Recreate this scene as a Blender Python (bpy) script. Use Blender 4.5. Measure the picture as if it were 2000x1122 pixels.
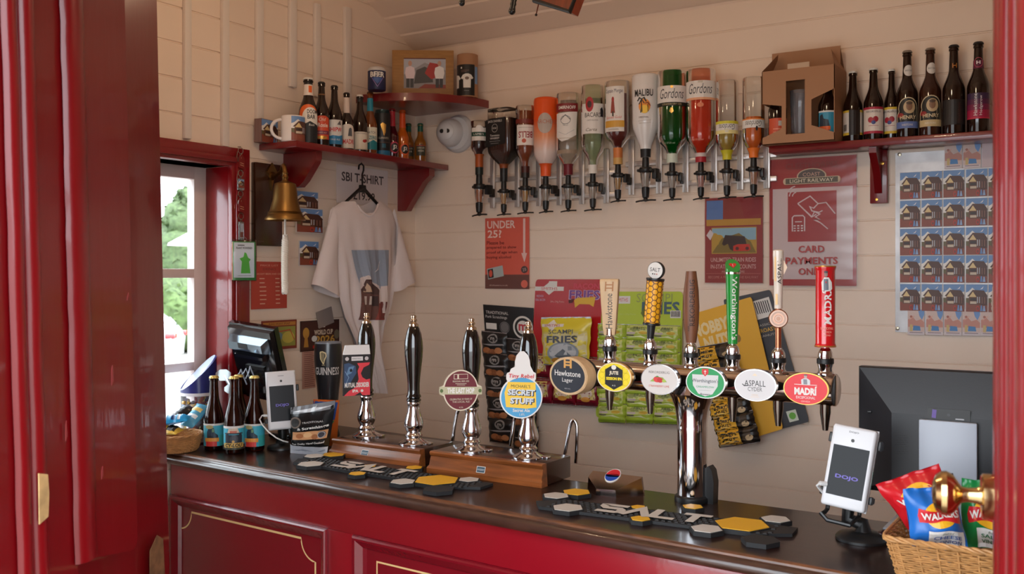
import bpy, bmesh, math, random
from mathutils import Vector, Matrix, Euler
from math import sin, cos, pi, radians as R, sqrt, atan2

for _o in list(bpy.data.objects):
    bpy.data.objects.remove(_o)
S = bpy.context.scene
COL = S.collection
random.seed(7)

# ------------------------------------------------------------------ camera
FPX, YAW, HORIZ, EYE = 1880.0, R(32.25), 536.0, 1.65
cam = bpy.data.cameras.new('camera')
cam.sensor_width = 36.0
cam.lens = FPX / 2000.0 * 36.0
cam.shift_y = -(561.0 - HORIZ) / 2000.0
cam.clip_start, cam.clip_end = 0.05, 400
cam.dof.use_dof = True
cam.dof.focus_distance = 2.55
cam.dof.aperture_fstop = 7.0
camo = bpy.data.objects.new('camera', cam)
camo.location = (0, 0, EYE)
camo.rotation_euler = (R(90), 0, YAW)
COL.objects.link(camo)
S.camera = camo

# ------------------------------------------------------------------ sky, lamps, exposure
w = bpy.data.worlds.new('sky')
S.world = w
w.use_nodes = True
bg = w.node_tree.nodes['Background']
bg.inputs[0].default_value = (0.86, 0.93, 1.0, 1)
bg.inputs[1].default_value = 3.6
sun = bpy.data.lights.new('sun', 'SUN')
sun.energy = 3.0
sun.angle = R(6)
sun.color = (1, .95, .86)
suno = bpy.data.objects.new('sun', sun)
suno.rotation_euler = (R(48), 0, R(118))
COL.objects.link(suno)
LAMPS = [(-1.75, 1.75, 2.5), (-0.75, 1.85, 2.5)]
for _i, _p in enumerate(LAMPS):
    l = bpy.data.lights.new('ceiling_bulb', 'POINT')
    l.energy = 2.5
    l.shadow_soft_size = 0.035
    l.color = (1, .74, .47)
    lo = bpy.data.objects.new('ceiling_bulb', l)
    lo.location = _p
    COL.objects.link(lo)
S.view_settings.view_transform = 'Standard'
S.view_settings.look = 'None'
S.view_settings.gamma = 1
S.view_settings.exposure = 0.86
S.view_settings.use_curve_mapping = False
S.cycles.use_denoising = True
S.cycles.max_bounces = 12
S.cycles.transparent_max_bounces = 24
S.cycles.sample_clamp_indirect = 6

# ------------------------------------------------------------------ pixel -> place in the room
CR = Vector((cos(YAW), sin(YAW), 0))
CF = Vector((-sin(YAW), cos(YAW), 0))
CAM = Vector((0, 0, EYE))
def ray(px, py):
    return CR * ((px - 1000) / FPX) + CF + Vector((0, 0, (HORIZ - py) / FPX))
def onZ(px, py, z):
    d = ray(px, py); return CAM + d * ((z - EYE) / d.z)
def onX(px, py, x):
    d = ray(px, py); return CAM + d * (x / d.x)
def onY(px, py, y):
    d = ray(px, py); return CAM + d * (y / d.y)
def atd(px, py, Z):
    return CAM + ray(px, py) * Z
def dep(p):
    return (Vector(p) - CAM).dot(CF)
def zpx(py, Z):
    return EYE + (HORIZ - py) / FPX * Z
YB = 3.197          # back wall
XL = -2.497         # left wall
CT = 1.11           # counter top

# ------------------------------------------------------------------ materials
def lin(c):
    def f(v):
        v /= 255.0
        return v / 12.92 if v <= 0.04045 else ((v + 0.055) / 1.055) ** 2.4
    return (f(c[0]), f(c[1]), f(c[2]), 1)
_M = {}
def M(name, rgb=None, rough=.5, metal=0, spec=.5, coat=0, bump=0, bscale=40, vary=0, vscale=6, trans=0, emit=0, stretch=None, mix=None, sub=0):
    if name in _M:
        return _M[name]
    m = bpy.data.materials.new(name)
    m.use_nodes = True
    nt = m.node_tree
    b = nt.nodes['Principled BSDF']
    b.inputs['Base Color'].default_value = lin(rgb)
    b.inputs['Roughness'].default_value = rough
    b.inputs['Metallic'].default_value = metal
    b.inputs['Specular IOR Level'].default_value = spec
    if coat:
        b.inputs['Coat Weight'].default_value = coat
        b.inputs['Coat Roughness'].default_value = .06
    if trans:
        b.inputs['Transmission Weight'].default_value = trans
    if sub:
        b.inputs['Subsurface Weight'].default_value = sub
        b.inputs['Subsurface Radius'].default_value = (.01, .01, .01)
    if emit:
        b.inputs['Emission Color'].default_value = lin(rgb)
        b.inputs['Emission Strength'].default_value = emit
    if bump or vary:
        tc = nt.nodes.new('ShaderNodeTexCoord')
        mp = nt.nodes.new('ShaderNodeMapping')
        nt.links.new(tc.outputs['Object'], mp.inputs[0])
        if stretch:
            mp.inputs['Scale'].default_value = stretch
    if vary:
        n = nt.nodes.new('ShaderNodeTexNoise')
        n.inputs['Scale'].default_value = vscale
        n.inputs['Detail'].default_value = 5
        nt.links.new(mp.outputs[0], n.inputs['Vector'])
        r = nt.nodes.new('ShaderNodeValToRGB')
        c1 = lin(rgb); c2 = lin(mix) if mix else tuple(v * (1 - vary) for v in c1[:3]) + (1,)
        r.color_ramp.elements[0].position = .35
        r.color_ramp.elements[1].position = .68
        r.color_ramp.elements[0].color = c2
        r.color_ramp.elements[1].color = c1
        nt.links.new(n.outputs['Fac'], r.inputs[0])
        nt.links.new(r.outputs[0], b.inputs['Base Color'])
    if bump:
        n2 = nt.nodes.new('ShaderNodeTexNoise')
        n2.inputs['Scale'].default_value = bscale
        n2.inputs['Detail'].default_value = 4
        nt.links.new(mp.outputs[0], n2.inputs['Vector'])
        bp = nt.nodes.new('ShaderNodeBump')
        bp.inputs['Strength'].default_value = bump
        bp.inputs['Distance'].default_value = .004
        nt.links.new(n2.outputs['Fac'], bp.inputs['Height'])
        nt.links.new(bp.outputs[0], b.inputs['Normal'])
        if coat:
            nt.links.new(bp.outputs[0], b.inputs['Coat Normal'])
    _M[name] = m
    return m
def glass(name, tint, rough=.03, refl=1.0, fresn=1.45, body=0.0, bodyrgb=None):
    """thin clear wall: mostly see-through with a glossy sheen; 'body' adds a milky share"""
    if name in _M:
        return _M[name]
    m = bpy.data.materials.new(name)
    m.use_nodes = True
    nt = m.node_tree
    nt.nodes.remove(nt.nodes['Principled BSDF'])
    out = nt.nodes['Material Output']
    t = nt.nodes.new('ShaderNodeBsdfTransparent'); t.inputs[0].default_value = lin(tint)
    g = nt.nodes.new('ShaderNodeBsdfGlossy'); g.inputs['Roughness'].default_value = rough
    f = nt.nodes.new('ShaderNodeFresnel'); f.inputs[0].default_value = fresn
    mx = nt.nodes.new('ShaderNodeMixShader')
    src = t
    if body:
        d = nt.nodes.new('ShaderNodeBsdfPrincipled')
        d.inputs['Base Color'].default_value = lin(bodyrgb or tint)
        d.inputs['Roughness'].default_value = .2
        m2 = nt.nodes.new('ShaderNodeMixShader'); m2.inputs[0].default_value = body
        nt.links.new(t.outputs[0], m2.inputs[1]); nt.links.new(d.outputs[0], m2.inputs[2])
        src = m2
    nt.links.new(f.outputs[0], mx.inputs[0])
    nt.links.new(src.outputs[0], mx.inputs[1]); nt.links.new(g.outputs[0], mx.inputs[2])
    nt.links.new(mx.outputs[0], out.inputs[0])
    _M[name] = m
    return m
def C(r, g, b, rough=.45):
    """plain printed / painted colour"""
    return M('colour %d %d %d %d' % (r, g, b, int(rough * 100)), (r, g, b), rough)

# ------------------------------------------------------------------ mesh builder
_TX = {}
def text2d(s, bold=0.0, shear=0.0, space=1.0):
    k = (s, bold, shear, space)
    if k in _TX:
        return _TX[k]
    cu = bpy.data.curves.new('lettering', 'FONT')
    cu.body = s
    cu.size = 1
    cu.offset = bold
    cu.shear = shear
    cu.space_character = space
    cu.resolution_u = 2
    cu.fill_mode = 'FRONT'
    o = bpy.data.objects.new('lettering', cu)
    COL.objects.link(o)
    bpy.context.view_layer.update()
    me = o.evaluated_get(bpy.context.evaluated_depsgraph_get()).to_mesh()
    vs = [(v.co.x, v.co.y) for v in me.vertices]
    fs = [tuple(p.vertices) for p in me.polygons]
    o.evaluated_get(bpy.context.evaluated_depsgraph_get()).to_mesh_clear()
    bpy.data.objects.remove(o)
    bpy.data.curves.remove(cu)
    if vs:
        x0 = min(v[0] for v in vs); x1 = max(v[0] for v in vs)
        y0 = min(v[1] for v in vs); y1 = max(v[1] for v in vs)
    else:
        x0 = y0 = 0; x1 = y1 = 1
    _TX[k] = (vs, fs, x0, x1, y0, y1)
    return _TX[k]

def flat(x, y, h):
    return Vector((x, -h, y))
def onto_z(z):
    return lambda x, y, h: Vector((x, y, z + h))
def cyl(r, x0=0):
    return lambda x, y, h: Vector((sin((x - x0) / r) * (r + h), -cos((x - x0) / r) * (r + h), y))

def clipx(poly, lo, hi):
    def cut(p, f, inside):
        o = []
        for i in range(len(p)):
            a, b = p[i - 1], p[i]
            ia, ib = inside(a), inside(b)
            if ia != ib:
                t = (f - a[0]) / (b[0] - a[0])
                o.append((f, a[1] + (b[1] - a[1]) * t))
            if ib:
                o.append(b)
        return o
    p = cut(poly, lo, lambda q: q[0] >= lo)
    return cut(p, hi, lambda q: q[0] <= hi) if p else p

# 2-D print shapes
def r_(x0, y0, x1, y1, m): return ('p', [(x0, y0), (x1, y0), (x1, y1), (x0, y1)], m)
def p_(pts, m): return ('p', list(pts), m)
def e_(cx, cy, rx, ry, m, n=28, a0=0, a1=2 * pi):
    full = abs(a1 - a0) > 6.2
    k = n if full else n + 1
    return ('p', [(cx + rx * cos(a0 + (a1 - a0) * i / n), cy + ry * sin(a0 + (a1 - a0) * i / n)) for i in range(k)], m)
def t_(s, cx, cy, w, h, m, rot=0, bold=0.0, shear=0.0, space=1.0): return ('t', (s, cx, cy, w, h, rot, bold, shear, space), m)
def l_(pts, w, m, closed=False): return ('l', (list(pts), w, closed), m)
def ring(cx, cy, rx, ry, w, m, n=32, a0=0, a1=2 * pi):
    full = abs(a1 - a0) > 6.2
    pts = [(cx + rx * cos(a0 + (a1 - a0) * i / n), cy + ry * sin(a0 + (a1 - a0) * i / n)) for i in range(n if full else n + 1)]
    return ('l', (pts, w, full), m)
def xf(shapes, sx, sy=None, ox=0, oy=0):
    sy = sx if sy is None else sy
    o = []
    for k, d, m in shapes:
        if k == 'p': o.append((k, [(x * sx + ox, y * sy + oy) for x, y in d], m))
        elif k == 'l': o.append((k, ([(x * sx + ox, y * sy + oy) for x, y in d[0]], d[1] * (sx + sy) / 2, d[2]), m))
        else:
            s, cx, cy, w, h, rot, b, sh, sp = d
            v = abs(rot) in (90, -90, 270)
            o.append((k, (s, cx * sx + ox, cy * sy + oy, w * (sy if v else sx) if w else w, h * (sx if v else sy), rot, b, sh, sp), m))
    return o
def rot2(shapes, deg, ox=0, oy=0):
    c, s = cos(R(deg)), sin(R(deg))
    f = lambda x, y: (x * c - y * s + ox, x * s + y * c + oy)
    o = []
    for k, d, m in shapes:
        if k == 'p': o.append((k, [f(*q) for q in d], m))
        elif k == 'l': o.append((k, ([f(*q) for q in d[0]], d[1], d[2]), m))
        else:
            t, cx, cy, w_, h, rt, b, sh, sp = d
            q = f(cx, cy)
            o.append((k, (t, q[0], q[1], w_, h, rt + deg, b, sh, sp), m))
    return o

class MB:
    def __init__(self, mat=None):
        self.v, self.f, self.mi, self.mats, self.T = [], [], [], [], Matrix()
        self.mat = mat
    def at(self, x=0, y=0, z=0, rx=0, ry=0, rz=0, s=1):
        self.T = Matrix.Translation((x, y, z)) @ Euler((R(rx), R(ry), R(rz))).to_matrix().to_4x4() @ Matrix.Scale(s, 4)
        return self
    def mid(self, m):
        m = m or self.mat
        if m not in self.mats:
            self.mats.append(m)
        return self.mats.index(m)
    def add(self, vs, fs, m=None):
        b = len(self.v); i = self.mid(m)
        self.v += [self.T @ Vector(q) for q in vs]
        for f in fs:
            self.f.append(tuple(b + k for k in f)); self.mi.append(i)
        return self
    def addbm(self, bm, m=None):
        bm.verts.ensure_lookup_table(); bm.verts.index_update()
        vs = [v.co.copy() for v in bm.verts]
        fs = [[v.index for v in f.verts] for f in bm.faces]
        bm.free()
        return self.add(vs, fs, m)
    def box(self, c, s, m=None, bev=0, seg=2):
        bm = bmesh.new()
        bmesh.ops.create_cube(bm, size=1)
        for v in bm.verts:
            v.co = Vector((v.co.x * s[0] + c[0], v.co.y * s[1] + c[1], v.co.z * s[2] + c[2]))
        if bev:
            bmesh.ops.bevel(bm, geom=bm.edges[:], offset=bev, segments=seg, affect='EDGES', profile=.5)
        return self.addbm(bm, m)
    def lathe(self, prof, m=None, n=24, axis='z', a0=0.0, a1=2 * pi):
        full = abs(a1 - a0) > 6.2
        vs, fs, rings = [], [], []
        k = n if full else n + 1
        for r, z in prof:
            if r < 1e-6:
                rings.append([len(vs)]); vs.append((0, 0, z))
            else:
                rings.append(list(range(len(vs), len(vs) + k)))
                vs += [(r * cos(a0 + (a1 - a0) * i / n), r * sin(a0 + (a1 - a0) * i / n), z) for i in range(k)]
        for a, b in zip(rings, rings[1:]):
            for i in range(n):
                j = (i + 1) % k
                if len(a) == 1 and len(b) == 1: continue
                if len(a) == 1: fs.append((a[0], b[j], b[i]))
                elif len(b) == 1: fs.append((a[i], a[j], b[0]))
                else: fs.append((a[i], a[j], b[j], b[i]))
        if axis == 'y': vs = [(x, z, -y) for x, y, z in vs]
        if axis == '-y': vs = [(x, -z, y) for x, y, z in vs]
        if axis == 'x': vs = [(z, x, y) for x, y, z in vs]
        return self.add(vs, fs, m)
    def tube(self, pts, r, m=None, n=8, cap=True):
        P = [Vector(p) for p in pts]
        rs = r if isinstance(r, (list, tuple)) else [r] * len(P)
        vs, fs = [], []
        ref = None
        for i, p in enumerate(P):
            t = (P[min(i + 1, len(P) - 1)] - P[max(i - 1, 0)]).normalized()
            if ref is None:
                ref = Vector((0, 0, 1)) if abs(t.z) < .9 else Vector((1, 0, 0))
            u = (ref - t * ref.dot(t)).normalized()
            ref = u
            v = t.cross(u)
            vs += [p + (u * cos(2 * pi * k / n) + v * sin(2 * pi * k / n)) * rs[i] for k in range(n)]
        for i in range(len(P) - 1):
            for k in range(n):
                fs.append((i * n + k, i * n + (k + 1) % n, (i + 1) * n + (k + 1) % n, (i + 1) * n + k))
        if cap:
            fs.append(tuple(range(n - 1, -1, -1))); fs.append(tuple(range((len(P) - 1) * n, len(P) * n)))
        return self.add(vs, fs, m)
    def prism(self, pts, h0, h1, m=None, mapf=flat, side=None):
        """outline pts in the print plane, raised from h0 to h1"""
        n = len(pts)
        a = sum(pts[i - 1][0] * pts[i][1] - pts[i][0] * pts[i - 1][1] for i in range(n))
        if a < 0: pts = pts[::-1]
        vs = [mapf(x, y, h0) for x, y in pts] + [mapf(x, y, h1) for x, y in pts]
        self.add(vs, [tuple(range(n - 1, -1, -1)), tuple(range(n, 2 * n))], m)
        return self.add(vs, [(i, (i + 1) % n, n + (i + 1) % n, n + i) for i in range(n)], side or m)
    def grid(self, fn, nu, nv, m=None):
        vs = [fn(i / nu, j / nv) for j in range(nv + 1) for i in range(nu + 1)]
        w = nu + 1
        return self.add(vs, [(j * w + i, j * w + i + 1, (j + 1) * w + i + 1, (j + 1) * w + i) for j in range(nv) for i in range(nu)], m)
    def art(self, shapes, mapf=flat, h=0.0004, step=0.00025, strip=0):
        for k, d, m in shapes:
            if k == 'p':
                self._poly(d, m, mapf, h, strip)
            elif k == 'l':
                pts, w, cl = d
                n = len(pts)
                seg = n if cl else n - 1
                q = []
                for i in range(n):
                    a = pts[i - 1] if (i > 0 or cl) else pts[i]
                    b = pts[(i + 1) % n] if (i < n - 1 or cl) else pts[i]
                    dx, dy = b[0] - a[0], b[1] - a[1]
                    L = sqrt(dx * dx + dy * dy) or 1
                    nx, ny = -dy / L, dx / L
                    e1 = Vector((pts[i][0] - a[0], pts[i][1] - a[1])); e2 = Vector((b[0] - pts[i][0], b[1] - pts[i][1]))
                    f = 1
                    if e1.length > 1e-9 and e2.length > 1e-9:
                        cs = max(-1, min(1, e1.normalized().dot(e2.normalized())))
                        f = min(1 / max(sqrt((1 + cs) / 2), .2), 2.5)
                    q.append(((pts[i][0] + nx * w / 2 * f, pts[i][1] + ny * w / 2 * f), (pts[i][0] - nx * w / 2 * f, pts[i][1] - ny * w / 2 * f)))
                for i in range(seg):
                    j = (i + 1) % n
                    self._poly([q[i][1], q[j][1], q[j][0], q[i][0]], m, mapf, h, strip)
            else:
                s, cx, cy, w, hh, rot, bold, shear, space = d
                vs, fs, x0, x1, y0, y1 = text2d(s, bold, shear, space)
                sy = hh / max(y1 - y0, 1e-6)
                sx = (w / max(x1 - x0, 1e-6)) if w else sy
                c, sn = cos(R(rot)), sin(R(rot))
                o = []
                for x, y in vs:
                    X = (x - (x0 + x1) / 2) * sx; Y = (y - (y0 + y1) / 2) * sy
                    o.append(mapf(cx + X * c - Y * sn, cy + X * sn + Y * c, h))
                self.add(o, fs, m)
            h += step
        return self
    def _poly(self, pts, m, mapf, h, strip):
        if strip:
            lo = min(p[0] for p in pts); hi = max(p[0] for p in pts)
            if hi - lo > strip:
                n = int(math.ceil((hi - lo) / strip))
                for i in range(n):
                    q = clipx(pts, lo + (hi - lo) * i / n, lo + (hi - lo) * (i + 1) / n)
                    if len(q) > 2:
                        self._poly(q, m, mapf, h, 0)
                return
        a = sum(pts[i - 1][0] * pts[i][1] - pts[i][0] * pts[i - 1][1] for i in range(len(pts)))
        if a < 0: pts = pts[::-1]
        self.add([mapf(x, y, h) for x, y in pts], [tuple(range(len(pts)))], m)
    def build(self, name, parent=None, angle=38, label=None):
        me = bpy.data.meshes.new(name)
        me.from_pydata(self.v, [], self.f)
        for m in self.mats: me.materials.append(m)
        me.polygons.foreach_set('material_index', self.mi)
        me.polygons.foreach_set('use_smooth', [True] * len(self.f))
        me.update()
        me.set_sharp_from_angle(angle=R(angle))
        o = bpy.data.objects.new(name, me)
        COL.objects.link(o)
        if parent: o.parent = parent
        if label: o['label'] = label
        return o

def tag(o, label, cat, group=None, kind=None):
    o['label'] = label; o['category'] = cat
    if group: o['group'] = group
    if kind: o['kind'] = kind
    return o
def thing(name, label, cat, loc=(0, 0, 0), rz=0.0, group=None):
    o = bpy.data.objects.new(name, None)
    COL.objects.link(o)
    o.location = loc; o.rotation_euler = (0, 0, R(rz))
    o.empty_display_size = .03
    return tag(o, label, cat, group)
def struct(o):
    o['kind'] = 'structure'
    return o
def dup(root, label, loc, rz=None, group=None):
    r = root.copy(); COL.objects.link(r)
    r.location = loc
    if rz is not None: r.rotation_euler = (0, 0, R(rz))
    r['label'] = label
    if group: r['group'] = group
    for ch in list(root.children):
        c = ch.copy(); COL.objects.link(c); c.parent = r
        for g in list(ch.children):
            d = g.copy(); COL.objects.link(d); d.parent = c
    return r

# common materials
WHITE = C(238, 234, 226); BLACK = C(18, 17, 17); INK = C(30, 28, 28)
CHROME = M('chrome', (225, 225, 228), .07, 1)
STEEL = M('brushed steel', (190, 190, 192), .3, 1)
DSTEEL = M('dark steel', (120, 112, 105), .18, 1)
BRASS = M('brass', (196, 150, 70), .25, 1)
PBRASS = M('polished brass', (226, 196, 142), .14, 1)
GOLD = M('gold', (214, 170, 92), .3, .8)
BLKPLA = M('black plastic', (22, 22, 23), .38)
GLOSSBLK = M('gloss black', (12, 11, 11), .1, coat=1)
WHPLA = M('white plastic', (212, 212, 215), .3)
RED = M('red paint gloss', (114, 4, 11), .34, spec=.4, coat=.4, bump=.12, bscale=40, stretch=(1, 1, .2))
DRED = M('dark red paint', (112, 10, 14), .3, coat=.5, bump=.2, bscale=50)
CREAM = M('cream wall paint', (240, 219, 200), .42, bump=.12, bscale=30, vary=.06, vscale=3)
CEILW = M('ceiling paint', (238, 214, 194), .45, bump=.1, bscale=30)
OFFW = M('off white paint', (228, 216, 206), .4, bump=.15, bscale=60)
DWOOD = M('dark stained wood', (62, 34, 22), .25, coat=.5, vary=.45, vscale=5, stretch=(1.5, 14, 14), bump=.05)
MWOOD = M('mid brown wood', (150, 84, 40), .3, coat=.4, vary=.5, vscale=4, stretch=(1.5, 16, 16), bump=.06)

# ================================================================== the room
BH = 0.111
Z0 = 1.0479 - 9 * BH
def board_profile(za, zb):
    """(recess, height) points of lapped wall boards between two heights"""
    pts = [(0, za)]
    k = int(math.floor((za - Z0) / BH))
    while Z0 + k * BH < zb:
        j = Z0 + (k + 1) * BH
        for d, z in ((0, j - .0065), (.0045, j - .004), (.0045, j - .0006), (0, j)):
            if za < z < zb: pts.append((d, z))
        k += 1
    pts.append((0, zb))
    return pts
def boards(mb, za, zb, a, b, fn):
    P = board_profile(za, zb)
    vs = [fn(a, d, z) for d, z in P] + [fn(b, d, z) for d, z in P]
    n = len(P)
    mb.add(vs, [(i, n + i, n + i + 1, i + 1) for i in range(n - 1)])

mb = MB(CREAM)
boards(mb, 0, 2.62, XL - .02, 1.35, lambda a, d, z: Vector((a, YB + d, z)))
mb.box((-.57, YB + .06, 1.31), (3.9, .08, 2.62))
struct(mb.build('wall_back', angle=20))
WY0, WY1, WZ0, WZ1 = 1.34, 2.194, 1.085, 2.008
mb = MB(CREAM)
lw = lambda a, d, z: Vector((XL - d, a, z))
boards(mb, 0, 3.3, WY1 + .02, YB + .02, lw)
boards(mb, 0, 3.3, .6, WY0, lw)
boards(mb, 0, WZ0, WY0, WY1 + .02, lw)
boards(mb, WZ1, 3.3, WY0, WY1 + .02, lw)
mb.box((XL - .06, (WY1 + .02 + YB + .1) / 2, 1.65), (.1, YB + .08 - WY1, 3.3))
mb.box((XL - .06, (.6 + WY0) / 2, 1.65), (.1, WY0 - .6, 3.3))
mb.box((XL - .06, (WY0 + WY1) / 2 + .01, WZ0 / 2), (.1, WY1 - WY0 + .02, WZ0))
mb.box((XL - .06, (WY0 + WY1) / 2 + .01, (WZ1 + 3.3) / 2), (.1, WY1 - WY0 + .02, 3.3 - WZ1))
struct(mb.build('wall_left', angle=20))
mb = MB(CREAM); mb.box((1.4, 1.9, 1.65), (.1, 2.7, 3.3)); struct(mb.build('wall_right'))
OX0, OX1 = -1.345, -.018
mb = MB(CREAM)
mb.box(((XL + OX0) / 2 - .05, .65, 1.6), (OX0 - XL + .1, .1, 3.2))
mb.box(((OX1 + 1.45) / 2, .65, 1.6), (1.45 - OX1, .1, 3.2))
mb.box(((OX0 + OX1) / 2, .65, 2.71), (OX1 - OX0, .1, .98))
struct(mb.build('wall_front'))
mb = MB(M('floor boards', (96, 70, 52), .5, bump=.2, bscale=20, vary=.4, vscale=5, stretch=(1, 9, 1)))
mb.box((-.55, 1.9, -.05), (4.1, 2.75, .1)); struct(mb.build('floor'))
# sloping boarded ceiling
mb = MB(CEILW)
RY, RZ = 1.93, 3.17
sl = (RZ - 2.58) / (YB - RY)
pts = []
bw = .1
n = int((YB - RY) / bw * 1.0)
for i in range(n + 1):
    y = YB - i * bw
    for dy, dn in ((0, 0), (.004, .006), (.012, .006), (.016, 0)):
        yy = y - dy
        if yy < RY: break
        pts.append((yy, 2.58 + (YB - yy) * sl + dn))
pts.append((RY, RZ))
vs = [(XL - .02, y, z) for y, z in pts] + [(1.4, y, z) for y, z in pts]
m_ = len(pts)
mb.add(vs, [(i, i + 1, m_ + i + 1, m_ + i) for i in range(m_ - 1)])
mb.add([(XL - .02, RY, RZ), (1.4, RY, RZ), (1.4, .6, 2.56), (XL - .02, .6, 2.56)], [(0, 1, 2, 3)])
mb.add([(XL - .1, YB + .1, 2.62), (1.45, YB + .1, 2.62), (1.45, RY, RZ + .06), (XL - .1, RY, RZ + .06), (XL - .1, .55, 2.62), (1.45, .55, 2.62)], [(0, 1, 2, 3), (3, 2, 5, 4)])
struct(mb.build('ceiling', angle=15))

# six white battens on the left wall
bat = [(362, 13, -60, 272), (436, 13, -60, 287), (503, 13, -60, 240), (568, 13, -60, 171), (616, 11, 8, 190), (675, 12, 15, 250)]
for i, (px, wpx, ya, yb) in enumerate(bat):
    p = onX(px, 150, XL); Z = dep(p)
    q0, q1 = onX(px - wpx / 2, 150, XL), onX(px + wpx / 2, 150, XL)
    za, zb = zpx(yb, Z), zpx(ya, Z)
    mb = MB(OFFW)
    zc = 2.58 + (YB - p.y) * sl
    zb = min(zb, zc - .01)
    mb.box((XL + .008, p.y, (za + zb) / 2), (.016, q1.y - q0.y, zb - za), bev=.003)
    struct(mb.build('trim_%d' % (i + 1)))

# window in the left wall
WX = XL - .106
WR = M('window red paint', (128, 10, 18), .28, coat=.6, bump=.15, bscale=40)
mb = MB(WR)
def yl(a0, a1, z0, z1, x0, x1, bev=.002, m=None): mb.box(((x0 + x1) / 2, (a0 + a1) / 2, (z0 + z1) / 2), (abs(x1 - x0), a1 - a0, z1 - z0), m, bev)
AR = 2.271
yl(WY1, AR, 1.0, 2.069, XL - .001, XL + .02)
yl(WY0 - .08, AR, WZ1, 2.069, XL - .001, XL + .0205)
yl(WY0 - .08, WY0, 1.0, WZ1, XL - .001, XL + .02)
yl(WY1 + .012, WY1 + .03, 1.0, WZ1 + .03, XL + .0, XL + .03)
yl(WY0 - .03, WY1 + .03, WZ1 + .012, WZ1 + .03, XL, XL + .0305)
win = mb.build('window_1'); struct(win)
mb = MB(WR)
yl(WY1, WY1 + .018, WZ0, WZ1, WX - .02, XL)
yl(WY0 - .018, WY0, WZ0, WZ1, WX - .02, XL)
yl(WY0, WY1, WZ1, WZ1 + .018, WX - .02, XL)
struct(mb.build('window_reveal', win))
mb = MB(WR); yl(WY0, WY1, WZ0 - .02, CT - .0005, WX - .06, XL + .0); struct(mb.build('window_sill', win))
WF = M('window frame paint', (232, 220, 216), .4, bump=.1)
mb = MB(WF)
st = .05
yl(WY1 - st, WY1, WZ0 + .012, WZ1, WX - .035, WX)
yl(WY0, WY0 + st, WZ0 + .012, WZ1, WX - .035, WX)
yl(WY0, WY1, WZ1 - .042, WZ1, WX - .035, WX - .0003)
for z0, z1 in ((1.638, 1.668), (1.330, 1.358), (WZ0 + .012, WZ0 + .05)):
    yl(WY0, WY1, z0, z1, WX - .035, WX - .0006)
yl(1.74, 1.765, WZ0 + .02, WZ1, WX - .034, WX - .001)
struct(mb.build('window_frame', win))
PANE = glass('window glass', (246, 250, 250), .01)
for z0, z1 in ((1.668, 1.966), (1.358, 1.638), (1.135, 1.33)):
    for a0, a1 in ((WY0 + st, 1.74), (1.765, WY1 - st)):
        mb = MB(PANE)
        mb.add([(WX - .018, a0, z0), (WX - .018, a1, z0), (WX - .018, a1, z1), (WX - .018, a0, z1)], [(0, 1, 2, 3)])
        struct(mb.build('window_pane', win))

# what stands outside the window
mb = MB(M('paving', (150, 146, 142), .8, vary=.15, vscale=.6))
mb.add([(-120, -60, -.78), (60, -60, -.78), (60, 120, -.78), (-120, 120, -.78)], [(0, 1, 2, 3)])
g = mb.build('ground'); struct(g)
mb = MB(M('platform slabs', (146, 140, 134), .8, vary=.2, vscale=1.2, bump=.2, bscale=4))
mb.box((-1.2, -3.0, -.4), (14, 7.1, .76)); mb.box((-3.55, 2.2, -.4), (1.9, 3.4, .76)); struct(mb.build('platform_slab'))
LEAF = M('leaves', (92, 112, 70), .7, vary=.45, vscale=9)
LEAF2 = M('hedge leaves', (92, 116, 62), .7, vary=.4, vscale=5)
def foliage(mb, c, s, n, size, m):
    rnd = random.Random(int(c[0] * 10 + c[2] * 7))
    for i in range(n):
        th = rnd.random() * 2 * pi; ph = math.acos(2 * rnd.random() - 1); rr = .72 + .35 * rnd.random()
        p = Vector((c[0] + s[0] * rr * sin(ph) * cos(th), c[1] + s[1] * rr * sin(ph) * sin(th), c[2] + s[2] * rr * cos(ph)))
        a = Vector((rnd.uniform(-1, 1), rnd.uniform(-1, 1), rnd.uniform(-.6, 1))).normalized() * size
        b = a.cross(Vector((rnd.uniform(-1, 1), rnd.uniform(-1, 1), rnd.uniform(-1, 1)))).normalized() * size * .55
        mb.add([p - a, p + b, p + a, p - b], [(0, 1, 2, 3)], m)
def blob(mb, c, s, m, seed=1):
    bm = bmesh.new(); bmesh.ops.create_icosphere(bm, subdivisions=3, radius=1)
    rnd = random.Random(seed)
    for v in bm.verts:
        f = 1 + .12 * sin(v.co.x * 5 + seed) * cos(v.co.z * 6) + rnd.uniform(-.07, .07)
        v.co = Vector((c[0] + v.co.x * s[0] * f, c[1] + v.co.y * s[1] * f, c[2] + v.co.z * s[2] * f))
    mb.addbm(bm, m)
tp = atd(335, 480, 34)
tr = thing('garden_tree', 'pale green leafy tree seen through the upper window panes', 'tree', (tp.x, tp.y, -.78))
mb = MB(LEAF)
for l_x, dz, sx, sz in ((0, 1.9, 1.5, 1.3), (.3, 3.1, 1.1, 1.1), (.45, 4.2, .75, .9), (.5, 4.9, .4, .55), (-.7, 1.3, 1.2, .9), (1.0, 2.4, .9, 1.2)):
    dx, dy = l_x * .846, l_x * .534
    blob(mb, (dx, dy, dz), (sx * 1.0, sx * 1.0, sz * 1.0), LEAF, int(dz * 9))
    foliage(mb, (dx, dy, dz), (sx, sx, sz), 420, .14, LEAF)
mb.build('foliage', tr, 180)
mb = MB(M('bark', (96, 74, 56), .9)); mb.tube([(0, 0, 0), (.05, 0, 1.2), (.3, .3, 2.6)], [.16, .13, .08]); mb.build('trunk', tr)
hp = atd(340, 590, 30)
mb = MB(LEAF2)
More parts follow.
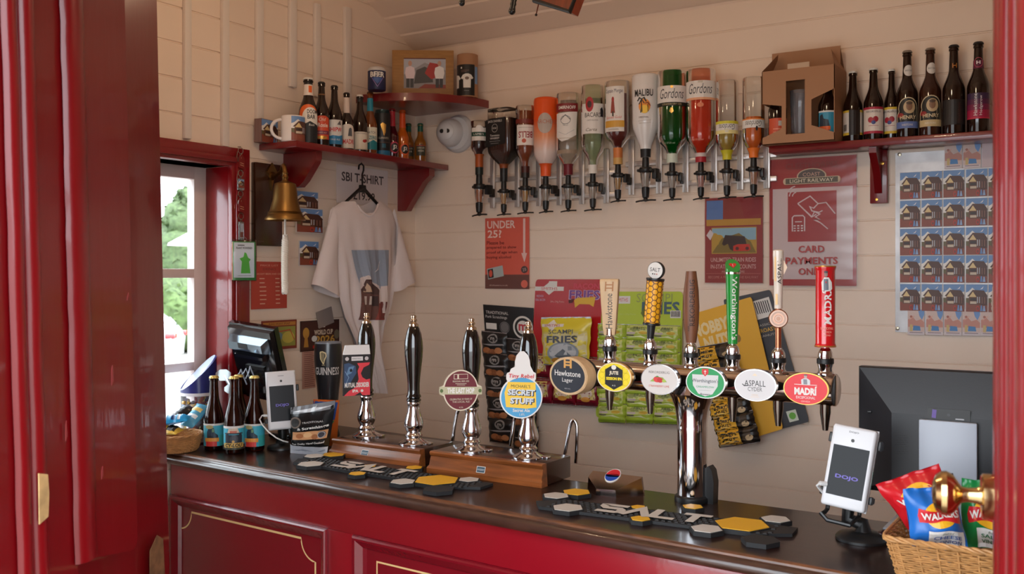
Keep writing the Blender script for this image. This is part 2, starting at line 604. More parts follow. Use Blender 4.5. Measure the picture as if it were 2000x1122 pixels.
for i in range(9):
    o = (i - 5) * 1.1
    blob(mb, (o * .846, o * .53, 1.05 + .12 * sin(i * 2.1)), (.95, .7, 1.05 + .1 * cos(i * 3)), LEAF2, i + 3)
    foliage(mb, (o * .846, o * .53, 1.05), (1.0, .8, 1.12), 300, .13, LEAF2)
hg = tag(mb.build('hedge', None, 180), 'green clipped hedge behind the white car outside the window', 'hedge'); hg.location = (hp.x, hp.y, -.78)
# white hatchback, rear end towards the window
cp = atd(350, 705, 24.5)
car = thing('parked_car', 'white hatchback car with a red tail light parked outside the window', 'car', (cp.x, cp.y, -.78 + .0))
car.rotation_euler = (0, 0, YAW + R(8))
prof = [(-.02, .38), (0.0, .62), (.03, .82), (-.05, 1.0), (-.32, 1.28), (-.62, 1.44), (-1.3, 1.52), (-2.2, 1.5), (-2.9, 1.12), (-3.9, .98), (-4.15, .75), (-4.15, .34), (-3.6, .3)]
prof += [(-3.5 + .36 * cos(t), .3 + .36 * sin(t)) for t in [pi * k / 6 for k in range(1, 6)]][::1]
prof = [q for q in prof if q[0] > -3.6 or q[1] > .3]
body = [(-.02, .38), (0.0, .62), (.03, .82), (-.05, 1.0), (-.32, 1.28), (-.55, 1.44), (-1.3, 1.52), (-2.2, 1.5), (-2.9, 1.12), (-3.9, .98), (-4.15, .75), (-4.15, .34), (-3.78, .3)]
body += [(-3.45 - .34 * cos(pi * k / 7), .3 + .36 * sin(pi * k / 7)) for k in range(0, 8)]
body += [(-1.3, .26)] + [(-.85 - .34 * cos(pi * k / 7), .3 + .36 * sin(pi * k / 7)) for k in range(0, 8)] + [(-.35, .32)]
mb = MB(M('white car paint', (188, 190, 194), .25, coat=.4))
n = len(body)
NS = 8
vs = []
for j in range(NS + 1):
    t = -1 + 2 * j / NS
    for x, z in body:
        k = 1 - .16 * max(0, z - .85) / .65
        vs.append((x + (.0 if abs(t) < 1 else -.03 * (x > -1)), t * .86 * k, z - .03 * (abs(t) > .9)))
mb.add(vs, [(j * n + i, j * n + (i + 1) % n, (j + 1) * n + (i + 1) % n, (j + 1) * n + i) for j in range(NS) for i in range(n)])
mb.add([vs[i] for i in range(n)], [tuple(range(n - 1, -1, -1))]); mb.add([vs[NS * n + i] for i in range(n)], [tuple(range(n))])
mb.build('body', car, 30)
CG = M('car window glass', (30, 36, 42), .05, coat=1)
mb = MB(CG)
mb.add([(-.09, -.6, 1.05), (-.09, .6, 1.05), (-.33, .56, 1.32), (-.33, -.56, 1.32)], [(0, 1, 2, 3)]); mb.build('rear_window', car)
mb = MB(CG)
for s_ in (-1, 1):
    mb.add([(-.75, s_ * .86, 1.02), (-2.7, s_ * .87, 1.02), (-2.15, s_ * .775, 1.42), (-1.0, s_ * .775, 1.42)], [(0, 1, 2, 3)])
mb.build('side_window', car)
for s_ in (-1, 1):
    mb = MB(M('tail light', (214, 52, 56), .15, coat=1)); mb.box((-.06, s_ * .7, .9), (.24, .3, .13), bev=.03); mb.build('tail_light', car)
for x_ in (-.85, -3.45):
    for s_ in (-1, 1):
        mb = MB(M('tyre rubber', (34, 34, 36), .8))
        mb.at(x_, s_ * .78, .31); mb.lathe([(.2, -.1), (.29, -.1), (.31, -.06), (.31, .06), (.29, .1), (.2, .1)], axis='y')
        mb.lathe([(0, -.07 * s_), (.06, -.085 * s_), (.2, -.1 * s_), (.2, .02), (0, .02)], M('alloy wheel', (150, 152, 156), .3, .8), 20, 'y')
        for k in range(5):
            a = k * 2 * pi / 5
            mb.box((.12 * cos(a), s_ * .09, .12 * sin(a)), (.05, .03, .05), M('tyre rubber'), bev=.01)
        mb.build('wheel', car)
# white parasol beyond the window
pp = atd(380, 500, 16)
pa = thing('garden_parasol', 'white garden parasol edge seen at the right of the window panes', 'parasol', (pp.x, pp.y, -.78))
pz = zpx(478, 16) + .78
mb = MB(M('parasol canvas', (244, 242, 238), .8)); mb.lathe([(0, pz + .22), (.1, pz + .2), (.42, pz + .02), (.43, pz - .02), (.41, pz), (.1, pz + .17), (0, pz + .18)], n=8); mb.build('canopy', pa, 20)
mb = MB(WHPLA); mb.tube([(0, 0, 0), (0, 0, pz + .2)], .02); mb.lathe([(0, 0), (.25, 0), (.25, .05), (.05, .08), (0, .08)]); mb.build('pole', pa)

# ------------------------------------------------------------------ the double doors, open inwards
LH, LF = Vector((-1.337, .7, 0)), Vector((-1.6388, 1.2716, 0))
RF, RH = Vector((-.1302, 1.3367, 0)), Vector((-.026, .7, 0))
def along(px, A, B):
    d = ray(px, 0); dd = (B - A).normalized()
    # CAM + t d = A + s dd
    det = d.x * -dd.y + dd.x * d.y
    return (d.x * A.y - d.y * A.x) / -det if False else ((A.x * d.y - A.y * d.x) / (d.x * dd.y - d.y * dd.x))
_n = (LF - LH).normalized(); LN = Vector((_n.y, -_n.x, 0))
sL = lambda px, h=0: along(px, LH + LN * h, LF + LN * h)
DW = (LF - LH).length
BARE = M('bare worn wood', (214, 178, 120), .7, vary=.4, vscale=30)
mb = MB(RED)
mb.box((DW / 2, .026, 1.19), (DW, .044, 2.30), bev=.004)
PH = .034
xe = sL(250, PH)
ze = 1.125
def zl(px, py, h=PH):
    p = LH + LN * h + _n * sL(px, h); return zpx(py, dep(p))
zb1 = zl(260, 1072)
# raised planks, rounded at the foot
xm = sL(134, PH)
zm = zl(140, 1080)
mb.prism([(.0, 2.32), (.0, .03), (xm, .03), (xm, 2.32)], -.004, PH - .004)
mb.prism([(xm - .002, 2.32), (xm - .002, zm)] + [(xe - .02 + .02 * sin(t), zl(255, 1066) + .02 - .02 * cos(t)) for t in [pi / 2 * k / 5 for k in range(6)]] + [(xe, 2.32)], -.004, PH)
# beads: half-round strips
def bead(x0, x1, z0, z1, h0, hh):
    n = 7
    cx, rr = (x0 + x1) / 2, (x1 - x0) / 2
    prof = [(cx - rr * cos(pi * k / n), h0 + hh * sin(pi * k / n)) for k in range(n + 1)]
    zs = [z0 + (z1 - z0) * j / 40 for j in range(41)]
    rnd = random.Random(int(x0 * 1e4))
    vs = []
    for z in zs:
        wob = rnd.uniform(-.0012, .0012)
        vs += [(x + wob, -h, z) for x, h in prof]
    k = n + 1
    mb.add(vs, [(j * k + i, j * k + i + 1, (j + 1) * k + i + 1, (j + 1) * k + i) for j in range(40) for i in range(n)])
    mb.add([(cx + (x - cx), -h, z0 - .0) for x, h in prof], [tuple(range(n, -1, -1))])
bead(sL(135, PH + .008), sL(173, PH + .008), zl(155, 1076), 2.32, PH - .002, .016)
bead(sL(10, PH), sL(34, PH), .02, 2.32, PH - .002, .012)
bead(sL(38, PH), sL(64, PH), .02, 2.32, PH - .002, .015)
a, b = sL(54, PH + .015), sL(75, PH + .015)
mb.prism([(a, zl(60, 988)), (b - .004, zl(60, 982)), (b, zl(60, 938)), (b - .002, zl(60, 898)), (a + .002, zl(60, 888))], .0475, .0492, BARE)
mb.prism([(sL(268), zl(280, 1122) - .05), (sL(299), zl(280, 1122) - .05), (sL(297), zl(280, 1095)), (sL(285), zl(280, 1078)), (sL(270), zl(280, 1100))], .004, .0048, M('dark worn wood', (128, 92, 58), .7, vary=.5, vscale=40))
for px, ya, yb in ((110, 800, 840), (205, 700, 740), (180, 900, 925), (240, 560, 575)):
    mb.prism([(sL(px, PH), zl(px, yb)), (sL(px + 4, PH), zl(px, yb - 8)), (sL(px + 3, PH), zl(px, ya)), (sL(px, PH) + .001, zl(px, ya + 9))], PH, PH + .0008, M('chipped paint', (150, 60, 60), .6))
d2 = mb.build('door_2'); struct(d2)
d2.location = LH; d2.rotation_euler = (0, 0, atan2(LF.y - LH.y, LF.x - LH.x))
d2.matrix_world = Matrix.Translation(LH) @ Euler((0, 0, atan2(LF.y - LH.y, LF.x - LH.x))).to_matrix().to_4x4() @ Matrix.Translation((DW, 0, 1.9)) @ Matrix.Rotation(R(-2.9), 4, 'Y') @ Matrix.Translation((-DW, 0, -1.9))

mb = MB(RED)
sR = lambda px: along(px, RF, RH)
W2 = (RH - RF).length
mb.box((W2 / 2, .022, 1.19), (W2, .044, 2.30), bev=.006)
for a0, a1, hh in ((.0, .05, .006), (.13, .155, .012), (.2, .24, .014), (.3, .33, .012), (.4, .45, .014)):
    bead(a0, a1, .02, 2.32, -.001, hh)
d1 = mb.build('door_1'); struct(d1)
d1.location = RF; d1.rotation_euler = (0, 0, atan2(RH.y - RF.y, RH.x - RF.x))
# brass knob: rose, neck and flattened ball on the leaf's outer face
kz = zpx(968, 1.17)
mb = MB(PBRASS)
mb.lathe([(0, 0), (.027, 0), (.0275, .004), (.0275, .017), (.025, .019), (.012, .019), (.0095, .024), (.0085, .034), (.0095, .040), (.015, .044), (.0235, .050), (.027, .057), (.0265, .063), (.022, .069), (.012, .073), (0, .074)], axis='y', n=32)
mb.v = [Vector((v.x, -v.y, v.z)) for v in mb.v]
mb.f = [f[::-1] for f in mb.f]
kn = mb.build('door_knob', d1, 30, 'polished brass round knob'); kn.location = (.045, 0, kz)

# ================================================================== the bar counter
A, B_ = onZ(324, 882, CT), onZ(1637, 1118, CT)
ux = (B_ - A).normalized(); uy = Vector((-ux.y, ux.x, 0))
CANG = math.degrees(atan2(ux.y, ux.x))
# local frame: origin at A, x along the front edge, y into the bar
def cl(p):
    d = Vector(p) - A; return d.dot(ux), d.dot(uy)
cC, cD = cl(onZ(1268, 959, CT)), cl(onZ(1610, 1004, CT))
cm = (cD[1] - cC[1]) / (cD[0] - cC[0])
cback = lambda s: cC[1] + (s - cC[0]) * cm
S0, S1 = .002, 2.75
bar = thing('bar_counter', 'dark red panelled bar counter with gold lines and a dark polished wooden top', 'bar counter', (A.x, A.y, 0), CANG)
TOPW = M('polished bar top', (44, 23, 16), .3, spec=.35, coat=.25, vary=.5, vscale=3, stretch=(1.2, 12, 12), bump=.04, bscale=30)
EDGEW = M('worn bar edge', (122, 74, 42), .4, coat=.3, vary=.75, vscale=14, stretch=(1, 4, 8), mix=(64, 38, 28))
mb = MB(TOPW)
se = cl(onZ(985, 921, CT))[0]
mb.prism([(S0, .012), (S1, .012), (S1, cback(S1)), (se, cback(se)), (se, .66), (S0, .66)], CT - .034, CT, TOPW, lambda x, y, h: Vector((x, y, h)))
mb.build('worktop', bar)
def sweep(mb, prof, s0, s1, m):
    n = len(prof)
    vs = [(s0, y, z) for y, z in prof] + [(s1, y, z) for y, z in prof]
    mb.add(vs, [(i, i + 1, n + i + 1, n + i) for i in range(n - 1)], m)
    mb.add(vs, [tuple(range(n - 1, -1, -1)), tuple(range(n, 2 * n))], m)
mb = MB(M('bar nosing wood', (70, 44, 34), .3, coat=.6, vary=.4, vscale=20, stretch=(1, 4, 4), bump=.06))
sweep(mb, [(.013, CT), (.004, CT + .0005), (.0, CT - .002), (-.001, CT - .006)], S0, S1, EDGEW)
sweep(mb, [(-.001, CT - .006), (-.004, CT - .008)] + [(-.006 - .012 * sin(t), CT - .021 + .013 * cos(t)) for t in [pi * k / 8 for k in range(9)]] + [(.013, CT - .034)], S0, S1, None)
mb.build('worktop_edge', bar)
PANR = M('counter red paint', (138, 14, 28), .28, coat=.6, bump=.1, bscale=30)
PANR2 = M('counter panel red paint', (122, 14, 28), .26, coat=.6, bump=.12, bscale=30)
GLINE = M('gold lining paint', (226, 192, 132), .5)
FY = .016   # front plane of the rails in counter space
def fr(px, py):
    """pixel -> (along, height) on the counter front plane"""
    O = A + uy * FY; d = ray(px, py); t = (O - CAM).dot(uy) / d.dot(uy); p = CAM + d * t
    return (p - A).dot(ux), p.z
a1 = fr(640, 1034); a2 = fr(690, 1044); a0 = fr(330, 962)
PT = (a0[1] + a1[1]) / 2 - .002
pw = a1[0] + .12
panels = [(-.06, a1[0]), (a2[0], a2[0] + .78), (a2[0] + .83, a2[0] + 1.61)]
bt = CT - .034
mb = MB(PANR)
mb.box(((S0 + S1) / 2, FY + .045, bt / 2), (S1 - S0, .05, bt))
mb.box(((S0 + S1) / 2, FY + .01, (PT + bt) / 2), (S1 - S0, .02, bt - PT), bev=.0015)
mb.box(((S0 + S1) / 2, FY + .01, .12), (S1 - S0, .02, .24), bev=.0015)
for x0, x1 in ((panels[0][1], panels[1][0]), (panels[1][1], panels[2][0]), (panels[2][1], S1)):
    mb.box(((x0 + x1) / 2, FY + .01, (.24 + PT) / 2), (x1 - x0, .02, PT - .24), bev=.0015)
mb.build('front_rails', bar)
for k, (x0, x1) in enumerate(panels):
    mb = MB(PANR2)
    if k == 0: x0 = S0
    rings_ = [(0, 0.0), (.002, .007), (.006, .01), (.012, .008), (.03, -.004), (.034, -.010), (.036, -.013)]
    V = []
    for ins, h in rings_:
        V.append([(x0 + ins, FY - h, .24 + ins), (x1 - ins, FY - h, .24 + ins), (x1 - ins, FY - h, PT - ins), (x0 + ins, FY - h, PT - ins)])
    for p, q in zip(V, V[1:]):
        mb.add(p + q, [(i, (i + 1) % 4, 4 + (i + 1) % 4, 4 + i) for i in range(4)])
    mb.add(V[-1], [(0, 1, 2, 3)])
    # gold line with scooped corners
    ins, rr = .068, .045
    if k == 0: X0, X1, Z1, Z0_ = fr(345, 1030)[0], fr(609, 1110)[0], fr(367, 1003)[1], .24 + ins
    else: X0, X1, Z1, Z0_ = x0 + ins + .004, x1 - ins, fr(756, 1107)[1], .24 + ins
    rr2 = fr(367, 1003)[0] - fr(345, 1030)[0]
    def scoop(cx, cz, a0_, a1_): return [(cx + rr2 * cos(a0_ + (a1_ - a0_) * i / 10), cz + rr2 * sin(a0_ + (a1_ - a0_) * i / 10)) for i in range(11)]
    L = scoop(X0, Z1, -pi / 2, 0) + scoop(X1, Z1, pi, 1.5 * pi) + scoop(X1, Z0_, pi / 2, pi) + scoop(X0, Z0_, 0, pi / 2)
    if k == 1: L = [(X0, Z1)] + scoop(X1, Z1, pi, 1.5 * pi) + scoop(X1, Z0_, pi / 2, pi) + scoop(X0, Z0_, 0, pi / 2)
    mb.art([l_(L, .0045, GLINE, True)], lambda x, y, h: Vector((x, FY + .013 - h, y)))
    mb.build('front_panel', bar, 30)

def oncounter(px, py): return onZ(px, py, CT)

# ------------------------------------------------------------------ rubber bar runners
RUB = M('runner rubber', (28, 28, 30), .65)
HEXW = M('runner cream rubber', (196, 186, 176), .55); HEXY = M('runner yellow rubber', (226, 168, 34), .5)
def runner(label, corners):
    # corners: pixels of left-front hex middle and right-back hex middle
    (lx, ly), (rx, ry) = corners
    P, Q = oncounter(lx, ly), oncounter(rx, ry)
    L = (Q - P).length
    ang = math.degrees(atan2(Q.y - P.y, Q.x - P.x))
    t = thing('bar_runner', label, 'bar mat', (P.x, P.y, CT), ang, 'rubber bar runners')
    return t, L
def hexa(cx, cy, r, sx=1.0): return [(cx + r * sx * cos(pi / 3 * k), cy + r * cos(0) * sin(pi / 3 * k)) for k in range(6)]
def make_runner(label, P, Q, wid, hexes, text):
    L = (Q - P).length
    t = thing('bar_runner', label, 'bar mat', (P.x, P.y, CT + .0005), math.degrees(atan2(Q.y - P.y, Q.x - P.x)), 'rubber bar runners')
    m_ = onto_z(0)
    mb = MB(RUB)
    mb.prism([(-.02, -wid / 2), (L * .9, -wid / 2), (L + .02, -wid * .1), (L + .02, wid / 2), (0, wid / 2), (-.05, 0)], 0, .007, None, m_)
    for cx, cy, r, col in hexes:
        mb.prism(hexa(cx, cy, r + .004), 0, .0095, None, m_)
    # grip pimples
    nx = int(L / .0145); ny = int(wid / .0145)
    for i in range(nx):
        for j in range(ny):
            x = .0 + i * .0145 + (j % 2) * .007; y = -wid / 2 + .01 + j * .0145
            if any((x - c[0]) ** 2 + (y - c[1]) ** 2 < (c[2] + .004) ** 2 for c in hexes): continue
            mb.add([(x - .005, y - .005, .0068), (x + .005, y - .005, .0068), (x + .005, y + .005, .0068), (x - .005, y + .005, .0068), (x - .0032, y - .0032, .0095), (x + .0032, y - .0032, .0095), (x + .0032, y + .0032, .0095), (x - .0032, y + .0032, .0095)],
                   [(0, 1, 5, 4), (1, 2, 6, 5), (2, 3, 7, 6), (3, 0, 4, 7), (4, 5, 6, 7)])
    mb.build('rubber_mat', t)
    for cx, cy, r, col in hexes:
        if col is None: continue
        mb = MB(col); mb.prism(hexa(cx, cy, r), .0094, .0108, None, m_); mb.build('hexagon_pad', t, label='yellow hexagon pad' if col is HEXY else 'cream hexagon pad')
    mb = MB(HEXW)
    mb.art(text, m_, .0112)
    for f in list(mb.f): pass
    mb.build('lettering', t, label='raised cream lettering')
    return t
def salt(x0, x1, y0, y1, w):
    """four wide block letters"""
    W = (x1 - x0); H = y1 - y0
    lw_ = W * .235; g = W * .02
    o = []
    def X(k, u): return x0 + k * (lw_ + g) + u * lw_
    Y = lambda v: y0 + v * H
    sw = w
    s = [(X(0, 1), Y(1) - sw / 2), (X(0, .2), Y(1) - sw / 2), (X(0, .08), Y(.88)), (X(0, .08), Y(.66)), (X(0, .2), Y(.54)), (X(0, .8), Y(.54)), (X(0, .92), Y(.44)), (X(0, .92), Y(.2)), (X(0, .8), sw / 2 + Y(0)), (X(0, 0), sw / 2 + Y(0))]
    o.append(l_(s, sw, HEXW))
    o.append(l_([(X(1, 0), Y(0)), (X(1, .5), Y(1) - sw / 2), (X(1, 1), Y(0))], sw, HEXW))
    o.append(l_([(X(2, .1), Y(1)), (X(2, .1), Y(0) + sw / 2), (X(2, .95), Y(0) + sw / 2)], sw, HEXW))
    o.append(l_([(X(3, 0), Y(1) - sw / 2), (X(3, 1.05), Y(1) - sw / 2)], sw, HEXW)); o.append(l_([(X(3, .5), Y(0)), (X(3, .5), Y(1) - sw)], sw, HEXW))
    return o
def mk(label, ends, hp):
    P, Q = oncounter(*ends[0]), oncounter(*ends[1])
    e = (Q - P).normalized(); f = Vector((-e.y, e.x, 0))
    def lp(px, py):
        d = oncounter(px, py) - P; return d.dot(e), d.dot(f)
    hx = []
    for px, py, rpx, col in hp:
        c = lp(px, py); r = rpx / FPX * dep(oncounter(px, py)); hx.append((c[0], c[1], r, col))
    return P, Q, lp, hx
P, Q, lp, hx = mk('', ((606, 905), (930, 955)), [(614, 898, 20, HEXW), (652, 895, 23, HEXY), (607, 914, 26, HEXW), (698, 933, 17, HEXY), (809, 921, 17, HEXY), (787, 949, 25, HEXW), (853, 946, 45, HEXY), (916, 945, 21, HEXW), (857, 963, 30, None), (722, 918, 13, HEXY)])
t0 = lp(662, 921); t1 = lp(832, 932)
make_runner('black rubber bar runner in front of the two beer engines', P, Q, .092, hx, salt(.112, .365, -.036, .04, .0185))
P, Q, lp, hx = mk('', ((1085, 990), (1530, 1046)), [(1086, 977, 26, HEXW), (1126, 970, 28, HEXY), (1109, 1001, 31, HEXW), (1251, 1023, 20, HEXY), (1353, 999, 20, HEXY), (1380, 1043, 31, HEXW), (1449, 1034, 53, HEXY), (1515, 1024, 28, HEXW), (1485, 1064, 34, None), (1247, 1000, 15, HEXY)])
make_runner('black rubber bar runner in front of the chrome beer font', P, Q, .092, hx, salt(.112, .36, -.036, .04, .0185))

# ================================================================== things on the left wall and its shelf
SHELFR = M('shelf red paint', (116, 12, 18), .3, coat=.5, bump=.12, bscale=40)
def face(p, off=0): return math.degrees(atan2(-p[0], p[1])) + off
SKY = C(110, 148, 198); CLOUD = C(236, 232, 226); ROOF = C(84, 52, 42); TIMB = C(104, 62, 44); GAB = C(222, 196, 140); GRND = C(140, 72, 54); GRASS = C(104, 92, 56); BLUEF = C(108, 140, 190)
def station(fig=True):
    """the printed picture of the timber signal cabin under a blue sky, on a unit square"""
    a = [r_(0, 0, 1, 1, SKY), p_([(0, .5), (0, .7), (.12, .74), (.3, .88), (.42, .8), (.6, .74), (.85, .7), (1, .74), (1, .45)], CLOUD),
         r_(0, 0, 1, .5, GRASS), p_([(0, 0), (1, 0), (1, .34), (.6, .38), (.2, .3), (0, .34)], GRND),
         r_(.14, .26, .68, .58, TIMB), r_(.68, .24, .99, .56, C(82, 48, 38)),
         p_([(.06, .56), (.32, .8), (.84, .78), (1, .6), (1, .55)], ROOF), p_([(.15, .54), (.33, .74), (.5, .54)], GAB),
         r_(.2, .29, .5, .38, C(206, 190, 168)), r_(.52, .32, .57, .55, C(180, 180, 184)), r_(.62, .32, .66, .55, C(180, 180, 184)), r_(.2, .41, .48, .5, C(60, 46, 44)), r_(.74, .3, .78, .54, C(140, 96, 80)), r_(.86, .3, .9, .54, C(140, 96, 80))]
    if fig:
        a += [e_(.56, .12, .08, .1, C(196, 60, 46)), e_(.56, .12, .05, .06, C(120, 70, 60)), p_([(.66, .03), (.7, .24), (.76, .24), (.79, .03)], BLUEF), p_([(.8, .03), (.83, .22), (.88, .22), (.92, .03)], C(150, 176, 214))]
    a += [p_([(.66, .82), (.74, .86), (.84, .94), (.78, .84)], C(240, 240, 240))]
    return a

# the long shelf
SX, SZ, SY0 = XL + .177, 2.097, 2.328
sh = thing('wall_shelf', 'dark red painted wooden shelf above the hanging T-shirt on two brackets', 'shelf', (XL, SY0, SZ))
mb = MB(SHELFR); mb.box((.0885, (YB - SY0) / 2 - .002, -.011), (.177, YB - SY0 - .008, .022), bev=.002); mb.build('shelf_board', sh)
def brk(yn, th, prof):
    mb = MB(SHELFR)
    vs = [(x, yn - SY0, z - SZ) for x, z in prof] + [(x, yn + th - SY0, z - SZ) for x, z in prof]
    n = len(prof)
    mb.add(vs, [tuple(range(n - 1, -1, -1)), tuple(range(n, 2 * n))] + [(i, (i + 1) % n, n + (i + 1) % n, n + i) for i in range(n)])
    mb.build('bracket', sh)
zb = SZ - .0225
brk(2.443, .03, [(.001, 1.955), (.075, 1.955), (.1, 1.975), (.15, 2.035), (.157, 2.05), (.157, zb), (.001, zb)])
brk(3.079, .035, [(.001, 1.908), (.045, 1.908), (.06, 1.93), (.13, 2.02), (.163, 2.045), (.163, zb), (.001, zb)])

# beer bottles -----------------------------------------------------------
DKGLASS = M('dark brown bottle glass', (30, 13, 8), .06, coat=.3)
AMBER = glass('amber bottle glass', (176, 92, 34), .03, body=.16, bodyrgb=(70, 26, 10))
CAPG = M('crown cap gold', (222, 196, 116), .3, .6); CAPW = C(226, 224, 218); CAPB = C(24, 22, 24)
def curve(p0, p1, n, ease=1.0):
    o = []
    for i in range(1, n + 1):
        t = i / n; s = t * t * (3 - 2 * t)
        o.append((p0[0] + (p1[0] - p0[0]) * s, p0[1] + (p1[1] - p0[1]) * t))
    return o
def beerprof(H, r, nr, s0, s1):
    return [(0, .002), (r * .8, 0), (r * .95, .002), (r, .008), (r, s0 * H)] + curve((r, s0 * H), (nr, s1 * H), 8) + [(nr * .86, H * .935), (nr * 1.02, H * .94), (nr * 1.02, H * .96), (nr * .9, H * .965), (nr * .9, H - .004), (0, H - .004)]
def rad_at(prof, z):
    for a, b in zip(prof, prof[1:]):
        if a[1] <= z <= b[1] and b[1] > a[1]:
            return a[0] + (b[0] - a[0]) * (z - a[1]) / (b[1] - a[1])
    return prof[3][0]
def band(mb, prof, z0, z1, m, off=.0006, n=28, a0=0, a1=2 * pi):
    zs = [z0] + [q[1] for q in prof if z0 < q[1] < z1] + [z1]
    P = [(rad_at(prof, z) + off, z) for z in zs]
    mb.lathe(P, m, n, a0=a0, a1=a1)
def crown(mb, r, z, m):
    n = 42
    vs, fs = [], []
    mb.lathe([(r * 1.08, z - .0055), (r * 1.0, z - .001), (r * .8, z + .0012), (0, z + .0014)], m, 24)
    vs = [((r * (1.12 if i % 2 else 1.02)) * cos(2 * pi * i / n), (r * (1.12 if i % 2 else 1.02)) * sin(2 * pi * i / n), z - .0062) for i in range(n)] + [(r * 1.0 * cos(2 * pi * i / n), r * sin(2 * pi * i / n), z - .001) for i in range(n)]
    mb.add(vs, [(i, (i + 1) % n, n + (i + 1) % n, n + i) for i in range(n)], m)
def bottle(label, p, H, r, art, cap, neck=None, rz=0, glassm=None, nr=None, s0=.56, s1=.78, lab=None, group=None, lz=None, name='beer_bottle', fill=None, cat='bottle'):
    """art: shapes on the label, x = arc length about the front, y = height above the base"""
    t = thing(name, label, cat, p, rz, group)
    nr = nr or r * .44
    prof = beerprof(H, r, nr, s0, s1)
    mb = MB(glassm or DKGLASS); mb.lathe(prof, n=28); mb.build('bottle_glass', t, 50)
    if fill:
        mb = MB(fill); mb.lathe([(0, .006)] + [(max(q[0] - .003, .001), max(q[1], .006)) for q in prof if q[0] > 0 and q[1] < H * .86] + [(0, H * .86)], n=24); mb.build('beer', t, 50)
    if art:
        mb = MB(WHITE); mb.art(art, cyl(r), .0007, .00022, strip=r * .25); mb.build('label', t, 60)
    if neck:
        mb = MB(WHITE)
        for z0, z1, m in neck.get('bands', []): band(mb, prof, z0 * H, z1 * H, m)
        if 'art' in neck: mb.art(neck['art'], lambda x, y, h: (lambda rr: Vector((sin(x / rr) * (rr + h), -cos(x / rr) * (rr + h), y)))(rad_at(prof, min(max(y, .01), H * .93))), .0013, .0002, strip=nr * .3)
        mb.build('neck_label', t, 60)
    mb = MB(cap)
    crown(mb, nr * .98, H, cap)
    mb.build('cap', t)
    return t
def onshelf(px, ytop, X=None):
    p = onX(px, 200, X or XL + .098); Z = dep(p)
    return (p.x, p.y, SZ), zpx(ytop, Z) - SZ, Z
OR = C(236, 104, 36); DOR = C(200, 70, 50)
# 1 big dark ale bottle with the orange, white and black label
p, H, Z = onshelf(602, 153, XL + .105)
w = .031
bottle('largest dark ale bottle with an orange and black label, beside the mug', p, H, .0325,
       [p_([(-.03, .03)] + [(-.002 + .036 * cos(a), .105 + .036 * sin(a)) for a in [pi * k / 14 for k in range(14, -1, -1)]] + [(.034, .03)], OR),
        p_([(-.018, .03)] + [(.006 + .03 * cos(a), .095 + .036 * sin(a)) for a in [pi * k / 12 for k in range(12, -1, -1)]] + [(.036, .03)], C(236, 230, 220)),
        p_([(-.034, .01), (-.034, .066), (-.008, .076), (.004, .083), (.016, .077), (.036, .07), (.036, .01)], C(26, 30, 36)),
        t_('DOOM', .012, .116, .036, .015, INK, bold=.02), t_('BAR', .009, .098, .028, .015, INK, bold=.02), t_('Rock', .01, .07, .02, .008, WHITE, shear=.2)],
       CAPW, {'bands': [(.74, .9, C(238, 226, 214)), (.9, .955, CAPB)], 'art': [r_(.0, H * .78, .012, H * .88, OR)]}, face(p, 4), nr=.0165, s0=.5, s1=.75)
p, H, Z = onshelf(628, 161)
bottle('dark bottle with a red-orange label on the shelf, second bottle from the mug', p, H, .0285,
       [p_([(-.027, .03), (-.027, .105), (-.012, .113), (.012, .113), (.027, .105), (.027, .03)], C(216, 78, 44)), t_('Old', 0, .1, .024, .012, C(240, 220, 200), shear=.2), t_('Rosie', .002, .08, .036, .015, C(244, 226, 210), bold=.02), r_(-.024, .047, .024, .06, C(120, 40, 70)), t_('CIDER ALE', 0, .053, .03, .005, C(230, 190, 170)), e_(0, .036, .018, .006, GOLD)],
       CAPB, {'bands': [(.8, .82, C(120, 80, 40))]}, face(p, 6), s0=.5, s1=.78)
p, H, Z = onshelf(653, 168)
bottle('dark bottle with a white and blue label reading SHIP on the shelf', p, H, .0285,
       [r_(-.034, .02, .034, .108, C(224, 220, 214)), p_([(-.034, .02), (-.034, .045), (-.01, .052), (.012, .05), (.034, .056), (.034, .02)], C(48, 132, 182)), t_('SHIPW', .0, .073, .052, .016, C(206, 44, 40), bold=.03), p_([(.006, .09), (.022, .09), (.018, .106), (.012, .1)], C(90, 80, 80)), t_('PALE ALE', 0, .037, .034, .006, WHITE)],
       CAPB, None, face(p, 8), s0=.52, s1=.8)
p, H, Z = onshelf(677, 182, XL + .095)
bottle('slim dark bottle with a cream neck foil and cream label with red letters', p, H, .026,
       [p_([(-.03, .014), (-.03, .08)] + [(.0 + .03 * cos(a), .08 + .022 * sin(a)) for a in [pi * k / 12 for k in range(12, -1, -1)]] + [(.03, .014)], C(232, 220, 206)), t_('MADRI', .004, .038, .044, .017, C(204, 56, 56), bold=.02), p_([(.0, .058), (.004, .085), (.01, .09), (.015, .085), (.017, .058)], C(90, 92, 96))],
       CAPB, {'bands': [(.66, .92, C(226, 206, 192))]}, face(p, 10), s0=.5, s1=.68)
p, H, Z = onshelf(703, 186)
bottle('dark bottle with white cap and pale cream label with a small red fruit', p, H, .028,
       [r_(-.034, .016, .034, .082, C(228, 218, 198)), t_('REKORDERLIG', .006, .076, .044, .004, C(90, 90, 90)), e_(.014, .048, .008, .006, C(176, 48, 40)), e_(.02, .05, .006, .005, C(160, 40, 40)), r_(-.034, .016, .034, .019, C(200, 190, 170))],
       CAPW, {'bands': [(.88, .95, CAPB)]}, face(p, 8), s0=.52, s1=.78)
p, H, Z = onshelf(723, 180, XL + .085)
LAGER = M('amber lager glass', (118, 58, 18), .06, coat=.4)
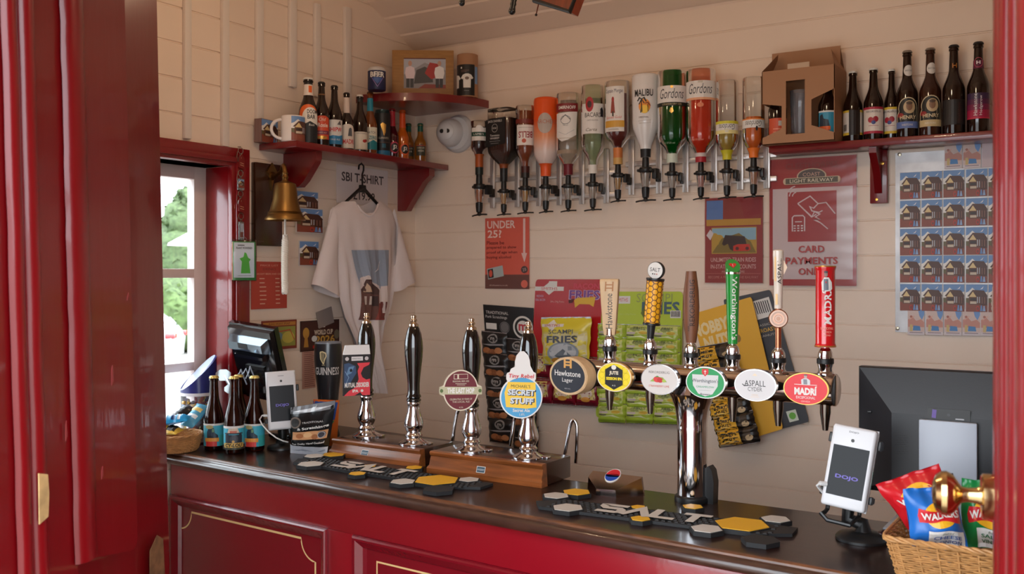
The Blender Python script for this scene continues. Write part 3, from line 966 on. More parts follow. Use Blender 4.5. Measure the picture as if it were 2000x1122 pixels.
bottle('amber lager bottle with a turquoise neck and teal and cream label', p, H, .0265,
       [r_(-.03, .025, .03, .11, C(228, 220, 196)), p_([(-.03, .025), (-.03, .07), (-.012, .05), (.008, .062), (.03, .054), (.03, .025)], C(24, 126, 136)), t_('NATCH', 0, .09, .036, .009, C(40, 40, 40)), t_('ZERO', .008, .07, .032, .014, C(20, 120, 130), bold=.02)],
       M('colour cap dark', (70, 40, 30), .4), {'bands': [(.7, .9, C(36, 140, 166))]}, face(p, 8), glassm=LAGER, s0=.48, s1=.72)
# stout can
p, H, Z = onshelf(747, 216, XL + .08)
t = thing('stout_can', 'tall black stout can with a gold harp and a blue foot on the shelf', 'can', p, face(p, 8))
def can(mb, H, r, m, rim):
    mb.lathe([(0, .003), (r * .78, .003), (r * .82, 0), (r * .9, .004), (r, .012), (r, H - .014)], m, 28)
    mb.lathe([(r, H - .014), (r * .88, H - .003), (r * .9, H), (r * .86, H), (r * .84, H - .005), (0, H - .005)], rim, 28)
mb = MB(C(30, 28, 30)); can(mb, H, .031, None, M('can rim', (60, 80, 84), .3, .8)); mb.build('can_body', t, 40)
mb = MB(GOLD)
mb.art([r_(-.05, .004, .05, .03, C(30, 110, 150)), p_([(-.012, .13), (-.004, .138), (.01, .13), (.008, .1), (.002, .085), (-.002, .1)], GOLD), l_([(-.008, .13), (.004, .09)], .001, INK), t_('GUINNESS', 0, .078, .042, .008, C(200, 190, 170)), r_(-.05, .06, .05, .0625, C(90, 60, 50)), p_([(-.006, .04), (-.006, .056), (.008, .056), (.008, .04)], C(24, 90, 110))], cyl(.031), strip=.008); mb.build('label', t, 60)
# fruit drinks
for px, yt, gl, lb, txt, nm in ((766, 213, (70, 12, 22), C(206, 60, 90), 'J2O', 'dark red fruit drink bottle between the stout can and the orange drink'), (786, 216, (196, 92, 24), C(236, 96, 34), 'J2O', 'orange fruit drink bottle with an orange foil neck on the shelf')):
    p, H, Z = onshelf(px, yt, XL + .075)
    bottle(nm, p, H, .026, [e_(.004, .05, .021, .023, lb), e_(.006, .05, .016, .018, INK), t_('J2', .006, .05, .018, .02, WHITE, bold=.04)], M('foil cap %d' % px, (150, 40, 40) if px < 780 else (226, 100, 40), .4),
           {'bands': [(.66, .95, C(178, 34, 50) if px < 780 else C(228, 84, 30))]}, face(p, 12), glassm=M('juice %d' % px, gl, .1, coat=.5), nr=.0125, s0=.45, s1=.68, name='fruit_drink_bottle')
GINGER = M('ginger beer glass', (150, 92, 34), .1, coat=.5); GRCAP = M('green cap', (14, 84, 66), .4)
for px, yt, X, nm in ((798, 242, XL + .03, 'green capped ginger drink bottle behind the orange drink bottle'), (821, 242, XL + .085, 'green capped ginger drink bottle at the right end of the shelf by the camera')):
    p, H, Z = onshelf(px, yt, X)
    bottle(nm, p, H, .0245, [p_([(-.02, .035), (-.02, .075), (.0, .082), (.02, .075), (.02, .035)], C(60, 60, 44)), t_('GINGER', 0, .066, .03, .007, C(220, 210, 190)), t_('BEER', 0, .054, .024, .007, C(220, 210, 190)), r_(-.018, .074, .018, .077, C(190, 70, 50))], GRCAP, {'bands': [(.8, .95, GRCAP)]}, face(p, 6), glassm=GINGER, nr=.0115, s0=.5, s1=.74, name='ginger_drink_bottle')
# printed mug and the boxed print behind it
p, H, Z = onshelf(572, 228, XL + .12)
t = thing('printed_mug', 'white mug printed with a timber railway cabin at the left end of the shelf', 'mug', p, face(p, 10))
mr = .04
mb = MB(M('white ceramic', (238, 232, 228), .15, coat=.5))
mb.lathe([(0, .004), (mr * .9, 0), (mr, .003), (mr, H - .002), (mr - .0015, H), (mr - .003, H - .002), (mr - .004, .008), (0, .006)], n=36); mb.build('mug_body', t)
mb = MB(M('white ceramic'))
mb.tube([(-mr + .002 - .034 * sin(pi * k / 14), 0, H * .5 + H * .36 * cos(pi * k / 14)) for k in range(15)], .0055, n=10); mb.build('handle', t)
mb = MB(WHITE); mb.art(xf(station(False), .075, H * .92, -.012, H * .04), cyl(mr), .0005, strip=.01); mb.build('picture', t, 60, label='blue and brown railway cabin print')
p, H, Z = onshelf(520, 235, XL + .03)
t = thing('boxed_print', 'small box with a railway cabin picture behind the mug handle', 'box', (p[0], p[1], SZ), 96)
mb = MB(C(120, 92, 88)); mb.box((.0, 0, H / 2), (.085, .03, H)); mb.build('carton', t)
mb = MB(WHITE); mb.art(xf(station(), .082, H * .96, -.041, H * .02), lambda x, y, h: Vector((x, -.015 - h, y))); mb.build('picture', t)
mb = MB(C(150, 120, 112)); [mb.box((-.0428, -.012 + .006 * k, H / 2), (.0008, .002, H * .96)) for k in range(5)]; mb.build('striped_side', t)

# corner shelf and what stands on it -----------------------------------------
# front curve from the left wall to the back wall
qz = 2.342
pR = onY(955, 207, YB)
rad = pR.x - XL
cs = thing('corner_shelf', 'dark red quarter-round corner shelf holding a framed photo', 'shelf', (XL, YB, qz))
mb = MB(SHELFR)
n = 20
arc = [(rad * cos(-pi / 2 * k / n), rad * sin(-pi / 2 * k / n)) for k in range(n + 1)]
mb.prism([(.001, -.001)] + [(x if x > .001 else .001, y if y < -.001 else -.001) for x, y in arc], -.03, 0, None, lambda x, y, h: Vector((x, y, h)))
mb.build('shelf_board', cs)
k_ = .12
p = onX(736, 180, XL + .13); Z = dep(p); H = zpx(131, Z) - qz
t = thing('beer_can', 'dark blue can reading BEER with a white domed top on the corner shelf', 'can', (p.x, p.y, qz), face(p, 4))
rc = .034
mb = MB(C(28, 34, 74)); mb.lathe([(0, 0), (rc * .95, 0), (rc, .003), (rc, H * .8)], n=28); mb.build('can_body', t)
mb = MB(C(206, 200, 198)); mb.lathe([(rc, H * .8), (rc * 1.01, H * .82), (rc * .97, H * .9), (rc * .8, H * .97), (rc * .5, H), (0, H)], n=28); mb.build('top', t, label='white domed top')
LIL = C(150, 120, 190)
mb = MB(WHITE)
_q = H / .14
mb.art([l_([(-.03, .056), (0, H * .76), (.03, .056), (0, .01)], .0016, LIL, True), p_([(-.02, .04), (0, .02), (.02, .04), (0, .056)], C(60, 90, 150)), r_(-.034, .045, .034, .068, C(28, 34, 74)), t_('BEER', 0, .056, .056, .02, WHITE, bold=.03)], cyl(rc), strip=.008); mb.build('label', t, 60)
# framed photo
p = onX(826, 180, XL + .2)
p = atd(826, 186, 3.83); 
t = thing('photo_frame', 'light wooden frame with a photo of two people in white shirts on the corner shelf', 'picture frame', (p.x, p.y, qz), face(p, -3))
Z = dep(p); W = 120 / FPX * Z; H = zpx(98, Z) - qz
FR = M('pale oak veneer', (176, 128, 74), .5, vary=.2, vscale=10, stretch=(2, 10, 10))
mb = MB(FR); mb.box((0, .009, H / 2), (W, .018, H), bev=.002); mb.build('frame', t)
w2, h2 = W * .68, H * .6
x0, y0 = -W * .31, H * .24
SKIN = C(196, 150, 128)
sh_ = [r_(x0, y0, x0 + w2, y0 + h2, C(150, 146, 150)), p_([(x0, y0 + h2 * .45), (x0, y0 + h2), (x0 + w2, y0 + h2), (x0 + w2, y0 + h2 * .6), (x0 + w2 * .5, y0 + h2 * .85), (x0 + w2 * .2, y0 + h2 * .6)], C(178, 180, 190)),
      p_([(x0 + w2 * .24, y0 + h2 * .15), (x0 + w2 * .3, y0 + h2 * .6), (x0 + w2 * .5, y0 + h2 * .72), (x0 + w2 * .66, y0 + h2 * .6), (x0 + w2 * .7, y0 + h2 * .2)], C(70, 68, 70)),
      p_([(x0 + w2 * .5, y0 + h2 * .5), (x0 + w2 * .62, y0 + h2 * .86), (x0 + w2 * .86, y0 + h2 * .8), (x0 + w2 * .84, y0 + h2 * .4), (x0 + w2 * .66, y0 + h2 * .3)], C(170, 40, 36)), p_([(x0 + w2 * .35, y0), (x0 + w2 * .5, y0 + h2 * .14), (x0 + w2, y0 + h2 * .12), (x0 + w2, y0)], C(150, 60, 50)), r_(x0, y0 + h2 * .97, x0 + w2, y0 + h2, C(90, 20, 24))]
for cx, sc in ((.15, C(232, 214, 220)), (.85, C(238, 234, 232))):
    c = x0 + w2 * cx
    sh_ += [r_(c - w2 * .09, y0 + h2 * .02, c - w2 * .01, y0 + h2 * .34, C(52, 52, 58)), r_(c + w2 * .005, y0 + h2 * .02, c + w2 * .085, y0 + h2 * .34, C(52, 52, 58)), p_([(c - w2 * .12, y0 + h2 * .5), (c - w2 * .1, y0 + h2 * .68), (c, y0 + h2 * .74), (c + w2 * .1, y0 + h2 * .68), (c + w2 * .12, y0 + h2 * .5), (c + w2 * .09, y0 + h2 * .32), (c - w2 * .09, y0 + h2 * .32)], sc), e_(c, y0 + h2 * .82, w2 * .045, h2 * .09, SKIN)]
sh_ += [t_('on the footplate of the little railway', 0, H * .14, W * .56, H * .03, C(120, 84, 50)), t_('a day to remember', 0, H * .085, W * .4, H * .025, C(120, 84, 50))]
sh_ = [q for q in sh_ if q[0] != 't']
sh_ += [l_([(-W * .28, H * .14), (W * .28, H * .14)], H * .012, C(130, 92, 54)), l_([(-W * .24, H * .09), (W * .24, H * .09)], H * .01, C(130, 92, 54))]
mb = MB(WHITE); mb.art(sh_, lambda x, y, h: Vector((x, -h, y)), .0006); mb.build('photo', t)
# cardboard tube
p = atd(913, 185, 3.78); Z = dep(p); H = zpx(108, Z) - qz; rt = 20.5 / FPX * Z
t = thing('card_tube', 'brown cardboard tube with a black T-shirt label at the right of the corner shelf', 'tube', (p.x, p.y, qz), face(p, -8))
KRAFT = M('kraft card', (168, 122, 88), .7)
mb = MB(KRAFT); mb.lathe([(0, 0), (rt, 0), (rt, H - .002), (rt - .002, H), (0, H)], n=32); mb.build('tube_body', t)
WT = C(226, 222, 216)
def tee(cx, cy, s): return p_([(cx + x * s, cy + y * s) for x, y in ((-.5, .25), (-.32, .5), (-.12, .58), (.12, .58), (.32, .5), (.5, .25), (.36, .15), (.3, .22), (.28, -.5), (-.28, -.5), (-.3, .22), (-.36, .15))], WT)
mb = MB(WHITE); mb.art([r_(-.062, .004, .036, H * .74, C(20, 20, 22)), r_(.037, H * .3, .055, H * .7, C(110, 150, 196)), tee(.004, H * .35, H * .3), e_(.004, H * .42, .008, .006, C(120, 100, 90)), tee(-.045, H * .34, H * .28), l_([(-.02, H * .6), (.012, H * .6)], .0012, C(150, 110, 100)), l_([(-.02, H * .57), (.002, H * .57)], .001, C(150, 110, 100)), e_(-.018, H * .66, .003, .004, WT), l_([(-.008, H * .13), (.012, H * .13)], .0012, C(150, 150, 150))], cyl(rt), strip=.008); mb.build('label', t, 60)
# white dome camera on the corner
p = onY(896, 262, YB - .001); Z = dep(p); 
t = thing('security_camera', 'white round security camera under the corner shelf', 'camera', p, 0)
rr = 37 / FPX * Z
mb = MB(WHPLA); mb.lathe([(0, 0), (rr, 0), (rr, .006), (rr * .97, .012), (rr * .9, .016), (rr * .86, .024), (0, .024)], axis='-y', n=36); mb.v = [Vector((v.x, v.y, v.z)) for v in mb.v]; mb.build('mount', t)
mb = MB(WHPLA); mb.at(-.016, -.036, .002, 0, 0, 12)
bm = bmesh.new(); bmesh.ops.create_uvsphere(bm, u_segments=28, v_segments=16, radius=rr * .74); mb.addbm(bm); mb.build('dome', t)
mb = MB(C(24, 24, 26)); mb.at(-.016, -.036, .002, 0, 0, 12)
for dx in (-.0135, .0115):
    mb.lathe([(0, rr * .732), (.0085, rr * .722), (.0085, rr * .6)], axis='-y', n=20); mb.v[-41:] = [v + (Euler((0, 0, R(14))).to_matrix() @ Vector((dx, 0, 0))) for v in mb.v[-41:]]
mb.build('lens', t)
mb = MB(C(206, 206, 208)); mb.at(-.016, -.036, .002, 0, 0, 12); mb.lathe([(rr * .42, rr * .62), (rr * .45, rr * .6), (rr * .48, rr * .5)], axis='-y', n=32); mb.build('trim_ring', t)

# ================================================================== hung on the left wall
def wallL(px0, py0, px1, py1, off=.004):
    """a rectangle on the left wall from two opposite corners in the photo: origin, width, height"""
    a, b = onX(px0, py0, XL + off), onX(px1, py1, XL + off)
    za, zb = a.z, b.z
    return Vector((XL + off, (a.y + b.y) / 2, (za + zb) / 2)), abs(b.y - a.y), abs(za - zb)
def sheet(name, label, cat, o, W, H, rz, art, base, th=.001, group=None, tilt=0, part='sheet', gloss=None, waves=0):
    """a printed sheet: local x right, z up, facing -y; centre at o"""
    t = MB(base)
    mp = (lambda x, y, h: Vector((x, -th - h - (waves * sin(y * 38 + x * 9) * .5 + waves * sin(x * 31) * .4), y)))
    if waves:
        t.grid(lambda u, v: mp((u - .5) * W, (v - .5) * H, 0), 8, 16)
    else:
        t.box((0, -th / 2, 0), (W, th, H))
    t.art(art, mp, .0003, .00022, strip=(W / 8 if waves else 0))
    if gloss:
        t.grid(lambda u, v: mp((u - .5) * W * 1.03, (v - .5) * H * 1.03, .004 + .0008 * sin(v * 60) * sin(u * 7)), 10, 40, gloss)
    ob = t.build(name)
    ob.location = o; ob.rotation_euler = (0, R(tilt), R(rz))
    return tag(ob, label, cat, group)
# red price list
o, W, H = wallL(490, 511, 560, 602)
PR = C(186, 70, 56)
a = [t_('PRICE LIST', 0, H * .42, W * .5, H * .035, C(226, 170, 150)), t_('DRINKS', 0, H * .34, W * .36, H * .05, C(120, 50, 44)), t_('DRAUGHT BEERS AND CIDERS', 0, H * .24, W * .84, H * .035, C(230, 180, 160))]
for k, (u, v) in enumerate((('Lager', '5.20'), ('IPA', '5.40'), ('Ciders', '5.00'), ('Spirits', '4.10'), ('Mixers', '2.20'), ('Bottles', '5.10'), ('Wine', '6.00'))):
    y = H * (.14 - k * .088)
    a += [l_([(-W * .28, y), (-W * (.1 if len(u) > 5 else .14), y)], H * .022, C(226, 176, 156)), l_([(W * .16, y), (W * .28, y)], H * .022, C(226, 176, 156))]
sheet('price_list', 'red price list sheet below the bell on the left wall', 'poster', o, W, H, 90, a, PR)
# square prints by the bell
for px0, py0, px1, py1, nm, off in ((572, 371, 621, 421, 'square railway cabin print, topmost beside the bell', .004), (577, 405, 630, 457, 'square railway cabin print in a clear holder, overlapping the print above', .012), (583, 470, 622, 520, 'square railway cabin print left of the T-shirt sleeve', .004)):
    o, W, H = wallL(px0, py0, px1, py1, off)
    sheet('picture_print', nm, 'print', o, W, H, 90, xf(station(), W * .94, H * .94, -W * .47, -H * .47), C(214, 206, 200), .003, 'railway cabin prints on the left wall')
# sign for the shirt
o, W, H = wallL(657, 320, 757, 405)
PAPER = M('paper', (226, 214, 210), .6)
sheet('paper_sign', 'white paper sign reading SBI T-SHIRT and a price, behind the clothes hanger', 'sign', o, W, H, 90,
      [t_('SBI T-SHIRT', -W * .0, H * .2, W * .82, H * .24, C(70, 60, 58), bold=.02), t_('£19.99', W * .02, H * -.27, W * .42, H * .22, C(70, 60, 58), bold=.02)], PAPER, .0015)
# small posters low on the wall
o, W, H = wallL(510, 628, 579, 680)
sheet('map_poster', 'small landscape poster with a green and yellow map behind the till', 'poster', o, W, H, 90,
      [r_(-W * .46, -H * .4, W * .46, H * .28, C(150, 150, 70)), e_(-W * .1, -H * .05, W * .2, H * .16, C(110, 140, 150)), e_(W * .25, -H * .1, W * .18, H * .2, C(196, 180, 80)), r_(-W * .46, H * .32, W * .46, H * .44, C(190, 130, 60)), t_('RAILWAY MAP', 0, H * .38, W * .6, H * .07, C(110, 40, 30)), l_([(-W * .4, -H * .3), (-W * .1, H * .1), (W * .3, H * .16), (W * .42, -H * .2)], W * .02, C(190, 60, 50))], C(132, 52, 40), .0015)
o, W, H = wallL(586, 628, 662, 681)
sheet('football_poster', 'dark red football tournament poster reading WORLD CUP 2026 above the black beer fount', 'poster', o, W, H, 90,
      [r_(-W * .48, -H * .46, W * .48, H * .46, C(72, 38, 32)), e_(-W * .36, H * .1, W * .08, H * .18, C(190, 140, 60)), p_([(-W * .42, -H * .36), (-W * .3, -H * .36), (-W * .33, H * .02), (-W * .39, H * .02)], C(180, 128, 54)), r_(-W * .06, H * .26, W * .12, H * .45, C(236, 226, 220)), p_([(W * .0, H * .3), (W * .03, H * .43), (W * .06, H * .3)], C(196, 40, 44)), t_('WORLD CUP', W * .08, H * .1, W * .48, H * .17, C(232, 214, 190), bold=.03), t_('2026', W * .12, -H * .14, W * .5, H * .26, C(206, 160, 70), bold=.03), r_(-W * .2, -H * .42, W * .42, -H * .32, C(186, 40, 40)), e_(-W * .16, -H * .1, W * .07, H * .1, C(220, 220, 216)), e_(W * .42, H * .0, W * .07, H * .16, C(120, 110, 90))], C(60, 34, 30), .0015)
o, W, H = wallL(590, 683, 616, 757)
sheet('fixture_list', 'narrow pale red fixture sheet below the football poster', 'poster', o, W, H, 90, [l_([(-W * .4, H * (.46 - k * .05)), (W * (.3 if k % 3 else .4), H * (.46 - k * .05))], H * .014, C(120, 70, 64)) for k in range(19)], C(188, 140, 124), .0012)
o, W, H = wallL(619, 605, 650, 636, .007)
sheet('paper_note', 'small grey paper scrap stuck above the football poster', 'note', o, W, H, 90, [], C(150, 136, 130), .0015, tilt=-14)

# ship's bell ---------------------------------------------------------------
o, W, H = wallL(490, 317, 543, 482, .0)
bell = thing('ship_bell', 'brass ship bell with a white rope on a dark wooden backboard', 'bell', o, 90)
mb = MB(DWOOD); mb.box((0, -.011, 0), (W, .022, H), bev=.003); mb.build('backboard', bell)
BB = M('aged brass', (140, 106, 60), .38, 1, bump=.05, bscale=40)
pb = onX(557, 430, XL + .16); Zb = dep(pb)
bx = pb.y - o.y; bd = .16
ft = onX(531, 350, XL + .024).y - o.y
ztop, zrim = zpx(357, Zb) - o.z, zpx(431, Zb) - o.z
rb = 39 / FPX * Zb
hh = ztop - zrim
mb = MB(BB)
mb.at(bx, -bd, zrim)
mb.lathe([(rb * .9, .004), (rb, 0), (rb * 1.0, .006), (rb * .88, hh * .13), (rb * .74, hh * .3), (rb * .62, hh * .55), (rb * .57, hh * .85), (rb * .52, hh * .97), (rb * .3, hh * 1.02), (0, hh * 1.03)], n=40)
mb.lathe([(rb * .9, .004), (rb * .8, hh * .14), (rb * .55, hh * .6), (rb * .5, hh * .9), (0, hh * .93)], n=40)
for z in (.16, .2): mb.lathe([(rb * .845, hh * z), (rb * .87, hh * (z + .012)), (rb * .83, hh * (z + .024))], n=40)
mb.build('bell_cup', bell, 50)
mb = MB(BB)
zc = ztop + .055
mb.at()
mb.lathe([(0, .0)] + [(.0, 0)], n=8) if False else None
mb.tube([(bx, -bd, ztop - .002), (bx, -bd, ztop + .03), (bx, -bd + .004, zc - .006), (bx + (ft - bx) * .1, -bd + .014, zc + .004), (bx + (ft - bx) * .25, -bd + .03, zc + .003), (bx + (ft - bx) * .45, -bd + .05, zc - .012), (bx + (ft - bx) * .8, -.06, zc - .02), (ft, -.022, zc - .02)], [.0085, .008, .007, .007, .007, .007, .007, .009], n=12)
mb.lathe([(.012, ztop - .002), (.013, ztop + .004), (.0075, ztop + .01), (.0115, ztop + .018), (.0075, ztop + .026), (.01, ztop + .032), (.006, ztop + .038)], n=16); mb.v[-16 * 7:] = [v + Vector((bx, -bd, 0)) for v in mb.v[-16 * 7:]]
mb.prism([(ft, zc + .026), (ft - .024, zc - .005), (ft - .008, zc - .03), (ft - .002, zc - .07), (ft + .006, zc - .03), (ft + .022, zc - .005)], .0215, .028)
mb.lathe([(.016, .026), (.012, .034), (.009, .042)], axis='-y', n=16); mb.v[-48:] = [v + Vector((ft, 0, zc - .02)) for v in mb.v[-48:]]
mb.build('bracket', bell, 40)
ROPE = M('white cotton rope', (226, 218, 206), .85, bump=.4, bscale=180)
mb = MB(ROPE)
zr0, zr1 = zrim - .002, zpx(573, Zb) - o.z
def ropept(t): return Vector((bx + .004 - .004 * t, -bd + .004 * sin(t * 3), zr0 + (zr1 - zr0) * t))
mb.tube([(bx, -bd, ztop - .02), (bx, -bd, zr0 - .03), ropept(.22)], .0035, n=8)
for s_ in range(3):
    pts = []
    for k in range(90):
        t = .2 + .8 * k / 89
        q = ropept(t); a = k * .62 + s_ * 2.094
        rr_ = .0062 if t > .25 else .004
        pts.append(q + Vector((cos(a) * rr_, sin(a) * rr_, 0)))
    mb.tube(pts, .006, n=6)
mb.build('bell_rope', bell, 80)

# key rings hanging from the corner of the window board --------------------------
KX = AR - .03
KM = M('key ring metal', (190, 186, 180), .25, 1)
def torus(mb, c, r, w, ax='x', n=20, m=None):
    pts = []
    for i in range(n + 1):
        a = 2 * pi * i / n
        pts.append((c[0], c[1] + r * cos(a), c[2] + r * sin(a)) if ax == 'x' else (c[0] + r * cos(a), c[1], c[2] + r * sin(a)))
    mb.tube(pts, w, m, 6, False)
def wl(px, py, off): return onX(px, py, XL + off)
kx = .034
prev = None
for i, (px, y0, y1, kind, lab) in enumerate(((470, 290, 330, 'tag', 'key ring with a dark red leather tag, topmost in the hanging chain'), (470, 334, 372, 'photo', 'clear key ring with a small railway picture, second in the hanging chain'), (470, 374, 415, 'hook', 'key ring with a red tag and steel clip, third in the hanging chain'), (471, 418, 470, 'opener', 'key ring with a narrow clear fob, lowest in the hanging chain'))):
    pa_, pb_ = wl(px, y0, kx), wl(px, y1, kx)
    t = thing('key_ring', lab, 'key ring', (pa_.x, pa_.y, pa_.z), 90, 'key rings hanging in a chain by the window')
    L = pa_.z - pb_.z
    mb = MB(KM)
    torus(mb, (0, 0, -.008), .0105, .0013, 'y')
    for k in range(3): torus(mb, (0, 0, -.02 - k * .006), .0036, .0009, 'y' if k % 2 else 'x', 10)
    mb.tube([(-.014, 0, -.012), (-.016, 0, -.03), (-.011, 0, -.045), (-.008, 0, -.03)], .0012, n=6)
    if i == 0: mb.tube([(0, .013, .006), (0, 0, .006), (0, -.003, -.0)], .0016, n=6)
    mb.build('ring', t)
    if kind == 'tag' or kind == 'hook':
        mb = MB(C(120, 24, 24)); mb.prism([(-.009, -L + .004), (.017, -L), (.015, -.03), (.003, -.018), (-.006, -.03)], -.002, .002); mb.art([l_([(-.004, -L + .02), (.012, -L + .017)], .002, C(200, 150, 120)), l_([(-.004, -L + .013), (.012, -L + .01)], .002, C(200, 150, 120))], flat, .0024); mb.build('leather_tag', t, label='dark red tag')
    else:
        w_ = .013 if kind == 'photo' else .01
        mb = MB(glass('clear acrylic', (235, 240, 242), .05, body=.25, bodyrgb=(220, 224, 228))); mb.box((0, 0, -.026 - (L - .026) / 2), (w_ * 2.2, .006, L - .026), bev=.002); mb.build('fob', t)
        mb = MB(WHITE)
        mb.art(xf(station(False), w_ * 1.8, (L - .03) * .8, -w_ * .9, -L + .008) if kind == 'photo' else [r_(-w_ * .7, -L + .008, w_ * .7, -.032, C(168, 176, 190)), r_(-w_ * .7, -L + .01, w_ * .7, -L + .028, C(120, 70, 60))], flat, .0034); mb.build('picture', t)
pc_ = wl(476, 472, kx + .004); Zc = dep(pc_)
t = thing('card_pack', 'clear packet with a white card and green figure hanging on the window board', 'packet', pc_, 62)
Wc, Hc = 44 / FPX * Zc, 76 / FPX * Zc
mb = MB(C(60, 140, 70)); mb.box((0, 0, -Hc / 2), (Wc, .02, Hc), bev=.002); mb.build('box', t)
mb = MB(C(232, 236, 238))
mb.art([r_(-Wc * .47, -Hc * .93, Wc * .43, -Hc * .03, C(230, 234, 240)), l_([(-Wc * .3, -Hc * .1), (0, -Hc * .1)], Hc * .02, INK), t_('PLANT POWERED', -.001, -Hc * .17, Wc * .7, Hc * .055, INK, bold=.02), p_([(-Wc * .16, -Hc * .82), (Wc * .26, -Hc * .82), (Wc * .2, -Hc * .52), (Wc * .27, -Hc * .46), (Wc * .16, -Hc * .42), (Wc * .08, -Hc * .3), (0, -Hc * .28), (-Wc * .05, -Hc * .4), (-Wc * .22, -Hc * .44), (-Wc * .12, -Hc * .52)], C(96, 196, 72)), l_([(-Wc * .3, -Hc * .88), (Wc * .3, -Hc * .88)], Hc * .012, C(150, 150, 150))], lambda x, y, h: Vector((x, -.0102 - h, y))); mb.build('front_card', t)
mb = MB(C(226, 150, 110)); mb.box((-Wc * .5 - .0006, .001, -Hc / 2), (.001, .016, Hc * .96)); mb.build('side_card', t)
mb = MB(glass('clear film', (248, 248, 248), .08)); mb.box((0, -.0004, -Hc / 2 + .002), (Wc * 1.08, .0255, Hc * 1.06), bev=.003)
mb.build('clear_sleeve', t)
mb = MB(KM); torus(mb, (0, 0, .006), .009, .001, 'y'); mb.build('ring', t)

# T-shirt on a hanger ------------------------------------------------------------
hx = .075
hp_ = onX(706, 335, XL + hx); Zh = dep(hp_)
def hl(px, py):
    q = onX(px, py, XL + hx); return q.y - hp_.y, q.z - hp_.z
hang = thing('clothes_hanger', 'black plastic clothes hanger hooked below the shelf', 'hanger', hp_, 90)
mb = MB(BLKPLA)
A1, A2 = hl(676, 394), hl(742, 404)
top_ = hl(708, 366)
hk0 = hl(706, 326)
zsh = SZ - .022 - hp_.z
pts = [(hk0[0] - .016, 0, hk0[1] - .012), (hk0[0] - .014, 0, hk0[1] + .004), (hk0[0], 0, hk0[1] + .012), (hk0[0] + .012, 0, hk0[1] + .004), (hk0[0] + .012, 0, hk0[1] - .012), (hk0[0] + .004, 0, hk0[1] - .03), (top_[0], 0, top_[1])]
mb.tube(pts, .0034, n=8)
mb.build('hook', hang)
mb = MB(BLKPLA)
e1, e2 = hl(664, 406), hl(752, 414)
mb.tube([(e1[0], 0, e1[1] - .01), (A1[0], 0, A1[1] + .0), (top_[0] - .02, 0, top_[1] - .012), (top_[0], 0, top_[1] - .002), (top_[0] + .02, 0, top_[1] - .014), (A2[0], 0, A2[1]), (e2[0], 0, e2[1] - .01)], [.004, .0055, .007, .0085, .007, .0055, .004], n=8)
mb.prism([(top_[0] - .014, top_[1] + .008), (top_[0] + .014, top_[1] + .008), (top_[0] + .018, top_[1] - .02), (top_[0] - .018, top_[1] - .02)], -.005, .005)
mb.build('shoulder_bar', hang)
mb = MB(KM); mb.tube([(hk0[0], 0, hk0[1] + .012), (hk0[0], 0, zsh)], .0018, n=6); mb.build('cup_hook', hang)
SHIRT = M('white cotton', (226, 212, 208), .85, bump=.12, bscale=300, sub=.1)
tp_ = onX(706, 395, XL + hx)
t = thing('t_shirt', 'white T-shirt printed with a railway cabin hanging below the shelf', 'T-shirt', (XL + hx, hp_.y, hp_.z), 90)
def lerp_tab(tab, y):
    for (y0, v0), (y1, v1) in zip(tab, tab[1:]):
        if y0 <= y <= y1: return v0 + (v1 - v0) * (y - y0) / (y1 - y0)
    return tab[-1][1] if y > tab[-1][0] else tab[0][1]
# outline of the body in photo rows: left and right edge
LT = [(394, 668), (410, 645), (440, 640), (470, 645), (520, 655), (580, 660), (620, 668), (660, 685), (700, 700), (740, 716), (765, 724)]
RT = [(394, 745), (410, 765), (440, 775), (470, 773), (520, 772), (560, 768), (600, 762), (640, 748), (680, 738), (720, 742), (765, 745)]
NR, NC = 46, 30
def body(sgn):
    V = []
    for j in range(NR + 1):
        y = 394 + (768 - 394) * j / NR
        l, r = lerp_tab(LT, y), lerp_tab(RT, y)
        for i in range(NC + 1):
            u = i / NC
            px = l + (r - l) * u
            a = hl(px, y)
            dz = 0
            if j == 0 or y < 415:
                dz = -.055 * max(0, 1 - ((u - .5) / .3) ** 2) * (1 - (y - 394) / 21) * (1 if sgn > 0 else .3)
            amp = min(1, max(0, (y - 420) / 150))
            fold = (.010 * sin(u * 19 + y * .012) + .006 * sin(u * 41 + 2 - y * .02)) * amp
            if y > 600: fold += .012 * sin(u * 12 + 1) * (y - 600) / 160
            bulge = .038 * sin(pi * min(max(u, 0), 1)) ** .7
            V.append((a[0], -(bulge * (1 if sgn > 0 else -.55) + fold * (1 if sgn > 0 else .4)), a[1] + dz))
    return V
mb = MB(SHIRT)
w_ = NC + 1
Vf, Vb = body(1), body(-1)
mb.add(Vf, [(j * w_ + i + 1, j * w_ + i, (j + 1) * w_ + i, (j + 1) * w_ + i + 1)[::-1] for j in range(NR) for i in range(NC)])
mb.add(Vb, [(j * w_ + i, j * w_ + i + 1, (j + 1) * w_ + i + 1, (j + 1) * w_ + i)[::-1] for j in range(NR) for i in range(NC)])
mb.build('body', t, 180)
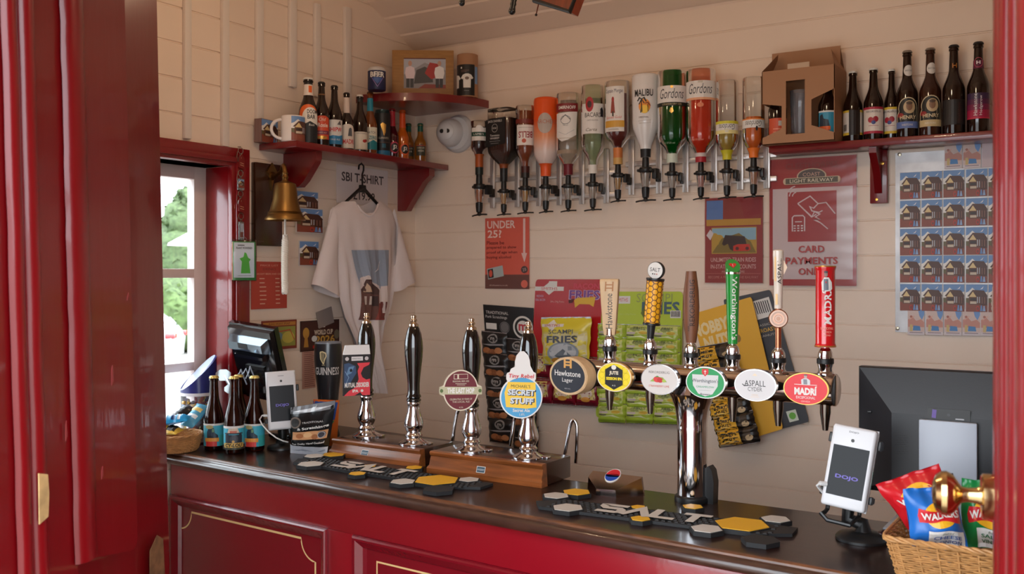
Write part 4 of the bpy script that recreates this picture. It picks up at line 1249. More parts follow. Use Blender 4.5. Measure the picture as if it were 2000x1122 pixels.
# sleeves: tapering tubes flattened front to back
def sleeve(top, mid, bot_a, bot_b, name='sleeve'):
    mb = MB(SHIRT)
    P0, P1 = hl(*top), hl(*mid); B0, B1 = hl(*bot_a), hl(*bot_b)
    n, m = 18, 10
    vs = []
    for j in range(m + 1):
        s_ = j / m
        a = Vector((P0[0] + (B0[0] - P0[0]) * s_, P0[1] + (B0[1] - P0[1]) * s_)); b = Vector((P1[0] + (B1[0] - P1[0]) * s_, P1[1] + (B1[1] - P1[1]) * s_))
        c, h = (a + b) / 2, (b - a) / 2
        for k in range(n):
            an = 2 * pi * k / n
            dep_ = (.016 + .018 * s_) * (1 + .22 * sin(3 * an + 1 + s_ * 2))
            vs.append((c.x + h.x * cos(an), -.006 + sin(an) * dep_, c.y + h.y * cos(an)))
    mb.add(vs, [(j * n + k, j * n + (k + 1) % n, (j + 1) * n + (k + 1) % n, (j + 1) * n + k) for j in range(m) for k in range(n)])
    mb.build(name, t, 180)
sleeve((648, 404), (655, 520), (607, 556), (656, 582))
sleeve((768, 408), (768, 520), (803, 548), (768, 570))
# neck rib
mb = MB(SHIRT)
Vn = [Vf[i] for i in range(7, 24)]
mb.tube([(v[0], v[1] - .001, v[2]) for v in Vn], .0045, n=8); mb.build('neck_rib', t, 80)
# the print follows the cloth: same rows and columns
mb = MB(WHITE)
def clothmap(x, y, h):
    """x, y on a unit square placed over the chest"""
    py = 712 - (712 - 490) * y * 1.0
    py = 624 - 134 * (y - 0) if False else 622 + 0 - 0
    return None
def shirt_at(px, py, h):
    j = (py - 394) / (768 - 394) * NR; l, r = lerp_tab(LT, py), lerp_tab(RT, py); i = (px - l) / (r - l) * NC
    i0, j0 = int(max(0, min(NC - 1, i))), int(max(0, min(NR - 1, j))); fi, fj = i - i0, j - j0
    q = lambda a, b: Vector(Vf[b * w_ + a])
    v = (q(i0, j0) * (1 - fi) + q(i0 + 1, j0) * fi) * (1 - fj) + (q(i0, j0 + 1) * (1 - fi) + q(i0 + 1, j0 + 1) * fi) * fj
    return v + Vector((0, -.0045 - h, 0))
def pm(x, y, h):
    py = 625 - (625 - 489) * y
    xl = 674 + (20 if py > 560 else 20 * (py - 489) / 71) * .8
    xr = 746 - 2 * (1 - y)
    return shirt_at(xl + (xr - xl) * x, py, h)
def cells(shapes, nx, ny):
    o = []
    for k, d, m in shapes:
        for b in range(ny):
            q = [(y, x) for x, y in d]
            q = clipx(q, b / ny, (b + 1) / ny)
            if len(q) > 2:
                q = [(x, y) for y, x in q]
                for a_ in range(nx):
                    z = clipx(q, a_ / nx, (a_ + 1) / nx)
                    if len(z) > 2: o.append((k, z, m))
    return o
TS = lambda *c: M('shirt print %d %d %d' % c, c, .8)
shp = [r_(0, .34, 1, 1, TS(150, 160, 176)), p_([(0, .52), (.06, .6), (.25, .64), (.4, .55), (.7, .48), (1, .5), (1, .2), (0, .2)], TS(222, 206, 200)), r_(0, 0, 1, .24, TS(150, 70, 62)), p_([(0, .0), (.0, .44), (.3, .58), (.66, .42), (.62, .2), (.5, .0)], TS(110, 74, 66)),
       p_([(.0, .42), (.18, .58), (.3, .58), (.68, .42), (.62, .36), (.1, .38)], TS(84, 60, 56)), p_([(.06, .4), (.17, .53), (.28, .4)], TS(206, 176, 150)), r_(.66, .02, 1, .26, TS(120, 60, 56)), r_(.72, .1, .8, .26, TS(214, 200, 196)), r_(.86, .06, .92, .2, TS(214, 200, 196)), r_(.08, .22, .14, .34, TS(206, 190, 180)), r_(.2, .22, .26, .34, TS(206, 190, 180)), r_(.4, .2, .58, .34, TS(70, 52, 50)), p_([(.5, .68), (.62, .74), (.74, .86), (.66, .72)], TS(226, 222, 222))]
h = 0
for s_ in shp:
    mb.art(cells([s_], 14, 16), pm, .0002 + h, 0); h += .0003
mb.build('printed_picture', t, 180, label='blue and brown railway cabin print')

# ================================================================== the spirit rack on the back wall
def wallB(px0, py0, px1, py1, off=.004):
    a, b = onY(px0, py0, YB - off), onY(px1, py1, YB - off)
    return Vector(((a.x + b.x) / 2, YB - off, (a.z + b.z) / 2)), abs(b.x - a.x), abs(a.z - b.z)
ALU = M('rack aluminium', (205, 198, 194), .35, .7)
OPY = YB - .078
CLEAR = glass('clear bottle glass', (251, 252, 251), .03, body=.025, bodyrgb=(210, 214, 210))
OPT = glass('optic chamber', (236, 236, 234), .05, body=.12, bodyrgb=(220, 214, 206))
def liquid(name, rgb, alpha=.75):
    return glass(name, rgb, .08, fresn=1.15, body=alpha, bodyrgb=rgb)
# bottle: px centre, y of the glass base (top), half width px, y of the neck end, y of the lever bar
SP = [(936, 237, 17, 342, 421), (984, 213, 28, 355, 420), (1026, 207, 19, 348, 417), (1066, 192, 24, 345, 415), (1110, 183, 24, 344, 413), (1158, 168, 23.5, 340, 411),
      (1207, 160, 26, 322, 394), (1261, 147, 27, 308, 393), (1313, 140, 29, 319, 391), (1369, 137, 28.5, 318, 389), (1420, 158, 21.5, 313, 387), (1472, 152, 21.5, 309, 385)]
rows = [SP[:6], SP[6:]]
for ri, row in enumerate(rows):
    pts = [onY(q[0], q[4], OPY) for q in row]
    zbar = sum(p.z for p in pts) / 6
    xa, xb = pts[0].x - .03, pts[-1].x + .048
    rk = thing('optic_rack', ('metal bottle rack on the wall holding the six lower upside-down bottles', 'metal bottle rack on the wall holding the six higher upside-down bottles')[ri], 'bottle rack', ((xa + xb) / 2, YB, zbar))
    W = xb - xa
    for dz in (.062, .142):
        mb = MB(ALU); mb.box((.02, -.012, dz), (W - .02, .012, .018), bev=.002)
        for k in range(9): mb.lathe([(.004, -.0185), (.004, -.0205), (0, -.021)], axis='y', n=10); mb.v[-21:] = [Vector((v.x - W / 2 + .05 + k * W / 9.4, v.y, v.z + dz)) for v in mb.v[-21:]]
        mb.build('rail', rk)
    for p in pts:
        mb = MB(ALU); mb.box((p.x - rk.location.x + .026, -.021, .13), (.022, .006, .2), bev=.001); mb.box((p.x - rk.location.x + .03, -.026, .13), (.003, .012, .2)); mb.build('upright', rk)
RACK_Z = {}
def optic(i, label, liq):
    px, _, _, ny, by = SP[i]
    p = onY(px, by, OPY)
    z0 = p.z
    Z = dep(p)
    t = thing('optic_measure', label, 'spirit measure', (p.x, p.y, z0), -12 + (i % 3) * 8, 'spirit measures under the upside-down bottles')
    f = (zpx(ny, Z) - z0) / .14     # up to the bottle mouth
    zt = .14
    MBs = lambda m: MB(m).at(s=f)
    mb = MBs(BLKPLA)
    mb.lathe([(0, zt), (.0105, zt), (.0115, zt - .02), (.0115, zt - .032), (.0, zt - .032)], n=18)
    mb.build('bung', t)
    zc = zt - .032
    mb = MBs(BLKPLA)
    mb.lathe([(0, zc), (.019, zc), (.021, zc - .004), (.021, zc - .013), (.018, zc - .017), (0, zc - .017)], n=24)
    mb.box((0, -.0, zc - .009), (.056, .02, .009), bev=.003); mb.box((.026, .02, zc - .02), (.016, .03, .034), bev=.004); mb.box((.026, .037, zc - .03), (.012, .02, .03), bev=.003)
    mb.build('top_collar', t)
    mb = MBs(C(210, 206, 200)); mb.box((0, -.0108, zc - .009), (.022, .001, .003)); mb.build('collar_mark', t)
    mb = MBs(OPT); mb.lathe([(.017, zc - .017), (.0165, zc - .03), (.0125, zc - .062), (.0105, zc - .068)], n=22); mb.build('chamber', t)
    mb = MBs(liq); mb.lathe([(0, zc - .02), (.0145, zc - .02), (.0145, zc - .03), (.0112, zc - .062), (0, zc - .066)], n=18); mb.build('measured_spirit', t)
    mb = MBs(BLKPLA)
    mb.lathe([(0, zc - .064), (.0125, zc - .064), (.0125, zc - .078), (.0105, zc - .096), (.006, zc - .1), (.0055, .01), (.0075, .006), (.0075, 0), (.0, -.003)], n=20)
    mb.build('valve', t)
    mb = MBs(BLKPLA)
    mb.tube([(-.036, .002, -.001), (-.02, -.002, .001), (0, -.004, .002), (.02, -.002, .0025), (.036, .002, .002)], .0028, n=8)
    mb.box((0, -.002, .002), (.016, .012, .005), bev=.001)
    mb.build('push_bar', t)
    return z0, p
def spirit(i, label, prof, gl, liq=None, lv0=0, lv1=1, arts=(), neck=None, name='spirit_bottle', square=False, rz=None, bandm=None):
    """prof: (share of half width, share of height) from base (0) to neck mouth (1), drawn upside down"""
    px, ty, hw, ny, by = SP[i]
    ztop, p = None, onY(px, by, OPY)
    Z = dep(p)
    zt = zpx(ty, Z); zn = zpx(ny, Z) + .0004
    H = zt - zn; r = hw / FPX * Z
    t = thing(name, label, 'bottle', (p.x, p.y, zn), rz if rz is not None else face(p, -2), 'upside-down spirit bottles in the wall racks')
    P = [(a * r, H * (1 - b)) for a, b in prof]
    def solid(P, m, n=30):
        mb = MB(m)
        if square:
            k = 28
            vs, fs = [], []
            for a, z in P:
                for q in range(k):
                    an = 2 * pi * q / k
                    e = .38 if a > r * .5 else 1 - .62 * min(1, max(0, (a - r * .3) / (r * .2)))
                    c_, s_ = cos(an), sin(an)
                    vs.append((a * (abs(c_) ** e) * (1 if c_ >= 0 else -1), a * (abs(s_) ** e) * (1 if s_ >= 0 else -1) * (.8 if a > r * .5 else 1), z))
            for j in range(len(P) - 1):
                for q in range(k): fs.append((j * k + q, j * k + (q + 1) % k, (j + 1) * k + (q + 1) % k, (j + 1) * k + q)[::-1])
            fs.append(tuple(range(k))); fs.append(tuple(range(len(P) * k - k, len(P) * k))[::-1])
            mb.add(vs, fs)
        else: mb.lathe(P, None, n)
        return mb
    solid(P, gl).build('bottle_glass', t, 50)
    if liq:
        z0, z1 = H * (1 - lv1), H * (1 - lv0)
        Q = []
        def ins(a, z): return (max(a - r * .055, a * .6), z)
        S_ = [q for q in P if q[0] > 0][::-1]
        lo = [q for q in S_ if z0 < q[1] < z1]
        def ra(z):
            for a, b in zip(S_, S_[1:]):
                if a[1] <= z <= b[1] and b[1] > a[1]: return a[0] + (b[0] - a[0]) * (z - a[1]) / (b[1] - a[1])
            return S_[-1][0]
        Q = [ins(ra(z0), z0)] + [ins(*q) for q in lo] + [ins(ra(z1), z1)]
        if not square: Q = [(0, z0)] + Q + [(0, z1)]
        solid(Q, liq, 24).build('liquid', t, 50)
    if arts:
        mb = MB(WHITE)
        mp = (lambda x, y, h: Vector((x, -r * .803 - h, y))) if square else cyl(r)
        mb.art(xf(arts, r, H), mp, .0008, .00025, strip=0 if square else r * .22)
        mb.build('label', t, 60)
    if neck:
        mb = MB(WHITE)
        for b0, b1, m in neck:
            z0, z1 = H * (1 - b1), H * (1 - b0)
            S_ = [q for q in P if q[0] > 0][::-1]
            def ra(z):
                for a, b in zip(S_, S_[1:]):
                    if a[1] <= z <= b[1] and b[1] > a[1]: return a[0] + (b[0] - a[0]) * (z - a[1]) / (b[1] - a[1])
                return S_[0][0]
            zs = [z0] + [q[1] for q in S_ if z0 < q[1] < z1] + [z1]
            mb.lathe([(ra(z) + .0006, z) for z in zs], m, 24)
        mb.build('neck_band', t, 60)
    return t, H, r
ROUND = [(0, .0), (.86, .0), (.97, .008), (1, .03), (1, .66), (.97, .7), (.86, .755), (.66, .80), (.44, .835), (.36, .86), (.34, .9), (.33, 1), (0, 1)]
def R_(s, n=.33): return [(0, .0), (.86, .0), (.97, .008), (1, .03), (1, s), (.97, s + .04), (.84, s + .09), (.62, s + .13), (n + .08, s + .17), (n, s + .2), (n, 1), (0, 1)]
LW = C(232, 226, 220); RD = C(186, 40, 40)
Y_ = lambda v: v
# share coordinates for labels: x in half widths, y in heights above the mouth
spirit(0, 'upside-down dark rum bottle with a white and green label, leftmost in the rack', R_(.46, .44), CLEAR, liquid('dark rum', (52, 16, 16), .85), .12, 1, [r_(-.95, .62, 1.1, .86, LW), r_(-.95, .7, 1.1, .78, C(38, 78, 62)), t_("LAMB'S", -.05, .74, 1.2, .035, LW), p_([(-.4, .86), (-.2, .9), (.2, .9), (.5, .86)], LW)], [(.62, .86, C(170, 80, 26)), (.86, 1, C(24, 34, 30))])
spirit(1, 'upside-down square whiskey bottle with a black label', [(0, 0), (.9, 0), (.99, .01), (1, .03), (1, .56), (.95, .61), (.8, .66), (.5, .72), (.3, .78), (.26, .84), (.25, 1), (0, 1)], CLEAR, liquid('whiskey', (70, 24, 14), .88), .14, .98,
       [p_([(-.96, .46), (-.96, .84), (.72, .86), (.72, .5)], C(24, 24, 26)), ring(-.18, .72, .24, .055, .008, C(190, 186, 180)), t_('JACK DANIELS', -.16, .81, 1.2, .04, LW), t_('OLD No.7', -.18, .72, .36, .024, LW), t_('Tennessee', -.16, .62, .8, .026, LW), t_('WHISKEY', -.16, .58, .8, .026, LW), l_([(-.6, .54), (.3, .54)], .006, C(180, 180, 180)), l_([(-.5, .51), (.2, .51)], .006, C(180, 180, 180))],
       [(.76, .82, C(140, 70, 30)), (.82, 1, C(24, 24, 26))], square=True, rz=-4)
spirit(2, 'upside-down whisky bottle with a white label printed upside down', R_(.6, .42), CLEAR, liquid('whisky amber', (134, 58, 18), .8), .08, 1, [r_(-.95, .44, 1.0, .72, LW), t_('BELLS', .05, .585, 1.5, .09, C(150, 30, 36), rot=180, bold=.02), e_(-.1, .5, .22, .03, C(190, 80, 50)), r_(-.7, .68, .8, .685, C(160, 150, 140)), r_(-1.2, .74, 1.2, .8, C(120, 40, 30))], [(.84, .93, C(70, 24, 20)), (.93, 1, C(30, 26, 24))])
# frosted orange to white
gm = bpy.data.materials.new('orange fading frosted glass'); gm.use_nodes = True
_n = gm.node_tree; _b = _n.nodes['Principled BSDF']; _b.inputs['Roughness'].default_value = .25
_t = _n.nodes.new('ShaderNodeTexCoord'); _s = _n.nodes.new('ShaderNodeSeparateXYZ'); _r = _n.nodes.new('ShaderNodeValToRGB')
_n.links.new(_t.outputs['Generated'], _s.inputs[0]); _n.links.new(_s.outputs[2], _r.inputs[0]); _n.links.new(_r.outputs[0], _b.inputs['Base Color'])
_e = _r.color_ramp.elements
_e[0].position = .3; _e[0].color = lin((226, 204, 196)); _e[1].position = .72; _e[1].color = lin((232, 84, 26))
_x = _e.new(.5); _x.color = lin((228, 150, 110))
spirit(3, 'upside-down frosted orange to white schnapps bottle with a silver oval', [(0, 0), (.8, 0), (.94, .01), (1, .04), (1, .62), (.97, .7), (.85, .77), (.62, .83), (.45, .86), (.42, .9), (.4, 1), (0, 1)], gm, None, 0, 0, [e_(-.05, .66, .62, .13, C(186, 170, 160)), t_('ARCHERS', .1, .68, 1.7, .05, C(180, 100, 70))], [(.84, 1, C(232, 90, 32))])
spirit(4, 'upside-down clear vodka bottle with a red banner and white label', R_(.68, .36), CLEAR, liquid('vodka', (244, 240, 234), .1), .1, 1, [r_(-1.2, .76, .9, .86, C(130, 30, 36)), t_('SMIRNOFF', -.1, .81, 1.5, .04, LW, bold=.02), p_([(-1.1, .46), (-.5, .4), (0, .42), (.7, .48), (.8, .76), (-1.1, .74)], LW), ring(-.2, .66, .4, .05, .012, C(130, 130, 130)), l_([(-.6, .66), (-.2, .72), (.2, .66)], .014, C(90, 90, 90)), t_('No.21', -.2, .6, .4, .03, C(120, 120, 120)), l_([(-.8, .52), (-.2, .48), (.5, .54)], .006, C(160, 160, 160)), r_(-1.0, .255, .8, .3, C(150, 130, 110)), l_([(-.9, .44), (.6, .44)], .008, C(170, 150, 120))], [(.86, .99, C(112, 20, 34))])
GREENISH = glass('pale green bottle glass', (236, 244, 234), .03, body=.06, bodyrgb=(170, 190, 166))
spirit(5, 'upside-down clear white rum bottle with a white label and red circle', R_(.66, .36), GREENISH, liquid('white rum', (232, 238, 224), .12), .16, 1, [r_(-1.0, .44, 1.1, .78, LW), e_(-.25, .77, .34, .085, C(176, 30, 40)), e_(-.25, .77, .18, .04, C(60, 20, 24)), t_('BACARDI', .1, .65, 1.5, .05, INK), p_([(.66, .63), (.66, .72), (.85, .74), (1.0, .7), (1.0, .63)], C(40, 40, 44)), t_('CARTA BLANCA', .0, .59, .9, .016, C(120, 110, 100)), t_('Carta', -.1, .485, .9, .035, C(110, 90, 60), shear=.3)], [(.9, 1, C(228, 222, 214))])
spirit(6, 'upside-down spiced rum bottle with a white and gold label', R_(.6, .34), CLEAR, liquid('spiced rum', (96, 22, 14), .85), .16, 1, [r_(-1.05, .38, .5, .92, LW), t_('Captain Morgan', -.3, .86, 1.4, .06, C(60, 60, 90)), e_(-.35, .76, .1, .035, C(170, 50, 50)), p_([(-.52, .6), (-.45, .74), (-.25, .74), (-.18, .6)], C(150, 60, 50)), p_([(-.4, .56), (-.4, .62), (-.28, .62), (-.28, .56)], C(70, 60, 50)), t_('Spiced Gold', -.3, .545, 1.2, .04, C(206, 80, 60), shear=.3), r_(-1.05, .43, .5, .51, C(214, 160, 62)), t_('ORIGINAL', -.3, .405, .8, .016, C(120, 100, 80))], [(.8, .92, C(206, 120, 60)), (.92, 1, C(206, 160, 90))])
MALI = M('white frosted bottle', (232, 228, 226), .2, coat=.4)
spirit(7, 'upside-down white coconut rum bottle with a palm tree sunset picture', [(0, 0), (.84, 0), (.95, .01), (1, .035), (.97, .45), (.98, .58), (.9, .66), (.66, .76), (.44, .85), (.37, .91), (.35, 1), (0, 1)], MALI, None, 0, 0, [t_('MALIBU', -.12, .76, 1.4, .085, INK, bold=.02), e_(-.05, .6, .42, .085, C(240, 150, 50)), e_(-.05, .56, .3, .05, C(250, 206, 70)), p_([(-.35, .52), (-.3, .6), (-.26, .52)], C(40, 36, 30)), l_([(-.22, .53), (-.26, .64), (-.24, .68)], .02, INK), l_([(-.55, .66), (-.4, .7), (-.24, .68), (-.08, .7), (.08, .65)], .024, INK), l_([(-.44, .62), (-.24, .68), (-.06, .63)], .02, INK), l_([(.2, .53), (.18, .62)], .012, INK), l_([(.0, .63), (.18, .64), (.36, .6)], .018, C(130, 50, 30)), t_('ORIGINAL', -.1, .465, .7, .02, C(110, 90, 90)), l_([(-.5, .42), (.4, .43)], .006, C(170, 165, 160)), l_([(-.4, .39), (.4, .4)], .006, C(170, 165, 160))], [(.9, 1, C(24, 24, 26))])
GRG = glass('green bottle glass', (70, 166, 84), .03, body=.3, bodyrgb=(16, 110, 44))
spirit(8, 'largest green glass gin bottle upside down in the rack', R_(.7, .36), GRG, liquid('green gin', (14, 120, 46), .6), .06, .98, [r_(-1.3, .64, 1.3, .82, LW), t_('Gordons', .0, .735, 1.7, .11, C(70, 70, 74), shear=.3), r_(-1.3, .6, 1.3, .64, C(30, 34, 30)), t_('LONDON DRY GIN', 0, .62, 1.3, .018, C(206, 190, 140)), e_(0, .805, .1, .014, GOLD), p_([(-.16, .54), (-.02, .52), (.12, .54), (.06, .58), (-.08, .58)], GOLD), t_('70cl 37.5% vol', -.2, .2, .8, .02, C(160, 190, 160))], [(.9, 1, C(206, 216, 200))])
spirit(9, 'upside-down gin bottle full of red-orange liquid with a white band', R_(.72, .36), glass('pink bottle glass', (250, 214, 200), .03, body=.1, bodyrgb=(230, 120, 90)), liquid('pink gin', (206, 58, 28), .8), .28, .99, [r_(-1.3, .68, 1.3, .86, LW), t_('Gordons', .0, .775, 1.7, .11, C(70, 70, 74), shear=.3), r_(-1.3, .655, 1.3, .68, C(236, 170, 130)), p_([(-.16, .835), (.16, .835), (.16, .857), (-.16, .857)], C(206, 196, 180)), e_(0, .6, .22, .025, C(226, 130, 90)), t_('70cl 37.5% vol', -.2, .23, .8, .02, C(240, 170, 140))], [(.9, .94, C(214, 196, 190)), (.94, 1, C(170, 30, 44))])
spirit(10, 'smaller upside-down gin bottle with pale yellow liquid and a yellow and white band', R_(.74, .4), CLEAR, liquid('yellow gin', (206, 176, 70), .45), .62, 1, [r_(-1.3, .36, 1.3, .44, LW), r_(-1.3, .315, 1.3, .36, C(236, 222, 150)), r_(-1.3, .44, 1.3, .475, C(214, 206, 60)), t_('Gordons', .0, .4, 1.5, .07, C(90, 90, 80), rot=180, shear=.3), p_([(-.14, .33), (.14, .33), (.14, .38), (-.14, .38)], C(220, 214, 190))], [(.88, 1, C(206, 196, 40))])
spirit(11, 'smaller upside-down gin bottle with orange liquid, rightmost in the rack', R_(.74, .4), CLEAR, liquid('orange gin', (226, 108, 28), .7), .5, 1, [r_(-1.3, .36, 1.3, .46, LW), r_(-1.3, .46, 1.3, .475, C(236, 140, 60)), t_('Gordons', .0, .41, 1.5, .07, C(90, 90, 80), rot=180, shear=.3), e_(.3, .35, .1, .03, INK)], [(.88, 1, C(236, 120, 36))])
MS = [('dark amber', liquid('measure amber', (190, 98, 20), .6)), ('pale', liquid('measure clear', (206, 196, 188), .35)), ('pink', liquid('measure pink', (214, 150, 140), .5)), ('tan', liquid('measure tan', (208, 146, 104), .6)), ('golden', liquid('measure gold', (206, 150, 40), .6))]
OL = [('spirit measure with amber liquid below the leftmost dark rum bottle', 0), ('spirit measure with golden liquid below the square whiskey bottle', 4), ('spirit measure with golden liquid below the whisky bottle', 4), ('spirit measure with pale liquid below the frosted orange bottle', 1), ('spirit measure with pale liquid below the clear vodka bottle', 1), ('spirit measure with pale liquid below the white rum bottle', 1), ('spirit measure with golden liquid below the spiced rum bottle', 4), ('spirit measure with clear liquid below the white coconut rum bottle', 1), ('spirit measure with clear liquid below the large green bottle', 1), ('spirit measure with pink liquid below the red-orange gin bottle', 2), ('spirit measure with pale liquid below the yellow banded bottle', 1), ('spirit measure with tan liquid below the rightmost orange bottle', 3)]
for i, (lb, k) in enumerate(OL): optic(i, lb, MS[k][1])

# ================================================================== posters on the back wall
GL = glass('laminate', (252, 250, 250), .12, fresn=1.5)
o, W, H = wallB(948, 427, 1034, 565)
SAL = C(218, 96, 78)
sheet('age_check_poster', 'red poster reading UNDER 25? with a white down arrow', 'poster', o, W, H, 0,
      [r_(-W / 2, -H / 2, W / 2, -H * .3, C(110, 68, 60)), t_('UNDER', -W * .13, H * .405, W * .64, H * .11, C(236, 206, 196), bold=.02), t_('25?', -W * .28, H * .275, W * .32, H * .11, C(236, 206, 196), bold=.02)] +
      [t_(s_, -W * .46 + w_ * W / 2, H * (.15 - k * .07), w_ * W, H * .05, C(130, 50, 44), bold=.015) for k, (s_, w_) in enumerate((('Please be', .4), ('prepared to show', .68), ('proof of age when', .7), ('buying alcohol', .56)))] +
      [r_(W * .37, -H * .05, W * .42, H * .48, C(234, 196, 190)), p_([(W * .33, -H * .0), (W * .46, -H * .0), (W * .4, -H * .13)], C(234, 196, 190)), e_(W * .4, -H * .23, W * .075, H * .05, C(80, 60, 60)), t_('25', W * .4, -H * .23, W * .08, H * .04, C(200, 180, 176), rot=12), e_(W * .4, -H * .43, W * .075, H * .055, C(226, 110, 92)),
       p_([(-W * .45, -H * .22), (-W * .09, -H * .17), (-W * .06, -H * .32), (-W * .42, -H * .37)], C(172, 182, 180)), p_([(-W * .43, -H * .23), (-W * .31, -H * .215), (-W * .29, -H * .34), (-W * .41, -H * .355)], C(50, 44, 46)), e_(-W * .36, -H * .285, W * .04, H * .05, C(214, 90, 70)), t_('drinkaware.co.uk', -W * .18, -H * .45, W * .42, H * .02, C(220, 190, 180))], SAL, .0015)
o, W, H = wallB(1377, 388, 1490, 553, .008)
sheet('train_poster', 'glossy poster of a steam train reading UNLIMITED TRAIN RIDES below the bottle rack', 'poster', o, W, H, 0,
      [r_(-W * .47, H * .24, W * .47, H * .47, C(150, 60, 56)), r_(-W * .47, H * .24, -W * .18, H * .47, C(96, 132, 186)), p_([(W * .1, H * .47), (W * .2, H * .24), (W * .47, H * .3), (W * .47, H * .47)], C(150, 44, 50)), r_(-W * .47, H * .17, W * .47, H * .245, C(196, 150, 62)), r_(-W * .38, -H * .16, W * .4, H * .15, C(196, 160, 70)), r_(-W * .37, H * .0, W * .39, H * .14, C(150, 186, 200)), p_([(-W * .37, -H * .15), (-W * .2, H * .02), (W * .1, H * .08), (W * .3, -H * .02), (W * .39, -H * .15)], C(140, 120, 60)),
       p_([(-W * .2, -H * .05), (-W * .14, H * .06), (W * .2, H * .04), (W * .24, -H * .08), (W * .0, -H * .13)], C(66, 54, 52)), p_([(W * .0, -H * .13), (W * .0, -H * .07), (W * .08, -H * .05), (W * .28, -H * .05), (W * .3, -H * .11), (W * .26, -H * .13)], C(206, 60, 48)), e_(W * .07, -H * .1, W * .03, H * .02, C(90, 40, 40)), e_(W * .24, -H * .1, W * .03, H * .02, C(90, 40, 40)), p_([(-W * .47, H * .06), (-W * .4, H * .13), (-W * .34, H * .08), (-W * .4, H * .0)], C(216, 206, 206)),
       t_('UNLIMITED TRAIN RIDES', 0, -H * .23, W * .78, H * .05, C(226, 186, 180), bold=.01), t_('IN-STATION DISCOUNTS', 0, -H * .31, W * .78, H * .05, C(226, 186, 180), bold=.01), t_('AND MUCH MORE', 0, -H * .37, W * .4, H * .025, C(216, 170, 160)), r_(-W * .47, -H * .395, W * .47, -H * .39, C(200, 120, 110)), t_('BECOME A FRIEND OF THE RAILWAY', 0, -H * .435, W * .86, H * .03, C(206, 140, 130))], C(156, 62, 60), .0012, gloss=GL, waves=.0014)
o, W, H = wallB(1503, 313, 1673, 559, .006)
CR_ = C(170, 56, 54); LG = C(222, 204, 202)
pw_ = W * .012
hand = [l_([(-.16, .16), (-.02, .24), (.07, .15)], .014, LG), l_([(-.16, .16), (.0, .0), (.05, .03)], .014, LG), l_([(-.02, .24), (-.16, .16)], .014, LG), l_([(.07, .15), (.02, .1), (-.02, .12), (.0, .07), (.08, .05), (.12, .07)], .013, LG), l_([(.07, .15), (.16, .16), (.26, .03)], .013, LG), l_([(.0, .0), (.03, .06), (.09, .03), (.04, .0), (.09, -.03), (.03, -.03), (.1, -.07)], .012, LG), l_([(.1, -.07), (.18, -.14)], .013, LG)]
hand += [ring(-.17, .24, .05 + k * .035, .05 + k * .035, .012, LG, 10, pi * .55, pi * .98) for k in range(3)]
hand += [l_([(-.22, -.16), (-.22, .0), (-.2, .02), (-.1, .02), (-.08, .0), (-.08, -.16)], .014, LG), l_([(-.19, -.05), (-.11, -.05)], .012, LG)] + [r_(-.205 + a * .042, -.16 + b * .028, -.18 + a * .042, -.145 + b * .028, LG) for a in range(3) for b in range(3)]
hand = xf(hand, W * 1.02, W * 1.02, W * .0, H * .035)
sheet('card_payment_poster', 'laminated red and white poster reading CARD PAYMENTS ONLY', 'poster', o, W, H, 0,
      [r_(-W * .46, -H * .45, W * .46, H * .265, C(214, 196, 194)), r_(-W * .28, -H * .155, W * .28, H * .235, CR_)] + hand +
      [t_('CLEETHORPES', 0, H * .437, W * .6, H * .045, C(150, 70, 64)), e_(0, H * .355, W * .17, H * .06, C(200, 170, 140)), e_(0, H * .355, W * .155, H * .053, C(86, 74, 70)), t_('COAST', 0, H * .368, W * .2, H * .028, C(206, 160, 140)), r_(-W * .3, H * .294, W * .3, H * .346, C(206, 180, 150)), e_(-W * .3, H * .32, W * .03, H * .026, C(206, 180, 150)), e_(W * .3, H * .32, W * .03, H * .026, C(206, 180, 150)), r_(-W * .3, H * .299, W * .3, H * .341, C(94, 84, 70)), t_('LIGHT RAILWAY', 0, H * .32, W * .5, H * .028, C(230, 216, 190)),
       t_('CARD', 0, -H * .215, W * .3, H * .055, CR_, bold=.025), t_('PAYMENTS', 0, -H * .305, W * .6, H * .055, CR_, bold=.025), t_('ONLY', 0, -H * .39, W * .3, H * .055, CR_, bold=.025)], CR_, .0012, gloss=GL)
# ================================================================== right hand shelf
RZ_, RY0 = 2.063, YB - .13
xl = onY(1501, 285, RY0).x
t = thing('wall_shelf', 'dark red wooden shelf on the back wall under the row of beer bottles', 'shelf', (xl, YB, RZ_))
mb = MB(SHELFR); mb.box((.72, -.066, -.011), (1.44, .128, .022), bev=.002); mb.build('shelf_board', t)
mb = MB(SHELFR)
pb0, pb1 = onY(1698, 340, YB - .03), onY(1732, 340, YB - .03)
zlo = onY(1715, 397, YB - .03).z
bxc, bw_ = (pb0.x + pb1.x) / 2 - xl, pb1.x - pb0.x
mb.box((bxc, -.012, (zlo - RZ_ - .022) / 2), (bw_, .022, RZ_ - zlo - .022), bev=.002)
vs = [(-.022, -.0225), (-.11, -.0225), (-.11, -.04), (-.05, -.1), (-.03, -.15), (-.022, -.16)]
for s_ in (1,):
    n = len(vs)
    V = [(bxc - .011, y, z) for y, z in vs] + [(bxc + .011, y, z) for y, z in vs]
    mb.add(V, [tuple(range(n)), tuple(range(2 * n - 1, n - 1, -1))] + [(i, n + i, n + (i + 1) % n, (i + 1) % n) for i in range(n)])
mb.build('bracket', t)
mb = MB(BRASS)
for dx, dz in ((.012, -.065), (-.006, zlo - RZ_ + .012)): mb.lathe([(.0045, -.0226), (.0045, -.0245), (0, -.0252)], axis='y', n=12); mb.v[-25:] = [Vector((v.x + bxc + dx, v.y, v.z + dz)) for v in mb.v[-25:]]
mb.v = [Vector((v.x, v.y, v.z)) for v in mb.v]
mb.build('screw', t)
